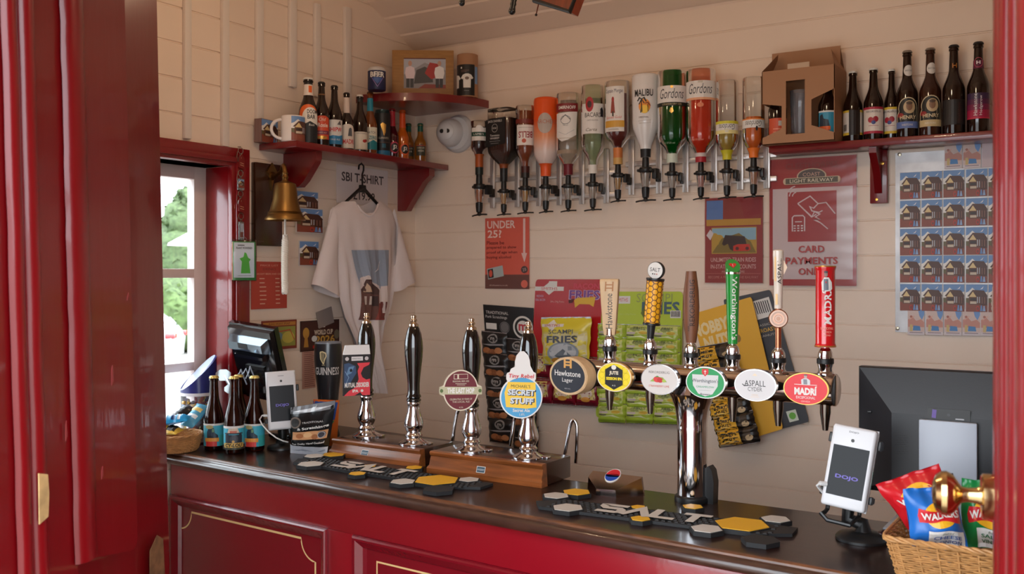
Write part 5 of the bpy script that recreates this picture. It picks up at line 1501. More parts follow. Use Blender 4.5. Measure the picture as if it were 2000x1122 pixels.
def onR(px, ytop, off=.062):
    p = onY(px, 200, YB - off); Z = dep(p); return (p.x, p.y, RZ_), zpx(ytop, Z) - RZ_, Z
YLW = C(226, 190, 60); PK = C(178, 40, 66)
ciderlab = lambda edge, turn: [r_(-.037, .022, .037, .104, C(228, 216, 204)), r_(-.037, .022, .037, .03, edge), r_(-.037, .097, .037, .104, edge), t_('REKORDERLIG', turn, .09, .044, .006, C(70, 60, 60)), e_(-.008 + turn, .064, .008, .009, C(176, 40, 56)), e_(.006 + turn, .066, .008, .009, C(160, 34, 50)), e_(.0 + turn, .056, .006, .006, C(60, 70, 130)), l_([(-.014 + turn, .046), (.014 + turn, .046)], .0015, C(190, 120, 120))]
p, H, Z = onR(1666, 140)
bottle('dark cider bottle turned to the barcode side of its yellow edged label', p, H, .029, [r_(-.048, .022, .048, .1, C(226, 216, 204)), r_(-.048, .022, .048, .03, YLW), r_(-.048, .093, .048, .1, YLW), r_(-.012, .022, .022, .1, C(26, 12, 8))] + [r_(-.032 + k * .0024, .036, -.0308 + k * .0024, .056, INK) for k in range(6)], CAPW, None, face(p, 0), s0=.5, s1=.78)
p, H, Z = onR(1706, 134)
bottle('dark cider bottle with a cream and crimson label showing berries', p, H, .0292, ciderlab(PK, 0), CAPW, None, face(p, 0), s0=.5, s1=.78)
p, H, Z = onR(1741.5, 136, .036)
bottle('dark cider bottle with a cream and yellow label showing berries, partly hidden', p, H, .023, ciderlab(YLW, -.006), CAPW, None, face(p, 0), s0=.5, s1=.78)
def perry(strip):
    return [p_([(-.034, .03), (-.034, .072), (-.026, .084)] + [(.002 + .031 * cos(a), .09 + .034 * sin(a)) for a in [pi * k / 12 for k in range(12, -1, -1)]] + [(.034, .07), (.034, .03)], C(214, 196, 160)), p_([(-.031, .032), (-.031, .07), (-.024, .082)] + [(.002 + .028 * cos(a), .09 + .031 * sin(a)) for a in [pi * k / 12 for k in range(12, -1, -1)]] + [(.031, .068), (.031, .032)], C(30, 30, 28)), e_(.006, .094, .017, .02, C(196, 170, 130)), e_(.006, .096, .009, .013, C(140, 104, 80)), e_(.006, .106, .009, .005, C(90, 70, 56)), e_(-.02, .07, .01, .007, C(150, 40, 40)), t_('HENRY', .002, .063, .046, .011, C(220, 200, 160), bold=.02), r_(-.034, .03, .034, .05, strip), t_('WESTONS', 0, .04, .03, .006, C(230, 220, 200))]
neckw = lambda H: {'bands': [], 'art': [e_(.004, H * .77, .014, .017, C(220, 214, 206)), t_('WESTONS', .004, H * .77, .02, .005, INK)]}
p, H, Z = onR(1772, 100)
bottle('brown cider bottle with a portrait label and a blue strip, white round neck label', p, H, .0312, perry(C(96, 116, 170)), M('crown cap steel', (150, 146, 140), .35, .8), neckw(H), face(p, 0), s0=.5, s1=.72)
p, H, Z = onR(1817, 95)
bottle('brown cider bottle with a portrait label and a gold strip, white round neck label', p, H, .0312, perry(C(200, 176, 128)), M('crown cap steel'), neckw(H), face(p, 0), glassm=M('warm brown glass', (52, 22, 12), .06, coat=.3), s0=.5, s1=.72)
p, H, Z = onR(1863, 89)
bottle('brown beer bottle with a plain black label and small gold neck mark', p, H, .0312, [r_(-.036, .03, .036, .105, C(30, 26, 26)), t_('Hawkstone', .014, .066, .06, .008, C(84, 46, 40), rot=90)], CAPB, {'bands': [], 'art': [t_('H', .002, H * .77, .012, .014, C(180, 110, 40), bold=.02)]}, face(p, 0), s0=.5, s1=.74)
p, H, Z = onR(1911, 83)
HG = C(150, 24, 66)
bottle('tall dark beer bottle with a purple and crimson label and sideways white lettering, rightmost', p, H, .0312, [r_(-.036, .045, .036, .118, C(56, 32, 66)), r_(-.036, .045, .036, .1, C(84, 28, 66)), r_(-.036, .045, .036, .085, C(120, 24, 66)), r_(-.036, .045, .036, .068, C(166, 26, 66)), r_(-.036, .042, .036, .046, C(196, 40, 70)), t_('Hawkstone', -.008, .084, .064, .0095, C(240, 232, 232), rot=90), t_('Hedgerow', .007, .081, .058, .0095, C(240, 232, 232), rot=90)], CAPB, {'bands': [(.71, .8, C(96, 26, 60))], 'art': [ring(.0, H * .775, .011, .014, .0015, C(196, 80, 100)), t_('H', .0, H * .775, .01, .01, C(240, 230, 230), bold=.03)]}, face(p, 0), s0=.5, s1=.74)
# cardboard bottle carrier
pc0, pc1 = onY(1488, 285, RY0 - .035), onY(1633, 280, RY0 - .035)
W = (pc1.x - pc0.x) * .98; Zc = dep((pc0 + pc1) / 2)
zt = zpx(133, Zc) - RZ_; zh = zpx(98, Zc + .06) - RZ_
Dp = .15
t = thing('bottle_carrier', 'brown cardboard bottle carrier with cut-out windows at the left end of the right shelf', 'carton', (pc0.x, RY0 - .035, RZ_ + .0005))
mb = MB(KRAFT)
th = .002
def fp(pts): mb.prism([(x * W, z * zt) for x, z in pts], -th, 0)
fp([(0, .86), (1, .86), (1, 1), (0, 1)])
fp([(0, .56), (.34, .5), (.34, .86), (0, .86)]); fp([(.34, .84), (.6, .84), (.6, .86), (.34, .86)])
fp([(.6, .3), (.69, .3), (.69, .56), (1, .68), (1, .86), (.6, .86)]); fp([(.28, .2), (.34, .2), (.34, .5), (.28, .51)])
fp([(0, 0), (1, 0), (1, .1), (.69, .22), (.69, .3), (.6, .3), (.6, .12), (.34, .12), (.34, .2), (.28, .2), (.28, .2), (0, .09)])
mb.box((W / 2, Dp, zt / 2), (W, th, zt)); mb.box((W / 2, Dp / 2, .001), (W - .004, Dp, th))
mb.box((W - .001, Dp / 2, zt * .5), (th, Dp, zt)); mb.box((.001, Dp / 2, zt * .78), (th, Dp, zt * .44)); mb.box((.001, Dp / 2, .045 * zt), (th, Dp, zt * .09))
mb.add([(0, 0, zt), (W, 0, zt), (W * .985, Dp * .45, zh), (W * .02, Dp * .5, zh)], [(0, 1, 2, 3)]) if False else None
# gable flaps
mb.add([(0, 0, zt), (0, Dp, zt), (.03, Dp * .5, zh - .004)], [(0, 1, 2)]); mb.add([(W, 0, zt), (W, Dp, zt), (W - .03, Dp * .5, zh - .004)], [(0, 2, 1)])
mb.box((W / 2, Dp * .62, (zh + zt) / 2), (W * .96, th, zh - zt + .01)); mb.add([(W * .02, Dp, zt), (W * .98, Dp, zt), (W * .98, Dp * .62, zh), (W * .02, Dp * .62, zh)], [(0, 1, 2, 3)])
mb.build('card_sleeve', t)
mb = MB(C(196, 168, 142)); mb.prism([(W * .36, zt), (W * .66, zt), (W * .66, zt * 1.07), (W * .36, zt * 1.07)], -.002, 0, None, lambda x, y, h: Vector((x, .004 + h, y))); mb.build('handle_tab', t)
LOCO = lambda s, b: [r_(-.034, .02, .034, .095, C(60, 150, 182)), r_(-.034, .09, .034, .095, LW), p_([(-.03, .045), (-.028, .08), (-.018, .085), (-.014, .07), (.0, .066), (.004, .045)], C(40, 52, 66)), r_(-.034, .034, .006, .046, OR), r_(-.034, .02, .002, .034, C(206, 60, 46))]
for dx, art, nm in ((.14, [r_(-.034, .02, .034, .085, C(206, 82, 50)), r_(.0, .06, .012, .076, C(190, 180, 170)), l_([(-.016, .05), (.012, .05)], .003, C(230, 150, 120)), l_([(-.016, .04), (.012, .04)], .003, C(230, 150, 120))], 'brown bottle with an orange-red label in the left of the cardboard carrier'), (.84, LOCO(0, 0), 'brown bottle with a blue engine label in the right of the cardboard carrier')):
    p = (pc0.x + W * dx, RY0 - .035 + Dp * .42, RZ_ + .004)
    bottle(nm, p, zt * .9, .0295, art, CAPG, None, face(p, 4), s0=.52, s1=.76)
p = (pc0.x + W * .47, RY0 - .035 + Dp * .4, RZ_ + .004)
t = thing('pint_glass', 'clear beer glass seen through the middle window of the cardboard carrier', 'glass', p)
mb = MB(glass('pint glass wall', (226, 226, 230), .03, body=.18, bodyrgb=(190, 190, 196))); mb.lathe([(0, 0), (.026, 0), (.028, .004), (.034, zt * .72), (.0325, zt * .72), (.0265, .01), (0, .01)], n=28); mb.build('glass_wall', t)

# magnet board ----------------------------------------------------------------------
o, W, H = wallB(1749, 300, 1990, 656, .002)
ZINC = M('zinc sheet', (176, 172, 172), .4, .75, vary=.3, vscale=14)
mb = MB(ZINC); mb.box((0, -.0012, 0), (W, .0024, H))
md = thing('magnet_board', 'grey metal sheet full of picture magnets screwed to the wall under the shelf', 'board', o, 0)
mb.build('metal_sheet', md)
mb = MB(BRASS)
for px, py in ((1757, 302), (1753, 642)):
    q = onY(px, py, YB - .004) - o
    mb.lathe([(.006, -.0025), (.006, -.005), (.003, -.006), (0, -.006)], M('screw steel', (190, 180, 160), .3, 1), axis='y', n=14); mb.v[-43:] = [Vector((v.x + q.x, v.y, v.z + q.z)) for v in mb.v[-43:]]
mb.build('screw', md)
cols = [1757, 1799, 1841.5, 1885.5, 1929.5, 1973]
rowsy = [(333, 387), (389, 443), (445, 499), (500, 553), (555, 609)]
ordn = ('first', 'second', 'third', 'fourth', 'fifth')
MPIC = None
for r0, (ya, yb) in enumerate(rowsy):
    for c in range(5):
        a, b = onY(cols[c] + .8, ya, YB - .0045), onY(cols[c + 1] - .8, yb, YB - .0045)
        za = onY(1850, ya, YB - .0045).z; zb_ = onY(1850, yb, YB - .0045).z
        w_, h_ = b.x - a.x, za - zb_
        pos = (a.x, YB - .0046, zb_)
        lb = 'railway cabin magnet in the %s row down and %s column of the metal board' % (ordn[r0], ordn[c])
        if MPIC is None:
            mb = MB(C(226, 220, 214)); mb.box((w_ / 2, -.002, h_ / 2), (w_, .004, h_)); mb.art(xf(station(), w_ - .002, h_ - .002, .001, .001), lambda x, y, h: Vector((x, -.004 - h, y)))
            MPIC = mb.build('fridge_magnet'); MPIC.location = pos; tag(MPIC, lb, 'magnet', 'railway cabin magnets in rows on the metal board')
        else:
            m2 = MPIC.copy(); COL.objects.link(m2); m2.location = pos; m2['label'] = lb
def seaside():
    return [r_(0, 0, 1, 1, C(214, 190, 182)), p_([(0, .3), (0, .6), (.3, .7), (.5, .55), (.8, .62), (1, .5), (1, .3)], C(200, 140, 124)), p_([(.62, 1), (.7, .75), (.86, .6), (1, .8), (1, 1)], C(110, 150, 206)), p_([(.3, .16), (.34, .36), (.74, .34), (.78, .16)], C(70, 130, 190)), r_(.12, .12, .28, .4, C(206, 180, 120)), r_(0, 0, 1, .12, C(216, 204, 206)), l_([(.1, .08), (.9, .08)], .03, C(120, 90, 100)), l_([(.1, .6), (.4, .75)], .04, C(226, 170, 150)), e_(.2, .72, .08, .05, C(176, 110, 96))]
SP1 = None
lst = [(1845, 1880, 280, 329, 'pink seaside magnet at the top of the metal board, the leftmost of three'), (1881, 1917, 279, 328, 'pink seaside magnet at the top of the metal board, second of three'), (1918, 1952, 279, 326, 'plain pale magnet at the top of the metal board beside the door')]
lst += [(1773 + k * 35.6, 1805 + k * 36, 611, 655 + k * .6, 'pink seaside magnet in the bottom row, %s from the screwed corner' % ordn[k]) for k in range(5)]
for x0, x1, ya, yb, lb in lst:
    a, b = onY(x0, ya, YB - .0045), onY(x1, yb, YB - .0045)
    plain = 'plain' in lb
    zq, hq = b.z, a.z - b.z
    if plain:
        mb = MB(C(206, 186, 190)); mb.box(((b.x - a.x) / 2, -.002, hq / 2), (b.x - a.x, .004, hq)); m2 = mb.build('seaside_magnet'); m2.location = (a.x, YB - .0046, zq); tag(m2, lb, 'magnet', 'seaside magnets on the metal board'); continue
    if SP1 is None:
        w_, h_ = b.x - a.x, hq
        mb = MB(C(214, 200, 198)); mb.box((w_ / 2, -.002, h_ / 2), (w_, .004, h_)); mb.art(xf(seaside(), w_ - .003, h_ - .003, .0015, .0015), lambda x, y, h: Vector((x, -.004 - h, y)))
        SP1 = mb.build('seaside_magnet'); SP1.location = (a.x, YB - .0046, zq); tag(SP1, lb, 'magnet', 'seaside magnets on the metal board')
    else:
        m2 = SP1.copy(); COL.objects.link(m2); m2.location = (a.x, YB - .0046, zq); m2['label'] = lb
# white cord hanging by the door
mb = MB(ROPE)
c0 = [onY(x, y, YB - .05) for x, y in ((1947, 540), (1942, 565), (1940, 590), (1941, 615), (1944, 640), (1950, 665))]
c0 = [onY(1955, 500, YB - .05)] + c0
for s_ in range(2):
    pts = []
    for i in range(len(c0) - 1):
        for k in range(10):
            q = c0[i].lerp(c0[i + 1], k / 10); a = (i * 10 + k) * .8 + s_ * pi
            pts.append(q + Vector((cos(a) * .003, 0, sin(a) * .003)))
    mb.tube(pts, .003, n=6)
mb.tube([c0[0], c0[0] + Vector((0, .05, .006))], .003, n=6)
ob = mb.build('white_rope', None, 80); tag(ob, 'twisted white rope hanging in front of the magnet board beside the right door', 'rope')

# ================================================================== snack cards hanging low on the back wall
FOIL = M('snack foil', (190, 190, 194), .25, .8)
def quadmap(px, off):
    """four photo corners (tl, tr, br, bl) -> map of a unit square on a plane in front of the back wall"""
    q = [onY(x, y, YB - off) for x, y in px]
    tl, tr, br, bl = q
    def f(u, v, h):
        p = (bl * (1 - u) + br * u) * (1 - v) + (tl * (1 - u) + tr * u) * v
        return Vector((p.x, p.y - h, p.z))
    return f
def card(name, label, px, off, base, art, th=.0025, corner=0, cat='snack card'):
    f = quadmap(px, off)
    o = f(.5, .5, 0)
    g = lambda u, v, h: f(u, v, h) - o
    mb = MB(base)
    if corner:
        pts = []
        for cx, cy, a0 in ((1 - corner, 1 - corner, 0), (corner, 1 - corner, pi / 2), (corner, corner, pi), (1 - corner, corner, 1.5 * pi)):
            pts += [(cx + corner * cos(a0 + pi / 2 * k / 5), cy + corner * sin(a0 + pi / 2 * k / 5)) for k in range(6)]
    else: pts = [(0, 0), (1, 0), (1, 1), (0, 1)]
    mb.prism(pts, 0, th, None, g)
    mb.art(art, g, th + .0004)
    ob = mb.build(name); ob.location = o
    tag(ob, label, cat)
    return ob, f
def packet(name, label, px, off, main, art, thick=.02, group=None, cat='snack packet', crimp=True, seed=0, mats=None):
    """a puffed foil packet; px = its corners in the photo (tl, tr, br, bl)"""
    f = quadmap(px, off)
    o = f(.5, .5, 0)
    rnd = random.Random(seed + 3)
    ph = [rnd.uniform(0, 6) for _ in range(6)]
    def puff(u, v):
        e = max(0, min(1, min(u, 1 - u) / .2)); w_ = max(0, min(1, (min(v, 1 - v) - .04) / .22))
        b = sin(e * pi / 2) ** .8 * sin(w_ * pi / 2)
        wr = .07 * sin(u * 17 + ph[0] + 3 * v) + .06 * sin(v * 23 + ph[1]) + .05 * sin((u + v) * 29 + ph[2])
        return thick * max(0, b * (1 + wr) + .05 * sin(u * 30 + ph[3]) * (1 - w_))
    def edge(u, v): return .012 * sin(v * 19 + ph[4]) * (1 if u > .5 else -1) * (abs(u - .5) * 2) ** 4
    top = lambda u, v, h: f(u + edge(u, v), v, .002 + puff(u, v) + h) - o
    mb = MB(main)
    mb.grid(lambda u, v: top(u, v, 0), 18, 18)
    mb.grid(lambda u, v: f(1 - u + edge(1 - u, v), v, .001) - o, 6, 8)
    arts = []
    for k, d, m in art:
        if k == 'p': arts += cells_uv([(k, d, m)], 10, 10)
        else: arts.append((k, d, m))
    h = .0005
    for s_ in art:
        if s_[0] == 'p': mb.art(cells_uv([s_], 10, 10), top, h, 0)
        else: mb.art([s_], top, h + .0008, 0)
        h += .0003
    if crimp:
        for v0 in (0, .965):
            mb.add([top(k / 24, v0 + (.035 if j else 0), .0008) for j in (0, 1) for k in range(25)], [(k, k + 1, 26 + k, 25 + k) for k in range(24)], (mats or FOIL))
    ob = mb.build(name, None, 60); ob.location = o
    tag(ob, label, cat, group)
    return ob
def cells_uv(shapes, nx, ny):
    o = []
    for k, d, m in shapes:
        for b in range(ny):
            q = clipx([(y, x) for x, y in d], b / ny, (b + 1) / ny)
            if len(q) > 2:
                q = [(x, y) for y, x in q]
                for a_ in range(nx):
                    z = clipx(q, a_ / nx, (a_ + 1) / nx)
                    if len(z) > 2: o.append((k, z, m))
    return o
BK = C(30, 29, 31, .35); PORK = C(176, 112, 70)
SW = C(226, 222, 216)
# black pork scratchings card and its packets
card('scratchings_card', 'black hanging card of pork scratchings with a round white logo, below the red age poster', [(944, 595), (1042, 602), (1040, 866), (962, 858)], .012, BK,
     [t_('TRADITIONAL', .28, .945, .46, .022, SW), t_('Pork Scratchings', .26, .91, .44, .026, SW), r_(.04, .82, .26, .865, SW), e_(.8, .85, .2, .085, SW), e_(.8, .85, .165, .07, C(40, 38, 40)), e_(.8, .85, .12, .05, SW), t_('m', .8, .85, .17, .05, C(190, 60, 70), bold=.03), e_(.43, .84, .085, .035, C(110, 108, 108)), ring(.43, .84, .1, .04, .006, C(120, 118, 118))])
kk = 0
rowsn = ('top', 'second', 'third', 'fourth', 'lowest')
for r0 in range(5):
    for c in range(2):
        y0 = 646 + r0 * 42 + c * 14; x0 = 941 + c * 50 + r0 * 3.4 - (2 if c else 0)
        w_ = 50
        offs = .018 + .022 * (r0 * .1) + c * .004
        packet('scratchings_packet', 'small black scratchings packet on the black card, %s row, %s side' % (rowsn[r0], ('window', 'red card')[c]),
               [(x0, y0), (x0 + w_, y0 + 5), (x0 + w_ - 2, y0 + 56), (x0 + 2, y0 + 50)], offs + r0 * .006, BK,
               [e_(.5, .74, .2, .18, C(150, 148, 146)), e_(.5, .74, .15, .13, BK), t_('m', .5, .74, .16, .1, SW), e_(.26 + .03 * (kk % 3), .26, .17, .13, PORK), e_(.5, .22 + .02 * (kk % 4), .16, .12, C(150, 92, 58)), e_(.74, .3 - .02 * (kk % 3), .15, .12, C(190, 128, 84)), p_([(.06, .5), (.4, .46), (.94, .52), (.9, .57), (.5, .53)], C(150, 148, 150))], .012, 'scratchings packets on the black card', seed=kk)
        kk += 1
# red bacon card with packets
card('bacon_card', 'tall red hanging snack card reading BACON FRIES', [(1047, 546), (1184, 546), (1166, 792), (1036, 778)], .016, C(182, 24, 30, .3),
     [p_([(.0, .94), (.2, .94), (.2, .985), (.32, .985), (.32, .94), (.42, .94), (.42, .905), (.0, .905)], SW), p_([(.1, .925), (.21, .98), (.32, .925), (.21, .87)], SW), t_('SMITHS', .21, .923, .24, .022, C(200, 40, 50)), t_('BACON', .74, .945, .36, .045, C(206, 70, 90), bold=.03), t_('FRIES', .72, .875, .44, .08, C(206, 190, 214), bold=.05), t_('FRIES', .72, .876, .42, .072, C(120, 60, 140), bold=.02), p_([(.58, .83), (.62, .85), (.88, .86), (.86, .78), (.8, .8), (.66, .8), (.6, .77)], C(226, 180, 60)), t_('MADE WITH', .08, .86, .1, .02, C(206, 180, 206)), t_('REAL BACON', .09, .83, .14, .02, C(206, 180, 206)), t_('24 x 24g Packs', .34, .815, .2, .018, C(236, 190, 180)), p_([(.5, .83), (.58, .845), (.56, .81), (.51, .805)], C(90, 40, 40))], .003, .04)
GRB = C(132, 18, 40, .3)
for r0 in range(2):
    for c in range(3):
        x0 = 1030 + c * 46 + r0 * 4; y0 = 690 + r0 * 50 + c * 3
        packet('bacon_packet', 'crimson bacon packet on the red card, %s row, %s' % (('upper', 'lower')[r0], ('nearest the black card', 'in the middle', 'nearest the green card')[c]),
               [(x0, y0), (x0 + 45, y0 + 2), (x0 + 44, y0 + 50), (x0, y0 + 47)], .022 + r0 * .012, GRB,
               [p_([(.1, .3), (.9, .3), (.82, .92), (.2, .92)], C(206, 190, 110)), e_(.5, .55, .28, .2, C(226, 206, 190)), t_('FRIES', .5, .74, .5, .12, C(120, 90, 150)), e_(.5, .3, .2, .1, C(214, 150, 60)), r_(0.05, .05, .95, .2, C(110, 14, 34))], .014, 'bacon snack packets on the red card', seed=20 + r0 * 3 + c)
packet('scampi_packet', 'large yellow and cream snack packet reading SCAMPI FRIES in front of the red card', [(1057, 620), (1156, 619), (1150, 712), (1062, 714)], .05, C(226, 206, 60, .3),
       [p_([(.03, .05), (.97, .05), (.96, .66), (.04, .66)], C(226, 214, 160, .3)), p_([(.04, .66), (.96, .66), (.96, .7), (.04, .7)], C(222, 206, 110)), p_([(.04, .86), (.18, .86), (.27, .95), (.36, .86), (.5, .86), (.5, .8), (.36, .8), (.27, .71), (.18, .8), (.04, .8)], C(232, 224, 216)), t_('SMITHS', .27, .83, .32, .05, C(180, 60, 70)), t_('SCAMPI', .46, .7, .5, .09, C(90, 92, 96), bold=.01), t_('FRIES', .48, .54, .64, .15, C(84, 90, 104), bold=.03), e_(.5, .26, .34, .22, C(150, 160, 170)), e_(.5, .27, .29, .18, C(196, 200, 204)), p_([(.32, .2), (.5, .34), (.68, .2), (.6, .14), (.4, .14)], C(110, 120, 130)), e_(.36, .1, .14, .06, C(226, 160, 60)), e_(.66, .1, .14, .06, C(226, 170, 70))], .022, seed=40)
# green scampi card with rows of packets
card('scampi_card', 'lime green hanging snack card with rows of green packets', [(1178, 570), (1334, 570), (1330, 816), (1164, 816)], .02, C(182, 202, 62, .35),
     [r_(.0, .905, .36, .965, SW), r_(.01, .915, .08, .955, C(160, 160, 160)), t_('SMITHS', .26, .935, .14, .03, C(206, 80, 90)), t_('SCAMPI', .66, .95, .44, .07, C(150, 160, 90)), t_('FRIES', .74, .87, .46, .1, C(70, 96, 110), bold=.03), t_('24 x 27g Packs', .34, .82, .2, .016, C(190, 206, 120)), p_([(.5, .83), (.56, .9), (.6, .84), (.62, .8), (.54, .79)], C(96, 110, 40)), r_(.86, .79, .985, .85, SW)] + [r_(.87 + k * .016, .8, .879 + k * .016, .845, INK) for k in range(7)], .003, .04)
GRN = C(170, 192, 62, .3)
SPK = None
for r0 in range(7):
    for c in range(3):
        x0 = 1168 + c * 54 - r0 * .6 + (4 if r0 > 4 else 0); y0 = 632 + r0 * 26 + c * 1.5
        lb = 'green scampi packet on the lime card, row %s down, column %s' % (('one', 'two', 'three', 'four', 'five', 'six', 'seven')[r0], ('one, by the red card', 'two', 'three, by the yellow card')[c])
        if r0 > 0 and c > 0 and False: pass
        packet('scampi_packet', lb, [(x0, y0), (x0 + 54, y0 + 1.5), (x0 + 53, y0 + 40), (x0 + 1, y0 + 38)], .028 + r0 * .0055, GRN,
               [p_([(.06, .5), (.94, .5), (.9, .94), (.1, .94)], C(206, 210, 130)), e_(.3 + .1 * ((r0 + c) % 3), .76, .2, .12, C(150, 160, 90)), p_([(.1, .34), (.5, .38), (.86, .3), (.6, .46)], C(222, 228, 180)), r_(.08, .52, .4, .62, C(206, 190, 190)), t_('FRIES', .56, .82, .42, .14, C(70, 84, 70)), e_(.7, .6, .16, .08, C(214, 180, 60)), r_(.08, .42, .36, .48, C(96, 84, 80)), r_(.03, .06, .97, .26, C(150, 180, 44))], .012, 'green scampi packets on the lime card', seed=50 + r0 * 3 + c)
# yellow nuts card, tilted, and the grey dry roasted card behind it
card('roasted_nuts_card', 'dark grey hanging card reading DRY ROASTED behind the yellow nuts card', [(1412, 586), (1505, 566), (1581, 824), (1512, 842)], .012, C(66, 68, 74, .4),
     [p_([(.55, .8), (.93, .81), (.93, .95), (.55, .94)], SW)] + [p_([(.6 + k * .045, .84), (.62 + k * .045, .84), (.62 + k * .045, .93), (.6 + k * .045, .93)], INK) for k in range(7)] + [t_('CLASSIC', .62, .755, .34, .016, C(190, 184, 176)), t_('DRY ROASTED', .66, .715, .72, .03, C(214, 170, 70), bold=.02), t_('PEANUTS', .66, .675, .4, .016, C(190, 184, 176)), p_([(.02, .3), (.3, .3), (.34, .62), (.06, .64)], C(196, 186, 174)), e_(.2, .52, .06, .02, C(120, 90, 70)), e_(.16, .45, .04, .015, C(130, 100, 80)), l_([(.5, .18), (.72, .18)], .006, C(130, 130, 134)), r_(.5, .03, .76, .11, C(214, 220, 206)), e_(.63, .07, .09, .025, C(110, 180, 70))], .003, .04)
NY = C(232, 176, 50, .4)
card('nuts_card', 'large yellow tilted hanging card reading NOBBYS NUTS behind the beer taps', [(1352, 614), (1468, 580), (1530, 838), (1418, 872)], .03, NY,
     [t_("NOBBY'S", .3, .87, .7, .1, C(240, 216, 160), bold=.05), t_('NUTS', .3, .755, .44, .1, C(240, 216, 160), bold=.05), e_(.64, .73, .045, .03, C(150, 110, 50)), p_([(.1, .58), (.3, .57), (.3, .66), (.1, .67)], C(206, 196, 180))], .003, .03)
for k in range(7):
    x0 = 1354 + k * 7.6; y0 = 672 + k * 27
    packet('nuts_packet', 'black and yellow nuts packet on the tilted yellow card, %s from the top' % ('first', 'second', 'third', 'fourth', 'fifth', 'sixth', 'lowest')[k],
           [(x0, y0 + 8), (x0 + 78, y0 - 6), (x0 + 86, y0 + 30), (x0 + 6, y0 + 42)], .042 + k * .005, C(24, 22, 22, .3),
           [p_([(.03, .06), (.6, .06), (.56, .9), (.03, .94)], NY), t_("NOBBY'S", .3, .66, .42, .15, INK, bold=.03), t_('NUTS', .32, .42, .28, .14, INK, bold=.03), p_([(.06, .24), (.3, .28), (.54, .22), (.3, .34)], C(240, 206, 120)), p_([(.62, .3), (.7, .9), (.86, .94), (.84, .4), (.74, .2)], C(70, 56, 40)), e_(.8, .36, .09, .16, C(196, 170, 130)), p_([(.05, .06), (.4, .06), (.3, .16), (.05, .2)], C(190, 176, 150))], .014, 'nuts packets on the yellow card', seed=80 + k)

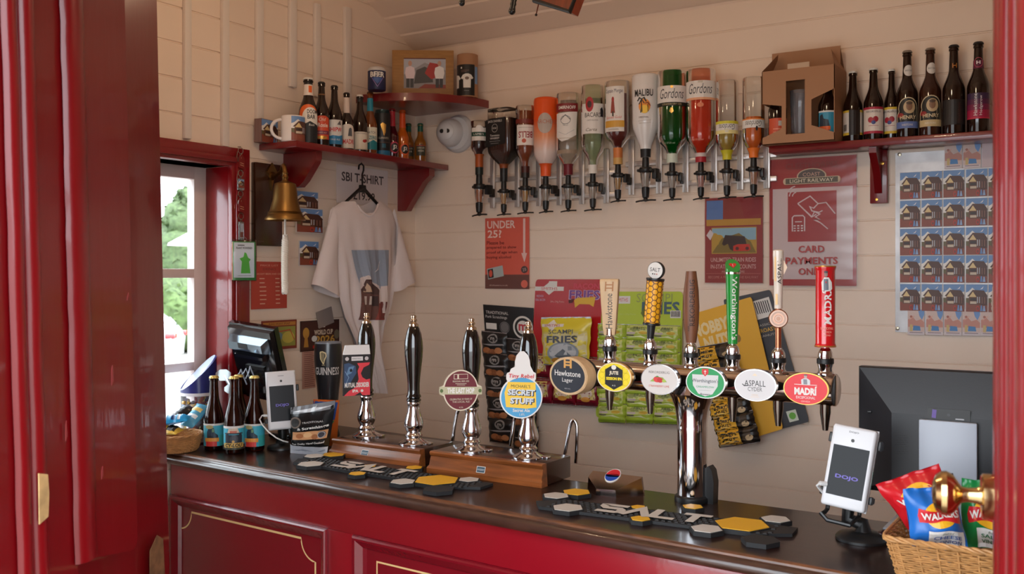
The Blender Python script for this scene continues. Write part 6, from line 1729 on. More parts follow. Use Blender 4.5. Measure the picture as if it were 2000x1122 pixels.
# ================================================================== hand pumps
def engine(label, P0, P1, back, hpx, badge, handles, necks):
    """P0, P1: bottom front corners; back: pixel of the top right back corner"""
    e = (P1 - P0).normalized(); L = (P1 - P0).length
    ang = atan2(e.y, e.x); f = Vector((-e.y, e.x, 0))
    h = hpx
    q = onZ(back[0], back[1], CT + h)
    D = (q - P0).dot(f)
    t = thing('beer_engine', label, 'beer pump', (P0.x, P0.y, CT + .0003), math.degrees(ang))
    mb = MB(MWOOD)
    prof = [(.0, 0), (0, .013), (.003, .016), (.006, .02), (.014, h - .014), (.010, h - .01), (.008, h - .004), (.011, h), (.03, h), (.03, 0)]
    n = len(prof)
    V = [(0 + (.004 if z > .018 else 0), y, z) for y, z in prof] + [(L - (.004 if z > .018 else 0), y, z) for y, z in prof]
    mb.add(V, [tuple(range(n - 1, -1, -1)), tuple(range(n, 2 * n))] + [(i, n + i, n + (i + 1) % n, (i + 1) % n) for i in range(n)])
    mb.build('front_board', t, 30)
    mb = MB(DWOOD); mb.box((L / 2, .03 + (D - .03) / 2, h / 2), (L - .006, D - .03, h - .0005), bev=.003); mb.build('case', t)
    # maker's plate
    bx, bz = badge
    O = P0 + f * .009; d = ray(bx, bz); tt = (O - CAM).dot(f) / d.dot(f); p = CAM + d * tt
    bl = ((p - P0).dot(e), p.z - CT)
    mb = MB(C(206, 204, 200)); slope = (.014 - .006) / (h - .034)
    mp = lambda x, y, hh: Vector((x, .006 + (y - .02) * slope - hh, y))
    x, y = bl
    mb.prism([(x - .0135, y - .008), (x + .0135, y - .008), (x + .0135, y + .008), (x - .0135, y + .008)], .0, .0012, None, mp)
    mb.art([r_(x - .012, y - .0066, x + .012, y + .0066, C(54, 78, 92)), t_('ANGRAM', x, y, .02, .0045, C(206, 210, 212))], mp, .0014)
    mb.build('maker_plate', t)
    for hb in handles:
        px, pyb, pyt = hb
        b = onZ(px, pyb, CT + h); Z = dep(b); k = Z / FPX
        lx, ly = (b - P0).dot(e), (b - P0).dot(f)
        s = (pyb - pyt) / 251.0
        def prf(tab): return [(r * k * s, (868 - y) * k * s) for r, y in tab]
        mb = MB(CHROME); mb.at(lx, ly, h)
        mb.lathe(prf([(0, 868), (29, 868), (29, 866), (27, 864.5), (20, 861), (15.5, 858), (14.5, 856), (16.5, 853.5), (17, 851), (14, 848), (13.2, 845), (15.5, 841), (18.3, 835), (19, 829), (17.8, 822), (15, 813), (12.6, 805), (11.6, 797), (11.6, 793), (13, 791), (13.2, 787), (12, 785), (0, 785)]), n=36)
        mb.build('pump_base', t, 40)
        mb = MB(CHROME); mb.at(lx, ly, h); mb.box((.03 * s, .012, .003), (.05, .022, .006), bev=.002); mb.build('base_lug', t)
        mb = MB(GLOSSBLK); mb.at(lx, ly, h)
        mb.lathe(prf([(0, 785), (14, 785), (14.5, 782.5), (13.5, 780.5), (12, 779.5), (14.6, 777), (14, 774), (12, 771), (11.8, 762), (12, 750), (13, 738), (15.2, 718), (17.4, 698), (18.2, 682), (17.4, 668), (14.8, 653), (11.6, 643), (9.2, 639), (0, 639)]), n=36)
        mb.build('pump_handle', t, 50)
        mb = MB(M('nickel finial', (224, 206, 184), .15, 1)); mb.at(lx, ly, h)
        mb.lathe(prf([(9.2, 639.2), (9.6, 637), (9, 634.5), (6, 633), (4.8, 631), (6.6, 628.5), (6.8, 626), (4.8, 624), (4.6, 622.8), (5.6, 621), (5.2, 618.5), (3, 617), (0, 616.8)]), n=24)
        mb.build('finial', t, 40)
    for nb in necks:
        pts = [atd(px, py, Zq) for px, py, Zq in nb]
        pts = [((q_ - P0).dot(e), (q_ - P0).dot(f), q_.z - CT) for q_ in pts]
        # smooth
        sm = [pts[0]]
        for a, b in zip(pts, pts[1:]):
            for i in range(1, 5): sm.append(tuple(a[j] + (b[j] - a[j]) * i / 4 for j in range(3)))
        for _ in range(3): sm = [sm[0]] + [tuple((sm[i - 1][j] + 2 * sm[i][j] + sm[i + 1][j]) / 4 for j in range(3)) for i in range(1, len(sm) - 1)] + [sm[-1]]
        mb = MB(CHROME); mb.tube(sm, .0052, n=12); mb.build('swan_neck_spout', t, 60)
    return t, (P0, e, f, L, D, h)
E1 = engine('wooden beer engine box with two black handles, beside the scratchings bag', onZ(642, 890, CT), onZ(818, 915, CT), (898, 865), .049, (714, 885), [(716, 852, 611), (808, 867, 616)],
            [])
E2 = engine('wooden beer engine box with two black handles and round clips, near the chrome soda head', onZ(833, 924, CT), onZ(1058, 955, CT), (1121, 891), .058, (940, 918), [(921, 880, 622), (1032, 894, 628)],
            [[(884, 862, 2.88), (888, 830, 2.88), (893, 803, 2.88), (905, 792, 2.87), (912, 800, 2.86), (913, 850, 2.86), (913, 872, 2.86)], [(997, 872, 2.80), (1001, 845, 2.8), (1004, 818, 2.8), (1014, 806, 2.79), (1021, 815, 2.79), (1022, 850, 2.78), (1022, 880, 2.78)], [(1103, 889, 2.74), (1109, 858, 2.74), (1113, 832, 2.74), (1120, 818, 2.735), (1128, 830, 2.73), (1127, 862, 2.73), (1125, 905, 2.73)]])
# small catch behind the box
# pump clips ------------------------------------------------------------------------
def clip(label, px, py, pxpump, pyb, h, off, rot=0, z_h=None):
    """a plate clipped to the front of a handle, centred at px, py; returns thing and metres per photo pixel"""
    b = onZ(pxpump, pyb, CT + h); Z = dep(b) - off
    c = atd(px, py, Z)
    t = thing('pump_clip', label, 'pump clip', c, face(c, rot), 'pump clips on the hand pumps')
    return t, Z / FPX
def backclip(t, k, dz, off):
    mb = MB(C(196, 150, 120)); mb.box((0.0, (off - .028) / 2, dz), (.018, off - .031, .012)); mb.build('spring_clip', t)
t, k = clip('carton shaped pump clip with a black, blue and red design on the first pump', 697, 733, 716, 852, .049, .056, 14)
W, H = 54 * k, 80 * k
mb = MB(C(34, 32, 34)); mb.box((0, .004, 0), (W, .008, H)); mb.build('plate', t)
mb = MB(C(232, 228, 226)); mb.prism([(-W * .5, H * .5), (W * .5, H * .5), (W * .46, H * .73), (-W * .42, H * .73)], -.008, .0); mb.build('carton_top', t, label='white carton top')
RB = C(226, 66, 76)
mb = MB(WHITE)
mb.art([e_(-W * .36, H * .4, W * .07, W * .07, C(206, 200, 200)), e_(W * .36, H * .4, W * .07, W * .07, C(206, 200, 200)), r_(-W * .2, H * .35, W * .22, H * .45, C(226, 222, 222)), t_('KIRKSTALL', 0, H * .4, W * .34, H * .035, INK),
        p_([(-W * .47, -H * .3), (-W * .47, H * .28), (-W * .3, H * .3), (-W * .05, H * .22), (-W * .02, H * .05), (-W * .16, -H * .1), (-W * .3, -H * .25)], C(58, 82, 116)), p_([(-W * .4, H * .0), (-W * .3, H * .2), (-W * .1, H * .22), (-W * .2, H * .05)], C(104, 140, 176)), e_(-W * .22, H * .12, W * .05, H * .04, C(20, 24, 32)), l_([(-W * .44, H * .1), (-W * .3, -H * .05), (-W * .4, -H * .2)], W * .02, C(130, 160, 190)),
        p_([(W * .0, H * .29), (W * .48, H * .3), (W * .44, H * .24), (W * .24, H * .18), (W * .14, H * .04), (W * .2, -H * .06), (W * .34, -H * .12), (W * .48, -H * .1), (W * .48, -H * .5), (W * .2, -H * .5), (W * .12, -H * .42), (-W * .1, -H * .5), (-W * .48, -H * .5), (-W * .3, -H * .38), (-W * .06, -H * .3), (W * .06, -H * .1), (W * .02, H * .1), (W * .08, H * .2)], RB),
        t_('MUTUAL DISORDER', 0, -H * .24, W * .9, H * .12, SW, bold=.04), t_('IPA', -W * .06, -H * .385, W * .22, H * .07, SW, bold=.04), e_(W * .18, -H * .385, W * .05, W * .05, SW)], lambda x, y, h: Vector((x, -h, y))); mb.build('printed_face', t)
backclip(t, k, 0, .045)
t, k = clip('oval burgundy pump clip with a cream band across the middle on the third pump', 900, 763, 921, 880, .058, .045, 10)
rx, ry = 35 * k, 40 * k
CRM = C(226, 214, 190); BUR = C(112, 34, 44)
def outline(s=1.0, wide=1.0):
    o = []
    for i in range(64):
        a = 2 * pi * i / 64
        o.append((rx * s * cos(a), ry * s * sin(a)))
    return o
def tabbed(ex):
    y0, y1 = -9.5 * k - ex, 9.5 * k + ex
    o = []
    for i in range(72):
        a = 2 * pi * i / 72
        x, y = (rx + ex) * cos(a), (ry + ex) * sin(a)
        if y0 * .9 < y < y1 * .9:
            sgn = 1 if x > 0 else -1
            x = sgn * (rx + 7.5 * k + ex) * (1 - .06 * (abs(y) / y1) ** 2)
        o.append((x, y))
    return o
mb = MB(CRM); mb.prism(tabbed(0), -.006, 0); mb.build('plate', t, label='cream edged plate')
mb = MB(BUR)
mb.art([p_([(x * .93, y * .94) for x, y in outline()], BUR), p_([(-42 * k, -7 * k), (-42 * k, 8 * k), (42 * k, 6 * k), (42 * k, -9 * k)], C(196, 190, 156)), t_('THE LAST HOP', 0, -.5 * k, 54 * k, 11 * k, C(236, 232, 226), bold=.05, rot=-1.5), e_(-38 * k, 0, 3.2 * k, 3.6 * k, C(90, 110, 60)), e_(38 * k, -1.5 * k, 3.2 * k, 3.6 * k, C(90, 110, 60)), r_(-14 * k, 22 * k, 14 * k, 32 * k, CRM), r_(-13 * k, 23 * k, 13 * k, 31 * k, BUR), r_(-7 * k, 23 * k, -4 * k, 31 * k, CRM), t_('REGIONAL BEER 2025', 0, 18 * k, 32 * k, 3.4 * k, CRM), l_([(-11 * k, 13.5 * k), (11 * k, 13 * k)], .8 * k, CRM), l_([(-8 * k, 11 * k), (8 * k, 10.5 * k)], .8 * k, CRM), t_('CELEBRATING 30 YEARS OF', 0, -17 * k, 44 * k, 3.6 * k, CRM), t_('THE LOCAL ALE', 0, -22 * k, 34 * k, 3.6 * k, CRM), t_('4.2%', 0, -33 * k, 8 * k, 3 * k, CRM)], lambda x, y, h: Vector((x, -h, y))); mb.build('printed_face', t)
backclip(t, k, 0, .045)
t, k = clip('round yellow and blue pump clip with a white top plate on the fourth pump', 1018, 777, 1032, 894, .058, .05, 8)
r = 42 * k
mb = MB(C(236, 232, 228))
big = [(r * cos(a), r * .98 * sin(a)) for a in [2 * pi * i / 56 for i in range(56)]]
mb.prism(big, -.006, 0)
mb.prism([(-27 * k, 32 * k), (27 * k, 32 * k), (29 * k, 36 * k), (29 * k, 47 * k), (24 * k, 50 * k), (18 * k, 62 * k), (17 * k, 72 * k), (14 * k, 82 * k), (6 * k, 90 * k), (-2 * k, 90 * k), (-9 * k, 82 * k), (-12 * k, 70 * k), (-12 * k, 60 * k), (-20 * k, 56 * k), (-22 * k, 50 * k), (-27 * k, 48 * k), (-29 * k, 44 * k), (-29 * k, 36 * k)], -.0062, -.0002); mb.build('plate', t, label='white edged plate')
BLC = C(82, 166, 214); YC = C(250, 206, 70)
mb = MB(YC)
ins = [(x * .94, y * .94) for x, y in big]
mb.art([p_(ins, BLC), p_([(-26 * k, 31 * k), (28 * k, 29 * k), (30 * k, -20 * k), (10 * k, -22 * k), (-30 * k, -18 * k), (-33 * k, 10 * k)], YC), t_("MICHAEL'S", -1 * k, 22 * k, 38 * k, 6 * k, C(60, 54, 40), rot=-3)] + [t_('SECRET', 1.2 * k, 9.2 * k, 56 * k, 13 * k, C(40, 44, 60), bold=.09, rot=-3), t_('SECRET', 0, 10 * k, 54 * k, 12 * k, C(214, 220, 226), bold=.045, rot=-3), t_('STUFF', 2.2 * k, -7.4 * k, 48 * k, 13 * k, C(40, 44, 60), bold=.09, rot=-3), t_('STUFF', 1 * k, -6.6 * k, 46 * k, 12 * k, C(214, 220, 226), bold=.045, rot=-3), t_('Secret Ale', 0, -25 * k, 34 * k, 6.5 * k, SW, bold=.03, rot=-2), t_('3.8%', 1 * k, -33 * k, 11 * k, 4.5 * k, SW), t_('Tiny Rebel', 0, 41 * k, 50 * k, 10 * k, C(214, 44, 56), bold=.01, rot=-2, shear=.1)], lambda x, y, h: Vector((x, -h, y))); mb.build('printed_face', t)
backclip(t, k, 10 * k, .05)

# ================================================================== chrome T-bar font
cb = oncounter(1352, 979); Zc = dep(cb); kf = Zc / FPX
za = zpx(743, Zc)
font = thing('beer_font', 'chrome T-shaped beer font with six taps behind the right bar runner', 'beer font', (cb.x, cb.y, CT), CANG)
HZ = za - CT
rcol, rbar = 29 * kf, .0345
mb = MB(CHROME)
mb.lathe([(rcol, .012), (rcol, HZ - .125), (rcol * 1.02, HZ - .12), (rcol * 1.02, HZ - .112), (rcol * 1.0, HZ - .108), (rcol * 1.04, HZ - .09), (rcol * 1.16, HZ - .065), (rcol * 1.4, HZ - .042), (rcol * 1.62, HZ - .03), (rcol * 1.4, HZ - .01), (0, HZ)], n=48); mb.build('column', font, 40)
mb = MB(BLKPLA); mb.lathe([(0, 0), (rcol * 1.17, 0), (rcol * 1.19, .004), (rcol * 1.17, .012), (rcol * 1.02, .016), (rcol, .016)], n=40); mb.build('base_ring', font)
mb = MB(BLKPLA); mb.prism([(rcol * .6, .0), (rcol * 1.55, 0), (rcol * 1.6, .05), (rcol * 1.45, .078), (rcol * 1.2, .088), (rcol * .9, .08)], -.016, .012, None, lambda x, y, h: Vector((x, h + .012, y))); mb.build('clamp_cover', font)
def loc(p): d = Vector(p) - cb; return d.dot(ux), d.dot(uy), p[2] - CT
def onbar(px):
    """x along the bar for a photo column, on the bar's axis plane"""
    d = ray(px, 700); t_ = (cb - CAM).dot(uy) / d.dot(uy); p = CAM + d * t_
    return (p - cb).dot(ux), dep(p)
xL, xR = onbar(1092)[0], onbar(1634)[0]
BARC = M('bar chrome', (206, 196, 190), .12, 1)
mb = MB(BARC)
n = 36
mb.at(0, 0, HZ)
mb.lathe([(0, xL), (rbar * .9, xL), (rbar, xL + .004), (rbar, xR - .012), (rbar * 1.02, xR - .012), (rbar * 1.02, xR - .002), (rbar * .95, xR), (0, xR)], axis='x', n=44)
mb.build('tap_bar', font, 40)
taps = [(1191, 545, 655), (1270, 512, 662), (1350, 530, 670), (1431, 510, 672), (1520, 488, 680), (1612, 520, 678)]
HAWK = M('pale beech wood', (214, 180, 138), .45, vary=.15, vscale=10, stretch=(8, 8, 1)); REKW = M('brown tap wood', (124, 74, 44), .45, vary=.35, vscale=10, stretch=(8, 8, 1.2))
GRP = M('tap green gloss', (26, 140, 50), .2, coat=.7); REDP = M('tap red gloss', (206, 20, 28), .2, coat=.7); CREAMP = M('tap cream gloss', (226, 212, 196), .25, coat=.5); COPPER = M('copper', (190, 124, 92), .25, 1); HONEY = M('honey yellow', (240, 170, 28), .35)
fz = math.degrees(0)
def txtup(s, x, y, w, h, m, b=0.0): return t_(s, x, y, w, h, m, 90, b)
for i, (px, yt, yb) in enumerate(taps):
    bx, Zb = onbar(px); k = Zb / FPX
    z = lambda py: zpx(py, Zb) - CT
    zc0 = HZ + rbar * .9
    hb = z(yb)
    th = hb - zc0
    body = MB(CHROME); body.at(bx, 0, zc0 - .004)
    H_ = th + .004
    body.lathe([(.0, 0), (.0175, 0), (.0185, H_ * .06), (.0175, H_ * .14), (.015, H_ * .2), (.0145, H_ * .3), (.0165, H_ * .4), (.017, H_ * .44)], n=28)
    body.lathe([(.017, H_ * .44), (.0182, H_ * .46), (.0182, H_ * .6), (.017, H_ * .62)], BLKPLA, n=28)
    body.lathe([(.0155, H_ * .62), (.0158, H_ * .7), (.0148, H_ * .82), (.0115, H_ * .92), (.0085, H_ * .97), (.0085, H_ * 1.0), (0, H_)], n=28)
    body.at(bx, 0, zc0 - .004, 0, 0, 22); body.box((0, -.0135, H_ * .76), (.013, .006, H_ * .24), bev=.0015)
    tp = body.build('tap', font, 25)
    nz = MB(DSTEEL); nz.at(bx, -.0, HZ - rbar)
    nz.lathe([(.0115, .006), (.0115, -.016), (.0095, -.03), (.006, -.055), (.0045, -.055), (0, -.04)], n=18); nz.build('nozzle', font, 40)
    # forward stem that carries the lens
    mb = MB(None); 
    HM = z(yt) - hb
    rot = -CANG + face(cb + ux * bx) 
    mb.mat = HAWK
    mb.at(bx, 0, hb, 0, 0, math.degrees(0))
    def A(x=0, y=0, z_=0, rx=0, ry=0, rz=0): mb.at(bx + x, y, hb + z_, rx, ry, rz)
    if i == 0:
        A(rz=22)
        P_ = [(.0, 11, 11), (.16, 13, 12), (.6, 16.5, 14), (.93, 18.5, 15), (1.0, 18, 13)]
        V = []
        for s_, a, b in P_: V += [(-a * k, -b * k * .8, s_ * HM), (a * k, -b * k * .8, s_ * HM), (a * k, b * k * .8, s_ * HM + (0 if s_ < .99 else 0)), (-a * k, b * k * .8, s_ * HM)]
        m_ = len(P_)
        bm = bmesh.new(); vs_ = [bm.verts.new(v) for v in V]
        for j in range(m_ - 1):
            for q in range(4): bm.faces.new((vs_[j * 4 + q], vs_[j * 4 + (q + 1) % 4], vs_[j * 4 + 4 + (q + 1) % 4], vs_[j * 4 + 4 + q]))
        bm.faces.new([vs_[3], vs_[2], vs_[1], vs_[0]]); bm.faces.new(vs_[-4:])
        bmesh.ops.bevel(bm, geom=[e for e in bm.edges], offset=.003, segments=2, affect='EDGES', profile=.5)
        mb.addbm(bm, HAWK)
        fmap = lambda x, y, h: Vector((x, -(11.5 + (y / HM) * 3.2) * k * .8 - h - .0006, y))
        mb.art([txtup('Hawkstone', 0, HM * .43, HM * .62, 13 * k, INK)] + [l_([(-7 * k + a * 14 * k, HM * .78), (-6 * k + a * 14 * k, HM * .95)], 2.6 * k, C(166, 106, 44)) for a in (0, 1)] + [l_([(-6 * k, HM * .835), (8 * k, HM * .835)], 2.2 * k, C(166, 106, 44)), l_([(-6 * k, HM * .895), (8 * k, HM * .895)], 2.2 * k, C(166, 106, 44))], fmap, .0004)
        mb.lathe([(9.5 * k, 0), (10.5 * k, 0), (10.5 * k, .016), (9.5 * k, .016)], M('nickel finial'), 16)
        lb = 'pale wooden handle with dark lettering'
    elif i == 1:
        A(ry=5.5)
        mb.lathe([(0, 0), (6.5 * k, 0), (8.5 * k, HM * .18), (0, HM * .18)], BLKPLA, 20)
        mb.lathe([(0, HM * .18), (17 * k, HM * .18), (17.5 * k, HM * .195), (16.5 * k, HM * .21)], BLKPLA, 28)
        mb.lathe([(15.5 * k, HM * .21), (16.5 * k, HM * .76)], HONEY, 28)
        mb.lathe([(16.5 * k, HM * .76), (18 * k, HM * .77), (17.5 * k, HM * .79), (0, HM * .79)], BLKPLA, 28)
        hx = []
        rr = 6.2 * k
        for a in range(9):
            for b in range(9):
                cx = (a - 4) * rr * 1.5; cy = HM * .2 + rr * .6 + b * rr * sqrt(3) + (a % 2) * rr * .866
                if cy > HM * .77 or cy < HM * .2 + rr * .2: continue
                hx.append(l_([(cx + rr * cos(pi / 3 * q), min(max(cy + rr * sin(pi / 3 * q), HM * .215), HM * .757)) for q in range(6)], 1.5 * k, C(96, 48, 20), True))
        mb.art(hx, lambda x, y, h: (lambda r2: Vector((sin(x / r2) * (r2 + h), -cos(x / r2) * (r2 + h), y)))((15.5 + (y / HM - .21) / .55) * k), .0006, 0)
        cz = HM * .79 + 15.5 * k
        mb.lathe([(0, .006), (17 * k, .006), (17 * k, -.004), (16 * k, -.005)], BLKPLA, 36, 'y'); nn = 36 * 3 + 1
        mb.v[-nn:] = [v + Vector((0 + .0, 0, 0)) + (Matrix.Rotation(R(5.5), 3, 'Y') @ Vector((0, 0, cz))) for v in mb.v[-nn:]]
        dm = lambda x, y, h: Vector((x, -.0051 - h, y + cz))
        mb.art([e_(0, 0, 16 * k, 16 * k, SW), t_('SALT', 0, 1.5 * k, 22 * k, 7.5 * k, INK), e_(-4.5 * k, -7 * k, 1.4 * k, 1.4 * k, INK), e_(0, -7 * k, 1.4 * k, 1.4 * k, C(120, 90, 90)), e_(4.5 * k, -7 * k, 1.4 * k, 1.4 * k, C(190, 120, 110))], dm, .0002)
        lb = 'yellow honeycomb handle with a white round top'
    elif i == 2:
        A(rz=24)
        tab = [(0, 9.5), (.04, 10.5), (.25, 14.5), (.5, 15.8), (.72, 14.5), (.93, 11), (1, 10)]
        V = []; q_ = 20
        for s_, a in tab:
            for j in range(q_):
                an = 2 * pi * j / q_
                V.append((a * k * cos(an), a * k * .7 * sin(an), s_ * HM))
        mb.add(V, [(j * q_ + m_, j * q_ + (m_ + 1) % q_, (j + 1) * q_ + (m_ + 1) % q_, (j + 1) * q_ + m_) for j in range(len(tab) - 1) for m_ in range(q_)] + [tuple(range(q_ - 1, -1, -1)), tuple(range(len(V) - q_, len(V)))], REKW)
        fm = lambda x, y, h: (lambda a: Vector((x, -a * k * .7 * sqrt(max(.05, 1 - (x / (a * k)) ** 2)) - h, y)))(lerp_tab(tab, y / HM))
        mb.art([txtup('REKORDERLIG', 2 * k, HM * .56, HM * .64, 10 * k, C(40, 24, 16)), t_('CIDER', -5 * k, HM * .2, 3 * k, 10 * k, C(40, 24, 16))], fm, .0008)
        lb = 'brown wooden paddle handle with carved lettering'
    elif i == 3:
        A(rz=34)
        tab = [(0, 9.5), (.3, 11.5), (.8, 13.5), (.84, 14.5)]
        mb.lathe([(0, 0)] + [(a * k, s_ * HM) for s_, a in tab], GRP, 32)
        mb.lathe([(14.5 * k, HM * .84), (14.8 * k, HM * .855), (14.5 * k, HM * .865)], CHROME, 32)
        # sloped oval top
        V = [(14.2 * k * cos(2 * pi * j / 32), 14.2 * k * sin(2 * pi * j / 32), HM * .865 + (0 if 0 else (14.2 * k * sin(2 * pi * j / 32) + 14.2 * k) * .9)) for j in range(32)]
        V0 = [(14.2 * k * cos(2 * pi * j / 32), 14.2 * k * sin(2 * pi * j / 32), HM * .86) for j in range(32)]
        mb.add(V0 + V, [(j, (j + 1) % 32, 32 + (j + 1) % 32, 32 + j) for j in range(32)] + [tuple(range(32, 64))], GRP)
        sm_ = lambda x, y, h: Vector((x, y * .74 - h * .67, HM * .865 + (y * .74 + 14.2 * k) * .9 + h * .74))
        mb.art([p_([(-6.5 * k, 5 * k), (-7 * k, 1 * k), (0, -8 * k), (7 * k, 1 * k), (6.5 * k, 5 * k), (3 * k, 6.5 * k), (0, 5 * k), (-3 * k, 6.5 * k)], C(206, 34, 34)), l_([(0, 4 * k), (0, -4 * k)], 1 * k, SW)], sm_, .0008)
        mb.art([t_("Worthington's", 0, HM * .43, HM * .76, 13 * k, SW, -90, .01)], lambda x, y, h: (lambda a: Vector((sin(x / (a * k)) * (a * k + h), -cos(x / (a * k)) * (a * k + h), y)))(lerp_tab(tab, y / HM)), .0006)
        lb = 'green handle with white lettering and a sloping oval top'
    elif i == 4:
        A(rz=22)
        mb.lathe([(0, 0), (6 * k, 0), (6 * k, HM * .4), (0, HM * .4)], COPPER, 20)
        mb.lathe([(0, HM * .4), (7.5 * k, HM * .4), (8 * k, HM * .5), (9.5 * k, HM * .85), (10.5 * k, HM * .95), (10.2 * k, HM * .99), (7 * k, HM), (0, HM)], CREAMP, 28)
        cz = HM * .3
        mb.lathe([(0, .007), (18.5 * k, .007), (18.5 * k, -.009), (16.8 * k, -.0115), (0, -.0115)], COPPER, 36, 'y'); nn = 36 * 3 + 2
        mb.v[-nn:] = [v + Vector((0, 0, cz)) for v in mb.v[-nn:]]
        dm = lambda x, y, h: Vector((x, -.0117 - h, y + cz))
        CP = C(232, 200, 180)
        mb.art([e_(0, 0, 16.6 * k, 16.6 * k, CP), ring(0, 0, 9 * k, 9 * k, .7 * k, COPPER), ring(0, 0, 7 * k, 7 * k, .9 * k, C(206, 150, 124)), e_(0, 0, 4 * k, 4 * k, C(214, 166, 140)), ring(0, 0, 12.6 * k, 12.6 * k, 2.2 * k, C(206, 170, 150))] , dm, .0002)
        mb.art([txtup('ASPALL', 2 * k, HM * .78, HM * .26, 7 * k, INK), r_(-7 * k, HM * .68, -4 * k, HM * .93, C(240, 200, 140)), r_(-5 * k, HM * .44, -1 * k, HM * .55, C(240, 200, 140))], lambda x, y, h: Vector((sin(x / (9 * k)) * (9.6 * k + h), -cos(x / (9 * k)) * (9.6 * k + h), y)), .0006)
        mb.prism([(10 * k, HM * .74), (17 * k, HM * .82), (10 * k, HM * .9)], -.001, .002, C(236, 206, 176))
        lb = 'cream handle on a copper stem with a round medallion'
    else:
        A(rz=24)
        rr = 18.5 * k
        mb.lathe([(0, 0), (rr * 1.1, 0), (rr * 1.12, HM * .015), (rr * 1.05, HM * .03), (rr, HM * .05), (rr, HM * .94), (rr * 1.05, HM * .96), (rr * 1.12, HM * .985), (rr * 1.08, HM), (0, HM)], REDP, 36)
        mb.lathe([(rr * 1.1, HM * .004), (rr * 1.135, HM * .012), (rr * 1.1, HM * .02)], GOLD, 36); mb.lathe([(rr * 1.1, HM * .985), (rr * 1.135, HM * .992), (rr * 1.06, HM * 1.003)], GOLD, 36)
        mb.art([t_('MADRÍ', 1 * k, HM * .49, HM * .42, 17 * k, SW, 90, .03), p_([(-8 * k, HM * .7), (-9 * k, HM * .8), (-4 * k, HM * .86), (4 * k, HM * .86), (10 * k, HM * .8), (11 * k, HM * .72), (7 * k, HM * .69)], SW), p_([(-5 * k, HM * .69), (-5 * k, HM * .84), (3 * k, HM * .84), (4 * k, HM * .69)], C(110, 116, 126)), e_(-1 * k, HM * .895, 3.2 * k, HM * .03, C(150, 120, 110)), e_(-1 * k, HM * .925, 3.6 * k, HM * .014, C(70, 66, 70)), e_(-1 * k, HM * .8, 1.2 * k, HM * .012, C(190, 30, 40)), l_([(-3 * k, HM * .69), (8 * k, HM * .705)], 2.5 * k, SW), t_('EXCEPCIONAL', 1 * k, HM * .235, 22 * k, HM * .03, C(246, 170, 150)), t_('CERVEZA', 1 * k, HM * .19, 15 * k, HM * .025, C(246, 170, 150)), t_('MADRID', 1 * k, HM * .15, 12 * k, HM * .02, C(246, 170, 150))], cyl(rr), .0008, strip=rr * .25)
        lb = 'red cylinder handle with white lettering'
    hd = mb.build('tap_handle', font, 40, lb)
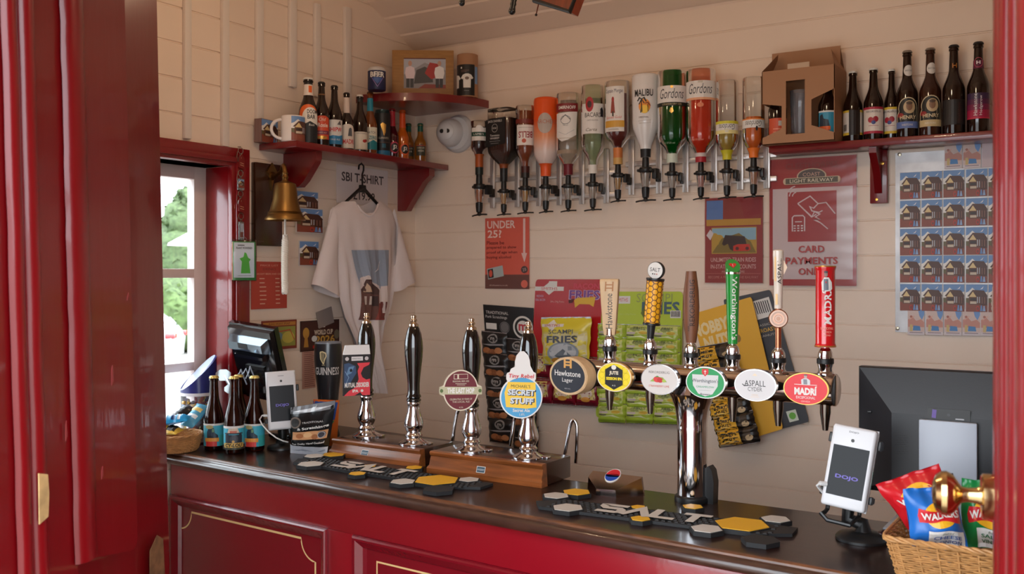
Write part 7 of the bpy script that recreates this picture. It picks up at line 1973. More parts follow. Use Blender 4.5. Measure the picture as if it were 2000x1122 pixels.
# lens badges on stalks in front of the bar
LN = [(1110, 735, 37, 37), (1200, 737, 34, 29), (1288, 742, 36, 30), (1378, 748, 38, 31), (1475, 753, 40, 31.5), (1574, 760, 42.5, 31.5)]
STR = C(214, 60, 60)
lnames = ['round dark badge with a wooden rim reading Hawkstone Lager', 'oval yellow badge with a black hexagon', 'oval cream badge with a strawberry', 'oval green and white badge with a red crest', 'oval white badge with black lettering', 'oval red badge with a figure and white lettering']
for i, (px, py, rx, ry) in enumerate(LN):
    off = .105 if i == 0 else .085
    O = cb - uy * off
    d = ray(px, py); tt = (O - CAM).dot(uy) / d.dot(uy); c = CAM + d * tt
    Zl = dep(c); k = Zl / FPX
    x, y, z = loc(c)
    cosv = abs((CAM - c).normalized().dot(uy)); 
    turn = -8 if i == 0 else 6
    view = face(c) - CANG
    fs = cos(R(view - turn))
    a, b = rx * k / fs, ry * k
    rimd = .034 if i == 0 else .012
    rim = HAWK if i == 0 else (GOLD if i in (1, 5) else M('lens rim', (206, 206, 208), .2, .9))
    mb = MB(rim); mb.at(x, y, z, 0, 0, turn)
    ol = lambda s_: [(a * s_ * cos(2 * pi * q / 44), b * s_ * sin(2 * pi * q / 44)) for q in range(44)]
    mb.prism(ol(1.0), -rimd, 0); mb.prism(ol(.97), .0, .0018)
    lens = mb.build('lens_badge', font, 30, lnames[i])
    mb = MB(BLKPLA); mb.at(x, y, z, 0, 0, turn); mb.prism([(p * .96, q * .96) for p, q in ol(1)], -rimd - .012, -rimd, None); mb.build('badge_back', font)
    mb = MB(BARC); 
    mb.tube([(x + .012, y + rimd + .006, z), (x + .02, y + .05, z + .0), (x + .022, -rbar * .9, 0 * z + HZ)], .009, n=12); mb.build('badge_stalk', font)
    if i == 0: sh = [p_(ol(.88), C(46, 50, 58))] + [l_([(-.16 * a, .42 * b), (-.16 * a, .9 * b)], .1 * a, C(214, 160, 90)), l_([(.16 * a, .42 * b), (.16 * a, .9 * b)], .1 * a, C(214, 160, 90)), l_([(-.16 * a, .58 * b), (.16 * a, .58 * b)], .07 * a, C(214, 160, 90)), l_([(-.16 * a, .74 * b), (.16 * a, .74 * b)], .07 * a, C(214, 160, 90)), t_('Hawkstone', 0, .14 * b, 1.36 * a, .3 * b, SW, bold=.01), t_('Lager', 0, -.24 * b, .56 * a, .28 * b, SW), t_('4.8% VOL', 0, -.66 * b, .32 * a, .06 * b, C(190, 190, 190))]
    elif i == 1: sh = [p_(ol(.97), SW), p_(ol(.93), C(240, 214, 40))] + [l_([(cx + .17 * a * cos(pi / 3 * q), cy + .17 * a * sin(pi / 3 * q)) for q in range(6)], .012 * a, C(190, 160, 20), True) for cx, cy in ((-.7 * a, .1 * b), (-.66 * a, -.35 * b), (.7 * a, .1 * b), (.66 * a, -.35 * b), (-.62 * a, .5 * b), (.62 * a, .5 * b))] + [p_([(0, .85 * b), (.5 * a, .5 * b), (.5 * a, -.5 * b), (0, -.85 * b), (-.5 * a, -.5 * b), (-.5 * a, .5 * b)], C(26, 26, 28)), e_(0, .66 * b, .14 * a, .16 * b, C(226, 222, 214)), t_('JUTE', .0, .26 * b, .52 * a, .3 * b, C(226, 216, 190), bold=.04), t_('SESSION IPA', .02 * a, -.1 * b, .92 * a, .2 * b, C(240, 214, 40), bold=.05), t_('4.2', .0, -.56 * b, .2 * a, .1 * b, SW)]
    elif i == 2: sh = [p_(ol(.95), C(212, 204, 198)), t_('REKORDERLIG', 0, .48 * b, 1.1 * a, .15 * b, C(90, 80, 76)), p_([(-.5 * a, -.14 * b), (-.2 * a, .2 * b), (.2 * a, .16 * b), (.42 * a, -.14 * b)], C(150, 176, 80)), e_(-.1 * a, .02 * b, .2 * a, .2 * b, STR), e_(.06 * a, -.03 * b, .16 * a, .16 * b, C(190, 40, 44)), p_([(-.22 * a, .16 * b), (-.1 * a, .26 * b), (.04 * a, .16 * b)], C(80, 130, 50)), e_(.26 * a, -.06 * b, .1 * a, .1 * b, C(170, 190, 80)), t_('STRAWBERRY-LIME', 0, -.42 * b, 1.1 * a, .14 * b, C(214, 130, 120))]
    elif i == 3: sh = [p_(ol(.97), SW), p_(ol(.94), C(30, 150, 84)), p_([(-.66 * a, .5 * b), (.66 * a, .5 * b), (.62 * a, -.2 * b), (.36 * a, -.7 * b), (.0, -.86 * b), (-.36 * a, -.7 * b), (-.62 * a, -.2 * b)], C(208, 206, 204)), p_([(-.16 * a, .88 * b), (.16 * a, .88 * b), (.17 * a, .6 * b), (0, .4 * b), (-.17 * a, .6 * b)], C(206, 40, 40)), l_([(0, .8 * b), (0, .52 * b)], .03 * a, SW), l_([(-.06 * a, .72 * b), (.06 * a, .72 * b)], .03 * a, SW), t_("Worthington's", 0, .1 * b, 1.36 * a, .3 * b, C(110, 112, 116), bold=.01), t_('CREAMFLOW', 0, -.26 * b, .9 * a, .12 * b, C(90, 170, 130)), l_([(-.3 * a, -.48 * b), (.3 * a, -.48 * b)], .015 * a, C(170, 180, 170)), t_('Brewers', 0, -.72 * b, .5 * a, .12 * b, C(60, 60, 70), shear=.3)]
    elif i == 4: sh = [p_(ol(.95), C(214, 210, 210)), t_('ASPALL', 0, .12 * b, 1.0 * a, .36 * b, INK), t_('CYDER', 0, -.24 * b, .68 * a, .26 * b, C(90, 86, 84)), l_([(-.6 * a, .05 * b), (-.5 * a, -.06 * b), (-.3 * a, -.02 * b)], .04 * a, INK), t_('SUFFOLK', 0, -.6 * b, .3 * a, .08 * b, C(230, 200, 170)), l_([(-.2 * a, -.72 * b), (.2 * a, -.72 * b)], .02 * a, C(230, 206, 180)), p_([(-.12 * a, .6 * b), (.12 * a, .6 * b), (0, .74 * b)], C(240, 214, 180))]
    else: sh = [p_(ol(.95), C(222, 44, 52)), t_('MADRÍ', 0, -.1 * b, 1.0 * a, .56 * b, SW, bold=.05), t_('EXCEPCIONAL', 0, -.54 * b, .84 * a, .16 * b, SW), t_('CERVEZA', 0, -.78 * b, .4 * a, .09 * b, C(246, 190, 180)), l_([(-.5 * a, .26 * b), (.5 * a, .26 * b)], .025 * a, SW), p_([(-.18 * a, .28 * b), (-.2 * a, .56 * b), (-.08 * a, .66 * b), (.08 * a, .66 * b), (.2 * a, .54 * b), (.2 * a, .28 * b)], C(206, 204, 206)), p_([(-.09 * a, .28 * b), (-.1 * a, .6 * b), (.06 * a, .6 * b), (.08 * a, .28 * b)], C(130, 132, 140)), e_(0, .76 * b, .07 * a, .1 * b, C(190, 160, 150)), e_(0, .86 * b, .08 * a, .05 * b, C(110, 100, 100))]
    mb = MB(SW); mb.at(x, y, z, 0, 0, turn); mb.art(sh, flat, .0021, .0002); mb.build('badge_face', lens)

# ================================================================== things standing on the bar, window end
def place(px, py): 
    p = oncounter(px, py); return p, dep(p), dep(p) / FPX
# four loco beer bottles
def locolab(front):
    TQ = C(66, 176, 200); TQ2 = C(60, 170, 166)
    if front:
        return [r_(-.045, .016, .045, .086, TQ), r_(-.045, .079, .045, .086, SW), p_([(-.028, .03), (-.028, .06), (-.02, .068), (-.016, .06), (.014, .06), (.02, .066), (.026, .058), (.026, .03)], C(46, 54, 66)), r_(-.03, .062, .028, .066, C(60, 64, 74)), p_([(-.02, .066), (-.016, .078), (.01, .08), (.016, .066)], C(216, 196, 176)), r_(-.012, .066, .008, .072, C(196, 110, 90)), e_(0, .048, .012, .012, C(70, 76, 86)), e_(-.002, .04, .004, .004, C(200, 160, 90)), r_(-.045, .016, .045, .03, C(34, 36, 36)), r_(-.032, .022, .03, .036, C(206, 170, 90)), t_('CY-LOU', -.001, .029, .05, .011, INK, bold=.04, shear=.15), r_(-.02, .016, .02, .021, C(70, 74, 60))]
    return [r_(-.045, .016, .045, .086, TQ), r_(.014, .016, .045, .05, TQ2), r_(-.045, .08, .045, .086, SW), p_([(-.024, .036), (-.024, .06), (-.018, .074), (-.002, .072), (.0, .058), (.01, .05), (.01, .036)], C(44, 62, 78)), p_([(-.008, .06), (-.008, .07), (-.002, .07), (-.002, .06)], C(110, 150, 110)), e_(-.016, .076, .012, .006, C(170, 160, 110)), e_(-.012, .042, .008, .007, C(30, 40, 50)), r_(-.03, .03, .012, .042, C(232, 158, 66)), r_(-.026, .016, .006, .031, C(216, 62, 56))]
DBEER = liquid('bottled beer', (84, 34, 12), .45)
for px, pyb, pyt, off, fr_, lb in ((418, 879, 735, 4, 0, 'brown beer bottle with a blue engine label beside the wicker snack basket'), (466, 872, 733, 8, 0, 'brown beer bottle standing behind the other three on the bar'), (497, 880, 735, -2, 0, 'brown beer bottle with a blue engine label beside the card terminal stand'), (457, 886, 736, 0, 1, 'brown beer bottle with a front-facing engine label, nearest of the four on the bar')):
    p, Z, k = place(px, pyb)
    H = (zpx(pyt, Z) - CT)
    r = 19.2 * k if pyb > 870 else 18 * k
    bottle(lb, p, H, r, [(q[0], [(x * r / .0305, y * H / .232) for x, y in q[1]], q[2]) if q[0] == 'p' else (('t', (q[1][0], q[1][1] * r / .0305, q[1][2] * H / .232, (q[1][3] or 0) * r / .0305 or None, q[1][4] * H / .232) + q[1][5:], q[2]) if q[0] == 't' else q) for q in locolab(fr_)],
           CAPG, None, face(p, off), glassm=AMBER, nr=r * .46, s0=.4, s1=.76, fill=DBEER, group='engine label beer bottles on the bar')
# round wicker basket with wrapped bars
WICK = M('pale wicker', (206, 150, 92), .6, vary=.3, vscale=60)
bc = CAM + ray(352, 0).normalized() * 0
p = Vector((-2.44, 1.938, CT + .0004))
t = thing('wicker_basket', 'round wicker basket of wrapped snack bars at the window end of the bar', 'basket', p, 0)
rb_ = .078; Hb = .052
mb = MB(WICK)
nst = 30
for j in range(11):
    z = .004 + (Hb - .006) * j / 10; rr = rb_ * (.8 + .2 * (j / 10) ** .6)
    pts = []
    for i in range(nst * 2 + 1):
        a = 2 * pi * i / (nst * 2)
        q = rr + .0016 * (1 if (i + j) % 2 else -1)
        pts.append((q * cos(a), q * sin(a), z))
    mb.tube(pts, .0027, None, 5, False)
for i in range(nst):
    a = 2 * pi * i / nst
    mb.tube([(rb_ * .8 * cos(a), rb_ * .8 * sin(a), .002), (rb_ * .93 * cos(a), rb_ * .93 * sin(a), Hb * .5), (rb_ * cos(a), rb_ * sin(a), Hb)], .0018, None, 5, False)
mb.lathe([(0, .002), (rb_ * .8, .002), (rb_ * .8, .005), (0, .005)], None, 30)
mb.build('weave', t)
mb = MB(WICK)
for s_ in range(2): mb.tube([((rb_ + .001 + .002 * cos(i * .9 + s_ * pi)) * cos(2 * pi * i / 72), (rb_ + .001 + .002 * cos(i * .9 + s_ * pi)) * sin(2 * pi * i / 72), Hb + .002 * sin(i * .9 + s_ * pi)) for i in range(73)], .0028, None, 6, False)
mb.build('rim', t)
def bar_wrap(label, c, rz, ry, L, W, mat, art):
    mb = MB(mat)
    def top(u, v):
        b = (sin(pi * min(max((v - .06) / .88, 0), 1)) ** .5) * (1 - (abs(u - .5) * 2) ** 6)
        return Vector(((u - .5) * L, (v - .5) * W * (1 + .06 * sin(u * 20)), .016 * b + .0015 * sin(u * 40) * b))
    mb.grid(top, 20, 8); mb.grid(lambda u, v: Vector(((.5 - u) * L, (v - .5) * W, -.006 * sin(pi * u))), 8, 3)
    for x0, x1, m in art: mb.grid(lambda u, v: top(x0 + (x1 - x0) * u, .12 + .76 * v) + Vector((0, 0, .0006)), 6, 6, m)
    ob = mb.build('snack_bar', None, 60)
    ob.location = c; ob.rotation_euler = (R(12), R(ry), R(rz))
    tag(ob, label, 'snack bar', 'wrapped bars in the wicker basket')
BLU = C(36, 150, 206, .25)
bar_wrap('bright blue wrapped bar lying on top in the wicker basket', p + Vector((.014, -.018, .096)), 30, -8, .1, .045, BLU, [(.2, .36, C(220, 230, 236, .25)), (.5, .62, C(24, 60, 110, .25)), (.7, .78, C(220, 230, 236, .25))])
bar_wrap('black wrapped bar standing at the back of the wicker basket', p + Vector((-.03, .04, .1)), 65, -35, .09, .045, C(26, 26, 28, .25), [(.3, .5, C(60, 60, 64, .25))])
bar_wrap('light blue wrapped bar leaning at the bottle side of the wicker basket', p + Vector((.03, .05, .104)), 95, -40, .09, .045, C(90, 170, 206, .25), [(.3, .45, C(230, 236, 240, .25)), (.6, .75, C(230, 200, 120, .25))])
bar_wrap('yellow and black wrapped bar under the bright blue bar in the basket', p + Vector((.0, -.03, .068)), 12, 4, .1, .045, C(220, 180, 70, .25), [(.1, .4, C(30, 28, 28, .25)), (.6, .9, C(30, 28, 28, .25))])
# sweets tub
p = Vector((-2.532, 2.103, CT + .0004)); rt = .056; Ht = zpx(695, 3.14) - CT
t = thing('sweets_tub', 'clear plastic tub of coloured sweets with a sloping blue lid by the window', 'tub', p, 20)
hb_, hf = Ht * .98, Ht * .6
mb = MB(glass('tub plastic', (244, 244, 246), .06, body=.12, bodyrgb=(226, 226, 236)))
mb.lathe([(0, 0), (rt * .94, 0), (rt * .97, .004), (rt, hf * .9)], None, 32); mb.build('tub_body', t)
mb = MB(C(226, 226, 232)); mb.lathe([(rt * .995, hf * .9), (rt * 1.03, hf * .9), (rt * 1.03, hf * .96), (rt * .995, hf * .96)], None, 32); mb.build('rim', t)
mb = MB(C(44, 50, 120, .25))
V0, V1 = [], []
for i in range(36):
    a = 2 * pi * i / 36
    V0.append((rt * 1.02 * cos(a), rt * 1.02 * sin(a), hf * .96))
    V1.append((rt * 1.02 * cos(a), rt * 1.02 * sin(a), hf + (Ht - hf) * (.5 + .5 * (cos(a) * .75 + sin(a) * .65))))
mb.add(V0 + V1, [(i, (i + 1) % 36, 36 + (i + 1) % 36, 36 + i) for i in range(36)])
V2 = [(x * .9, y * .9, z + .001) for x, y, z in V1]
mb.add(V1 + V2, [(i, (i + 1) % 36, 36 + (i + 1) % 36, 36 + i) for i in range(36)])
mb.add(V2, [tuple(range(36))], C(190, 204, 226, .2)); 
mb.build('lid', t, 30)
rnd = random.Random(5)
cols_ = [(156, 40, 60), (206, 160, 60), (90, 40, 110), (40, 60, 120), (220, 190, 90), (60, 30, 40), (200, 90, 60), (120, 150, 190)]
mb = MB(C(90, 40, 70))
for i in range(90):
    a = rnd.uniform(0, 2 * pi); q = rt * .86 * sqrt(rnd.random()); z = rnd.uniform(.006, hf * .8)
    mb.at(q * cos(a), q * sin(a), z, rnd.uniform(0, 360), rnd.uniform(0, 360), rnd.uniform(0, 360))
    s_ = rnd.uniform(.007, .011)
    mb.box((0, 0, 0), (s_ * 2.4, s_ * 1.3, s_), C(*cols_[i % 8], .25), bev=.002)
    mb.add([(s_ * 1.2, -s_ * .3, 0), (s_ * 2, -s_ * .7, .002), (s_ * 2, s_ * .7, -.002), (s_ * 1.2, s_ * .3, 0)], [(0, 1, 2, 3)], C(*cols_[i % 8], .25))
mb.at(); ob = mb.build('wrapped_sweets', t); ob['kind'] = 'stuff'
# till seen from behind
T1, B1 = atd(530, 646, 3.03), atd(612, 803, 3.06)
T2 = atd(441, 632, 3.135)
e1 = (T1 - T2); W1 = e1.length; e1n = e1.normalized()
dn = (B1 - T1); e2n = (dn - e1n * dn.dot(e1n)).normalized()
nn_ = e1n.cross(e2n)
if nn_.dot(CAM - T2) < 0: nn_ = -nn_
HS = .27
base = atd(566, 800, 3.2)
t = thing('till', 'gloss black till with its screen tilted away, standing behind the beer bottles', 'till', (base.x, base.y, CT), 0)
off0 = Vector((base.x, base.y, CT))
G = lambda a, b, c: T2 + e1n * (W1 * a) + e2n * (HS * b) + nn_ * c - off0
def slab(mb, a0, a1, b0, b1, c0, c1, m=None, ins=0):
    V = [G(a0, b0, c0), G(a1, b0, c0), G(a1, b1, c0), G(a0, b1, c0), G(a0 + ins, b0 + ins, c1), G(a1 - ins, b0 + ins, c1), G(a1 - ins, b1 - ins, c1), G(a0 + ins, b1 - ins, c1)]
    mb.add(V, [(3, 2, 1, 0), (4, 5, 6, 7), (0, 1, 5, 4), (1, 2, 6, 5), (2, 3, 7, 6), (3, 0, 4, 7)], m)
GB = M('till gloss black', (20, 20, 22), .12, coat=.6)
mb = MB(GB); slab(mb, 0, 1, 0, 1, -.03, -.012); slab(mb, .02, .98, .02, .96, -.012, .004, ins=.02); mb.build('screen_housing', t, 30)
mb = MB(M('till gloss grey', (120, 132, 142), .08, .9)); slab(mb, .08, .9, .12, .32, .004, .03, ins=.05); slab(mb, .14, .8, .32, .42, .004, .02, M('till gloss black'), ins=.03); mb.build('rear_cover', t, 30, 'mirror-like grey rear cover')
mb = MB(BLKPLA); slab(mb, .35, .55, .17, .24, .0302, .031); mb.build('rear_port', t)
mb = MB(BLKPLA); slab(mb, .3, .7, .5, .54, .004, .01); mb.build('cable_guide', t)
c_ = G(.5, .7, -.03)
mb = MB(GB); mb.tube([tuple(G(.5, .62, -.02)), tuple(G(.5, .95, -.06)), (.0, .0, .07), (0, 0, .016)], [.03, .035, .035, .04], n=12); mb.box((0, 0, .0085), (.1, .1, .016), bev=.006); mb.build('stand', t)
mb = MB(M('stand plate', (190, 206, 214), .12, .7))
q0 = atd(436, 733, 3.06) - off0; q1 = atd(450, 760, 3.06) - off0
for q, rr_ in ((q0, .024), (q1, .019)):
    mb.at(q.x, q.y, q.z, 0, 0, face(q + off0)); mb.prism([(rr_ * 1.05 * cos(2 * pi * i / 8 + .39), rr_ * cos(.0) * .8 * sin(2 * pi * i / 8 + .39)) for i in range(8)], -.003, .003)
mb.at(); mb.tube([tuple(q0 + Vector((0, .004, 0))), tuple(q1 + Vector((0, .004, 0)))], .006, n=8); mb.tube([tuple(q1 + Vector((0, .005, -.012))), (q1.x + .03, q1.y + .06, .03)], .007, n=8); mb.build('customer_display', t, label='small pale reflective two-plate display')
mb = MB(C(170, 180, 196, .3))
for i, (x0, y0, x1, y1) in enumerate(((463, 735, 470, 722), (469, 736, 480, 720), (480, 740, 488, 716))):
    a_, b_ = atd(x0, y0, 3.08) - off0, atd(x1, y1, 3.08) - off0
    mb.tube([tuple(a_), tuple((a_ + b_) / 2 + Vector((.004, 0, 0))), tuple(b_), tuple(b_ + Vector((.006, .02, -.05)))], .0022, n=6)
mb.build('cable', t)
# black stout fount
p, Z, k = place(634, 838)
p, Z, k = place(641, 852)
t = thing('stout_fount', 'black pint shaped beer fount with a gold harp and white lettering behind the snack bags', 'beer font', p, face(p, -4))
H = zpx(668, Z) - CT
BF = M('satin black', (34, 34, 38), .28, coat=.3)
pr = [(0, 0), (23 * k, 0), (23 * k, .008), (19 * k, .03), (18.5 * k, H * .3), (21.5 * k, H * .5), (25.5 * k, H * .68), (27.5 * k, H * .82), (27 * k, H * .93), (26 * k, H * .985)]
mb = MB(BF); mb.lathe(pr, None, 40); mb.build('fount_body', t, 50)
mb = MB(C(120, 122, 128, .25)); mb.lathe([(26 * k, H * .985), (25.5 * k, H), (24 * k, H), (22 * k, H * .985), (0, H * .985)], None, 40); mb.build('rim', t)
fm = lambda x, y, h: (lambda a: Vector((sin(x / a) * (a + h), -cos(x / a) * (a + h), y)))(rad_at(pr, min(max(y, .01), H * .98)))
HG_ = C(214, 196, 150)
mb = MB(SW); mb.art([t_('GUINNESS', -1 * k, H * .7, 52 * k, 15 * k, C(214, 210, 206), bold=.015), l_([(-14 * k, H * .9), (-13 * k, H * .83), (-7 * k, H * .775)], 2.2 * k, HG_), l_([(-14 * k, H * .9), (-9 * k, H * .905), (-3 * k, H * .89), (-2 * k, H * .86), (-5 * k, H * .82), (-7 * k, H * .775)], 2 * k, HG_)] + [l_([(-12 * k + q * 2.2 * k, H * .9), (-11 * k + q * 1.5 * k, H * (.83 - q * .012))], .6 * k, HG_) for q in range(4)] + [l_([(-10 * k, H * .765), (-4 * k, H * .765)], .8 * k, HG_)], fm, .0006, strip=6 * k); mb.build('lettering', t, 60)
# card terminals on stands
def terminal(label, lab2, px, py, w_, h_, Zt, rz, tilt, roll, basepx, stand, big):
    c = atd(px, py, Zt); k = Zt / FPX
    W, H, D = w_ * k, h_ * k, .02 if not big else .034
    t = thing('card_terminal', label, 'card terminal', c, 0)
    t.rotation_euler = Euler((R(tilt), R(roll), R(rz)))
    mb = MB(WHPLA); mb.box((0, D / 2, 0), (W, D, H), bev=.006, seg=3); mb.build('case', t)
    mb = MB(C(206, 206, 210)); mb.box((0, D * .55, 0), (W + .0012, .0015, H + .0012), bev=.0004); mb.build('seam', t)
    mb = MB(M('dark screen glass', (14, 14, 18), .25, spec=.18)); mb.prism([(-W * .41, -H * .36), (W * .41, -H * .36), (W * .41, H * .25), (-W * .41, H * .25)], 0, .0007); sc = mb.build('screen', t)
    mb = MB(M('screen lettering', (96, 84, 170), .5, emit=.12)); mb.art([t_('DOJO', 0, -H * (.09 if not big else .13), W * (.44 if not big else .52), H * .06, M('screen lettering'), bold=.03)], flat, .0011); mb.build('screen_logo', sc)
    mb = MB(INK); mb.art([e_(0, H * .33, W * .04, W * .04, INK)] + ([t_('DOJO', 0, H * .43, W * .22, H * .026, C(120, 120, 126), bold=.02)] if big else [l_([(-W * .1, H * .42), (W * .1, H * .42)], H * .012, C(150, 150, 156))]), flat, .0004); mb.build('camera_eye', t)
    if big:
        mb = MB(C(90, 170, 150)); mb.prism([(0, -H * .22), (.0, H * .0), (.0, H * .0)], 0, 0) if False else mb.box((W / 2 + .0003, D * .6, -H * .1), (.001, .004, H * .22)); mb.build('green_stripe', t, label='thin green side stripe')
    p = oncounter(*basepx) + Vector((0, 0, .0005))
    s = thing('terminal_stand', lab2, 'stand', p, 0)
    Rm = t.rotation_euler.to_matrix()
    bk = c + Rm @ Vector((0, D + .004, -H * .1)) - p
    rb = 50 * dep(p) / FPX if big else 27 * dep(p) / FPX
    mb = MB(BLKPLA); mb.lathe([(0, 0), (rb, 0), (rb * 1.0, .005), (rb * .9, .011), (rb * .4, .018), (0, .018)], None, 36); mb.build('base', s)
    mb = MB(BLKPLA)
    top = c + Rm @ Vector((0, D + .022, H * .05)) - p; low = c + Rm @ Vector((0, D + .024, -H * .42)) - p
    mb.tube([(0, 0, .014), (0, .004, .03), tuple(c + Rm @ Vector((0, D + .034, -H * .62)) - p), tuple(low), tuple(top)], [.02 if big else .017, .015, .014, .013, .012], n=14); mb.build('pole', s)
    mb = MB(BLKPLA)
    mb.T = Matrix.Translation(c - p) @ Rm.to_4x4()
    for sx in (-1, 1):
        mb.box((sx * (W / 2 + .005), D * .7, H * (.33 if big else .2)), (.007, .016, .02), bev=.002)
        mb.box((sx * (W / 2 + .005), D * .7, -H * .34), (.007, .016, .016), bev=.002)
    mb.box((0, D + .008, H * .33 if big else H * .2), (W + .016, .008, .016), bev=.002); mb.box((0, D + .008, -H * .34), (W + .016, .008, .012), bev=.002)
    mb.box((0, D + .007, 0), (W * .4, .006, H * .7), bev=.002)
    if big: mb.tube([(-W * .42, D + .006, -H * .46), (-W * .42, D + .006, -H * .56), (-W * .43, D * .8, -H * .6), (-W * .46, D * .3, -H * .62), (-W * .3, D * .3, -H * .68), (W * .2, D * .4, -H * .68), (W * .3, D + .012, -H * .56), (W * .3, D + .012, -H * .5)], .0045, n=8)
    mb.build('cradle', s)
    return c, Rm, W, H, D
c1 = terminal('white card terminal with a dark screen on a stand beside the beer bottles', 'black stand holding the white card terminal beside the beer bottles', 551, 782, 57, 113, 2.93, face(atd(551, 782, 2.93), 6), -9, -2.5, (549, 877), None, False)
mb = MB(M('white cable', (226, 226, 226), .4))
cc = [atd(x, y, z) for x, y, z in ((524, 812, 2.935), (512, 812, 2.93), (507, 820, 2.92), (512, 830, 2.90), (525, 845, 2.89), (540, 856, 2.89), (553, 862, 2.9), (562, 864, 2.92))]
mb.tube([tuple(q) for q in cc], .0022, n=8); mb.tube([tuple(atd(526, 812, 2.938)), tuple(atd(514, 812.5, 2.932))], .0042, n=8)
ob = mb.build('charging_cable', None, 60); tag(ob, 'white charging cable plugged into the card terminal beside the beer bottles', 'cable')
# snack bags
def standbag(name, label, px, Zs, main, art, thick, crimp=None, lean=.03):
    """upright packet on the bar; px = tl, tr, br, bl; leaning back"""
    tl, tr, br, bl = px
    q = [atd(tl[0], tl[1], Zs[0] + lean), atd(tr[0], tr[1], Zs[1] + lean), oncounter(*br), oncounter(*bl)]
    nrm = (q[1] - q[0]).cross(q[3] - q[0]).normalized()
    if nrm.dot(CAM - q[0]) < 0: nrm = -nrm
    def f(u, v, h): return (q[3] * (1 - u) + q[2] * u) * (1 - v) + (q[0] * (1 - u) + q[1] * u) * v + nrm * h + Vector((0, 0, .001))
    o = f(.5, 0, 0)
    def puff(u, v):
        e = max(0, min(1, min(u, 1 - u) / .25)); w_ = max(0, min(1, (min(v, 1 - v) - .03) / .25))
        b = sin(e * pi / 2) ** .8 * sin(w_ * pi / 2)
        return thick * (b * (1 + .08 * sin(u * 15 + v * 4) + .07 * sin(v * 21 + 2)) + .06 * sin(u * 34) * (1 - w_))
    top = lambda u, v, h: f(u, v, .001 + max(0, puff(u, v)) + h) - o
    mb = MB(main); mb.grid(lambda u, v: top(u, v, 0), 20, 20); mb.grid(lambda u, v: f(1 - u, v, -thick * .5 * sin(pi * u) * sin(pi * v)) - o, 10, 10)
    h = .0006
    for s_ in art:
        if s_[0] == 'p': mb.art(cells_uv([s_], 12, 12), top, h, 0)
        else: mb.art([s_], top, h + .001, 0)
        h += .0003
    ob = mb.build(name, None, 60); ob.location = o
    return tag(ob, label, 'snack packet')
standbag('crisp_bag', 'orange and blue crisp bag partly hidden behind the black scratchings bag', [(612, 781), (663, 783), (658, 872), (614, 872)], (2.98, 2.96), C(216, 104, 40, .3), [p_([(.0, .66), (.9, .6), (.96, .96), (.0, .97)], C(50, 80, 150, .3)), p_([(.3, .6), (.8, .5), (.9, .58), (.4, .7)], C(80, 150, 80, .3)), t_('crisps', .6, .82, .5, .12, SW, bold=.02)], .012, lean=.0)
standbag('scratchings_bag', 'black and silver scratchings bag standing against the first beer engine box', [(568, 797), (656, 783), (640, 890), (569, 885)], (2.86, 2.80), C(26, 26, 28, .25),
         [p_([(.0, .86), (1, .86), (1, 1), (0, 1)], C(120, 122, 126, .2)), p_([(.1, .9), (.5, .86), (.95, .92), (.6, .99)], C(200, 202, 206, .2)), e_(.16, .68, .16, .12, C(120, 104, 92)), e_(.16, .68, .12, .09, C(34, 32, 32)), t_('TRADITIONAL', .6, .67, .5, .035, C(206, 204, 200)), t_('& Scratchings', .6, .555, .72, .07, SW, bold=.03, rot=3), p_([(.1, .32), (.95, .34), (.96, .5), (.1, .48)], C(206, 150, 104)), e_(.3, .4, .1, .05, C(170, 104, 60)), e_(.5, .42, .1, .05, C(226, 180, 130)), e_(.68, .38, .08, .05, C(160, 100, 60)), e_(.84, .42, .09, .065, C(60, 60, 70)), ring(.84, .42, .075, .055, .012, C(190, 190, 196)), t_('Top Quality Hand Cooked', .52, .25, .82, .05, SW, bold=.02, shear=.2, rot=3), p_([(0, 0), (1, 0), (1, .17), (0, .2)], C(206, 208, 216, .2)), p_([(.05, .08), (.4, .12), (.7, .06), (.95, .13), (.95, .09), (.6, .03), (.3, .07)], C(160, 164, 176, .2))], .016, lean=.02)
# chrome soda dispenser head with a round red, white and blue emblem
o = oncounter(1205, 966)
t = thing('soda_dispenser', 'low chrome soda dispenser head with a round red, white and blue emblem', 'drink dispenser', o, 0)
TV = [onZ(1158, 920, CT + .046), onZ(1255, 932, CT + .046), onZ(1254, 940, CT + .036), onZ(1202, 958, CT + .018), onZ(1164, 954, CT + .018), onZ(1148, 928, CT + .04)]
n_ = (TV[3] - TV[0]).cross(TV[1] - TV[0]).normalized(); n_ = n_ if n_.z > 0 else -n_
V = [q - o - n_ * (q - TV[0]).dot(n_) for q in TV]
BV = [Vector((q.x, q.y, 0)) + (Vector((q.x, q.y, 0)) - Vector((V[0].x + V[3].x, V[0].y + V[3].y, 0)) / 2) * .06 for q in V]
mb = MB(M('smoked chrome', (190, 178, 172), .12, 1))
mb.add(V + BV, [(5, 4, 3, 2, 1, 0)] + [(i, (i + 1) % 6, 6 + (i + 1) % 6, 6 + i) for i in range(6)])
mb.build('housing', t, 20)
ctr = onZ(1198, 934, CT + .036) - o
uu = (V[1] - V[0]).normalized(); vv = n_.cross(uu)
ctr = ctr - n_ * (ctr - V[0]).dot(n_)
km = dep(o) / FPX
mp = lambda x, y, h: ctr + uu * x + vv * y + n_ * h
mb = MB(SW)
rr_ = 15.5 * km
mb.prism([(rr_ * cos(2 * pi * i / 32), rr_ * 1.3 * sin(2 * pi * i / 32)) for i in range(32)], .0, .002, None, mp)
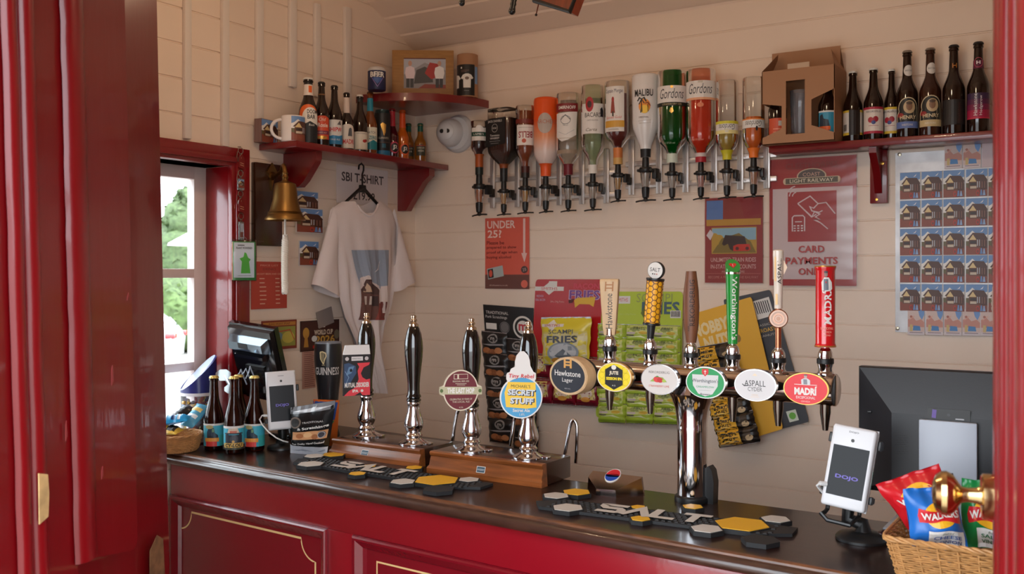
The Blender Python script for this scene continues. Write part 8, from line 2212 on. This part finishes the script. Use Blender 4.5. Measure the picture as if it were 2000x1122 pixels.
def circ_part(y0fn, top): 
    pts = []
    for i in range(21):
        x = -1 + 2 * i / 20; pts.append((x * rr_ * .93, y0fn(x) * rr_ * 1.16))
    arc_ = []
    for i in range(21):
        a_ = pi * i / 20
        arc_.append((rr_ * .93 * cos(a_), rr_ * 1.16 * sin(a_) * (1 if top else -1)))
    return pts + arc_
mb.art([p_(circ_part(lambda x: .12 + .22 * sin(x * 2.4) * (1 - x * x) , True), C(206, 36, 44)), p_(circ_part(lambda x: -.22 + .2 * sin(x * 2.6) * (1 - x * x), False), C(26, 70, 160))], mp, .0024)
mb.build('emblem', t, label='round red, white and blue emblem')

# ================================================================== till end on the right
c2 = terminal('white card terminal with a dark screen on a stand beside the crisp basket', 'black stand with a round base holding the card terminal beside the crisp basket', 1657, 914, 84, 160, 1.93, face(atd(1657, 914, 1.93), -14), -12, 6.5, (1684, 1055), None, True)
mb = MB(M('white cable')); cc = [atd(x, y, z) for x, y, z in ((1614, 946, 1.945), (1600, 944, 1.94), (1596, 949, 1.945), (1606, 962, 1.96), (1618, 978, 1.98))]
mb.tube([tuple(q) for q in cc], .0028, n=8); mb.tube([tuple(atd(1614, 946, 1.945)), tuple(atd(1601, 944.5, 1.942))], .0048, n=8); ob = mb.build('charging_cable', None, 60); tag(ob, 'white charging plug at the side of the card terminal beside the crisp basket', 'cable')
# monitor seen from behind
MY = onZ(1690, 1016, CT).y - .02
pL = onY(1676, 716, MY); Zm = dep(pL)
pTop = pL.z; xw0 = pL.x; xw1 = onY(1990, 716, MY).x + .06
zbm = CT + .07
W = xw1 - xw0; H = pTop - zbm
t = thing('monitor', 'large dark grey monitor seen from behind at the right end of the bar', 'monitor', ((xw0 + xw1) / 2, MY, CT), -1)
MG = M('monitor dark grey', (27, 27, 31), .42, bump=.03, bscale=300)
mb = MB(MG)
z0, z1 = zbm - CT, pTop - CT
b0 = .0
def fr_ring(ins_, zt_ins, y): return [(-W / 2 + ins_, y, z0 + ins_ * .4), (W / 2 - ins_, y, z0 + ins_ * .4), (W / 2 - ins_, y, z1 - zt_ins), (-W / 2 + ins_, y, z1 - zt_ins)]
RG = [fr_ring(0, 0, .03), fr_ring(0, 0, .004), fr_ring(.002, .002, 0), fr_ring(.075, .092, -.03)]
for a_, b_ in zip(RG, RG[1:]): mb.add(a_ + b_, [(i, (i + 1) % 4, 4 + (i + 1) % 4, 4 + i) for i in range(4)])
mb.add(RG[-1], [(0, 1, 2, 3)]); mb.add(RG[0], [(3, 2, 1, 0)])
mb.build('rear_shell', t, 12)
def mon(px, py): q = onY(px, py, MY - .03); return q.x - (xw0 + xw1) / 2, q.z - CT
mb = MB(BLKPLA)
x0, y0 = mon(1812, 819); x1, y1 = mon(1896, 803)
mp = lambda x, y, h: Vector((x, -.03 - h, y))
mb.prism([(x0, y0), (x1, y0), (x1, y1), (x0, y1)], .0, .0015, None, mp)
mb.art([p_([(x0 + (x1 - x0) * .1, y0 + .004), (x0 + (x1 - x0) * .2, y0 + .003), (x0 + (x1 - x0) * .22, y1 - .003), (x0 + (x1 - x0) * .12, y1 - .002)], C(96, 70, 150)), e_(x0 + (x1 - x0) * .5, (y0 + y1) / 2, .003, .003, C(60, 60, 64)), r_(x0 + (x1 - x0) * .66, y0 + .003, x0 + (x1 - x0) * .86, y0 + .0055, C(170, 170, 174))], mp, .0018)
mb.build('port_panel', t)
mb = MB(C(18, 18, 20))
for j in range(9):
    for i in range(3):
        x, y = mon(1752 + i * 8 + (j % 2) * 3, 852 + j * 4.4)
        w_ = .0034
        mb.prism([(x - w_, y - .0006), (x + w_, y - .0006), (x + w_, y + .0006), (x - w_, y + .0006)], .0, .0008, None, mp)
xk, yk = onY(1698, 805, MY - .012).x - (xw0 + xw1) / 2, onY(1698, 805, MY - .012).z - CT
mb.at(); mb.box((xk, -.012, yk), (.009, .008, .005), bev=.001)
mb.build('vent_slots', t)
mb = MB(M('stand grey', (172, 178, 190), .4))
xa, ya = mon(1797, 818); xb, yb = mon(1911, 824)
mb.box(((xa + xb) / 2, -.038, (ya + .0) / 2), (xb - xa, .012, ya), bev=.003); mb.box(((xa + xb) / 2, -.0, .006), (.24, .15, .012), bev=.003); mb.box(((xa + xb) / 2, -.034, .02), (xb - xa, .02, .03))
mb.build('stand_plate', t, label='light grey flat stand plate')
# wicker basket of crisps
def atc(px, py, Z): return atd(px, py, Z)
bl = onZ(1752, 1140, CT); 
p0 = onZ(1750, 1136, CT + .0005)
ang = CANG + 3
bdir = Vector((cos(R(ang)), sin(R(ang)), 0)); bnor = Vector((-bdir.y, bdir.x, 0))
t = thing('crisp_basket', 'rectangular wicker basket full of crisp packets beside the right door', 'basket', p0, ang)
BWD, BDP, BH_ = .30, .15, .078
mb = MB(M('honey wicker', (200, 146, 88), .5, vary=.3, vscale=70))
def rrect(e, z):
    x0, x1, y0, y1 = -e, BWD + e, -e, BDP + e; c = .02; o_ = []
    for cx, cy, a0 in ((x1 - c, y1 - c, 0), (x0 + c, y1 - c, 90), (x0 + c, y0 + c, 180), (x1 - c, y0 + c, 270)):
        for k_ in range(4): o_.append((cx + c * cos(R(a0 + 30 * k_)), cy + c * sin(R(a0 + 30 * k_)), z))
    return o_
def dense(P_, step=.0065):
    o_ = []
    for a_, b_ in zip(P_, P_[1:] + P_[:1]):
        a_, b_ = Vector(a_), Vector(b_); n_ = max(1, int((b_ - a_).length / step))
        o_ += [a_.lerp(b_, i / n_) for i in range(n_)]
    return o_
for j in range(19):
    z = .003 + BH_ * j / 19; e = .018 * (j / 19)
    P_ = dense(rrect(e, z))
    cen = Vector((BWD / 2, BDP / 2, z))
    Q = []
    for i, q in enumerate(P_):
        d_ = (q - cen); d_ = Vector((d_.x / BWD, d_.y / BDP, 0)).normalized()
        Q.append(tuple(q + d_ * (.0024 if (i // 2 + j) % 2 else -.0024)))
    mb.tube(Q + [Q[0]], .0018, None, 5, False)
st_ = dense(rrect(0, .002), .026); st2 = dense(rrect(.02, BH_), .026)
for q in dense(rrect(0, .002), .027):
    cen = Vector((BWD / 2, BDP / 2, 0)); f_ = Vector(((q.x - cen.x) * (1 + .036 / BWD), (q.y - cen.y) * (1 + .036 / BDP), BH_)) + Vector((cen.x, cen.y, 0))
    mb.tube([tuple(q), tuple(f_)], .002, None, 5, False)
mb.box((BWD / 2, BDP / 2, .003), (BWD - .01, BDP - .01, .004))
mb.build('weave', t)
mb = MB(M('honey wicker'))
P_ = dense(rrect(.02, BH_), .004)
for s_ in range(3): mb.tube([tuple(q + Vector((0, .003 * cos(i * .5 + s_ * 2.09), .003 * sin(i * .5 + s_ * 2.09)))) for i, q in enumerate(P_ + P_[:1])], .0028, None, 6, False)
mb.build('rim', t)
def crisps(label, px, Zs, main, art, thick, twist=0):
    q = [atd(px[i][0], px[i][1], Zs[i]) for i in range(4)]
    nrm = (q[1] - q[0]).cross(q[3] - q[0]).normalized()
    if nrm.dot(CAM - q[0]) < 0: nrm = -nrm
    f = lambda u, v, h: (q[3] * (1 - u) + q[2] * u) * (1 - v) + (q[0] * (1 - u) + q[1] * u) * v + nrm * h
    o = f(.5, 0, 0)
    def puff(u, v):
        e = max(0, min(1, min(u, 1 - u) / .3)); w_ = max(0, min(1, (min(v, 1 - v) - .05) / .3))
        b = sin(e * pi / 2) ** .8 * sin(w_ * pi / 2)
        return thick * (b * (1 + .09 * sin(u * 11 + v * 5 + twist) + .08 * sin(v * 15 - u * 6 + twist)) + .07 * sin(u * 26 + twist) * (1 - w_) + .05 * sin((u * 9 + v * 7)) * (1 - b))
    top = lambda u, v, h: f(u + .02 * sin(v * 9 + twist) * (2 * u - 1), v + .015 * sin(u * 12 + twist), puff(u, v) + h) - o
    mb = MB(main); mb.grid(lambda u, v: top(u, v, 0), 26, 26); mb.grid(lambda u, v: f(1 - u, v, -.001 - thick * .6 * max(0, sin(pi * u) * sin(pi * v)) ** .7) - o, 14, 14)
    h = .0007
    for s_ in art:
        if s_[0] == 'p': mb.art(cells_uv([s_], 16, 16), top, h, 0)
        else: mb.art([s_], top, h + .0028, 0)
        h += .00035
    ob = mb.build('crisp_packet', None, 70); ob.location = o
    return tag(ob, label, 'crisp packet', 'crisp packets in the wicker basket')
def walk(cy=.62, name=None, col=None, cx=.5):
    a_ = [e_(cx, cy, .3, .22, C(240, 176, 40, .3)), p_([(cx - .42, cy - .02), (cx - .38, cy + .1), (cx, cy + .06), (cx + .4, cy + .12), (cx + .43, cy - .02), (cx + .38, cy - .14), (cx, cy - .1), (cx - .4, cy - .14)], C(206, 34, 44, .3)), t_('WALKERS', cx, cy, .74, .12, SW, bold=.03, rot=4)]
    if name: a_ += [p_([(cx - .26, .0), (cx + .4, .0), (cx + .4, .28), (cx - .26, .3)], C(232, 230, 226, .3)), t_('Baked', cx + .07, .245, .22, .035, C(90, 110, 90), shear=.3)] + [t_(s_, cx + .07, .18 - i_ * .085, .5, .06, col, bold=.02) for i_, s_ in enumerate(name)]
    return a_
ZB_ = dep(p0)
RDF = C(196, 26, 36, .28); BLF = C(30, 104, 186, .28); GRF = C(20, 130, 66, .28)
crisps('dark crisp packet with a green and blue corner, wedged at the back of the basket', [(1828, 922), (1862, 926), (1868, 1010), (1812, 1000)], (1.84, 1.83, 1.83, 1.84), C(26, 40, 70, .28), [p_([(0, .4), (.4, .4), (.4, .7), (0, .7)], C(60, 130, 70, .28)), t_('MAX', .4, .78, .6, .16, C(206, 214, 226), bold=.03)], .01, 2)
crisps('red crisp packet leaning at the terminal side of the wicker basket', [(1710, 948), (1834, 906), (1852, 1010), (1776, 1036)], (1.78, 1.76, 1.76, 1.76), RDF, walk(.6), .03, 1)
crisps('green crisp packet at the door side of the wicker basket', [(1878, 934), (1975, 950), (1985, 1075), (1880, 1068)], (1.74, 1.70, 1.70, 1.72), GRF, walk(.52, ('SALT &', 'VINEGAR'), C(30, 110, 70), .55), .026, 3)
crisps('blue crisp packet standing in the middle of the wicker basket', [(1764, 956), (1864, 950), (1890, 1072), (1782, 1068)], (1.69, 1.68, 1.665, 1.675), BLF, walk(.56, ('CHEESE', '& ONION'), C(40, 90, 160), .55), .024, 0)
# loose dark cables behind the terminal stand
mb = MB(C(60, 26, 34, .4))
for i in range(4):
    P_ = [onZ(1700 + i * 5, 1034 + i * 3, CT + .004), onZ(1716 + i * 4, 1046 - i * 3, CT + .012 + i * .004), onZ(1728 - i * 3, 1054 - i * 5, CT + .01), onZ(1744 + i * 2, 1046 + i, CT + .004)]
    Q = []
    for a_, b_ in zip(P_, P_[1:]): Q += [tuple(a_.lerp(b_, k_ / 5)) for k_ in range(5)]
    mb.tube(Q + [tuple(P_[-1])], .0026, n=6)
ob = mb.build('cable_bundle', None, 60); tag(ob, 'tangle of thin dark cables behind the right card terminal stand', 'cable')

# ================================================================== hanging from the ceiling
zc_ = lambda y: 2.58 + (YB - y) * sl
hz = atd(1090, 10, 2.35)
t = thing('hanging_sign', 'dark edged brown wooden board hanging from the ceiling at the top of the picture', 'sign', hz, 0)
RDW = M('red brown wood', (120, 50, 26), .35, coat=.4, vary=.4, vscale=6, stretch=(12, 2, 2))
q = [atd(1047, -4, 2.35), atd(1112, 24, 2.3), atd(1122, -8, 2.3), atd(1126, -60, 2.3), atd(1062, -86, 2.35)]
q = [atd(1043, 1, 2.4), atd(1113, 23, 2.3), atd(1150, -75, 2.3), atd(1070, -95, 2.4)]
nrm = (q[1] - q[0]).cross(q[3] - q[0]).normalized()
if nrm.dot(CAM - q[0]) < 0: nrm = -nrm
mb = MB(RDW); V = [p_ - hz for p_ in q]; mb.add(V + [v - nrm * .03 for v in V], [(0, 1, 2, 3), (0, 4, 5, 1), (1, 5, 6, 2), (2, 6, 7, 3), (3, 7, 4, 0), (7, 6, 5, 4)]); mb.build('board', t)
mb = MB(BLKPLA); mb.tube([tuple(v) for v in V + [V[0]]], .006, n=8); mb.build('black_edge', t)
mb = MB(C(30, 24, 22)); tp = (V[2] + V[3]) / 2; yw = (tp + hz).y; mb.tube([tuple(tp), (tp.x, tp.y, zc_(max(yw, RY)) - hz.z if yw > RY else RZ - hz.z)], .004, n=6); mb.build('hanging_wire', t)
for x0, y0, x1, y1, r_k, lb in ((902, 6, 912, -60, .0062, 'black rod with a round end hanging from the ceiling, nearest the corner shelf'), (1000, 22, 1014, -60, .0072, 'black beaded rod hanging from the ceiling beside the hanging board')):
    a_, b_ = atd(x0, y0, 2.45), atd(x1, y1, 2.45)
    t = thing('hanging_rod', lb, 'rod', a_, 0, 'black rods hanging from the ceiling')
    mb = MB(C(16, 15, 15, .35))
    L_ = b_ - a_; n_ = int(L_.length / .011)
    mb.tube([tuple(L_ * (i / (2 * n_))) for i in range(2 * n_ + 1)], [r_k * (1.15 if i % 2 else .92) for i in range(2 * n_ + 1)], n=12)
    bm = bmesh.new(); bmesh.ops.create_uvsphere(bm, u_segments=16, v_segments=10, radius=r_k * 1.25); mb.addbm(bm)
    mb.build('rod', t, 80)
    mb = MB(C(30, 24, 22)); top_z = zc_(b_.y) if b_.y > RY else RZ
    mb.tube([tuple(L_), (L_.x, L_.y, top_z - a_.z)], .003, n=6); mb.build('hanging_wire', t)
a_, b_ = atd(1047, 29, 2.5), atd(1056, -10, 2.5)
mb = MB(RDW); L_ = b_ - a_
mb.tube([(0, 0, 0), tuple(L_)], .0018, n=6); bm = bmesh.new(); bmesh.ops.create_uvsphere(bm, u_segments=12, v_segments=8, radius=.0035); mb.addbm(bm, C(40, 20, 16))
mb.tube([tuple(L_), (L_.x, L_.y, (zc_(b_.y) if b_.y > RY else RZ) - a_.z)], .0012, n=6)
ob = mb.build('pull_cord', None, 60); ob.location = a_; tag(ob, 'thin brown pull cord with a small knob hanging beside the board', 'cord')
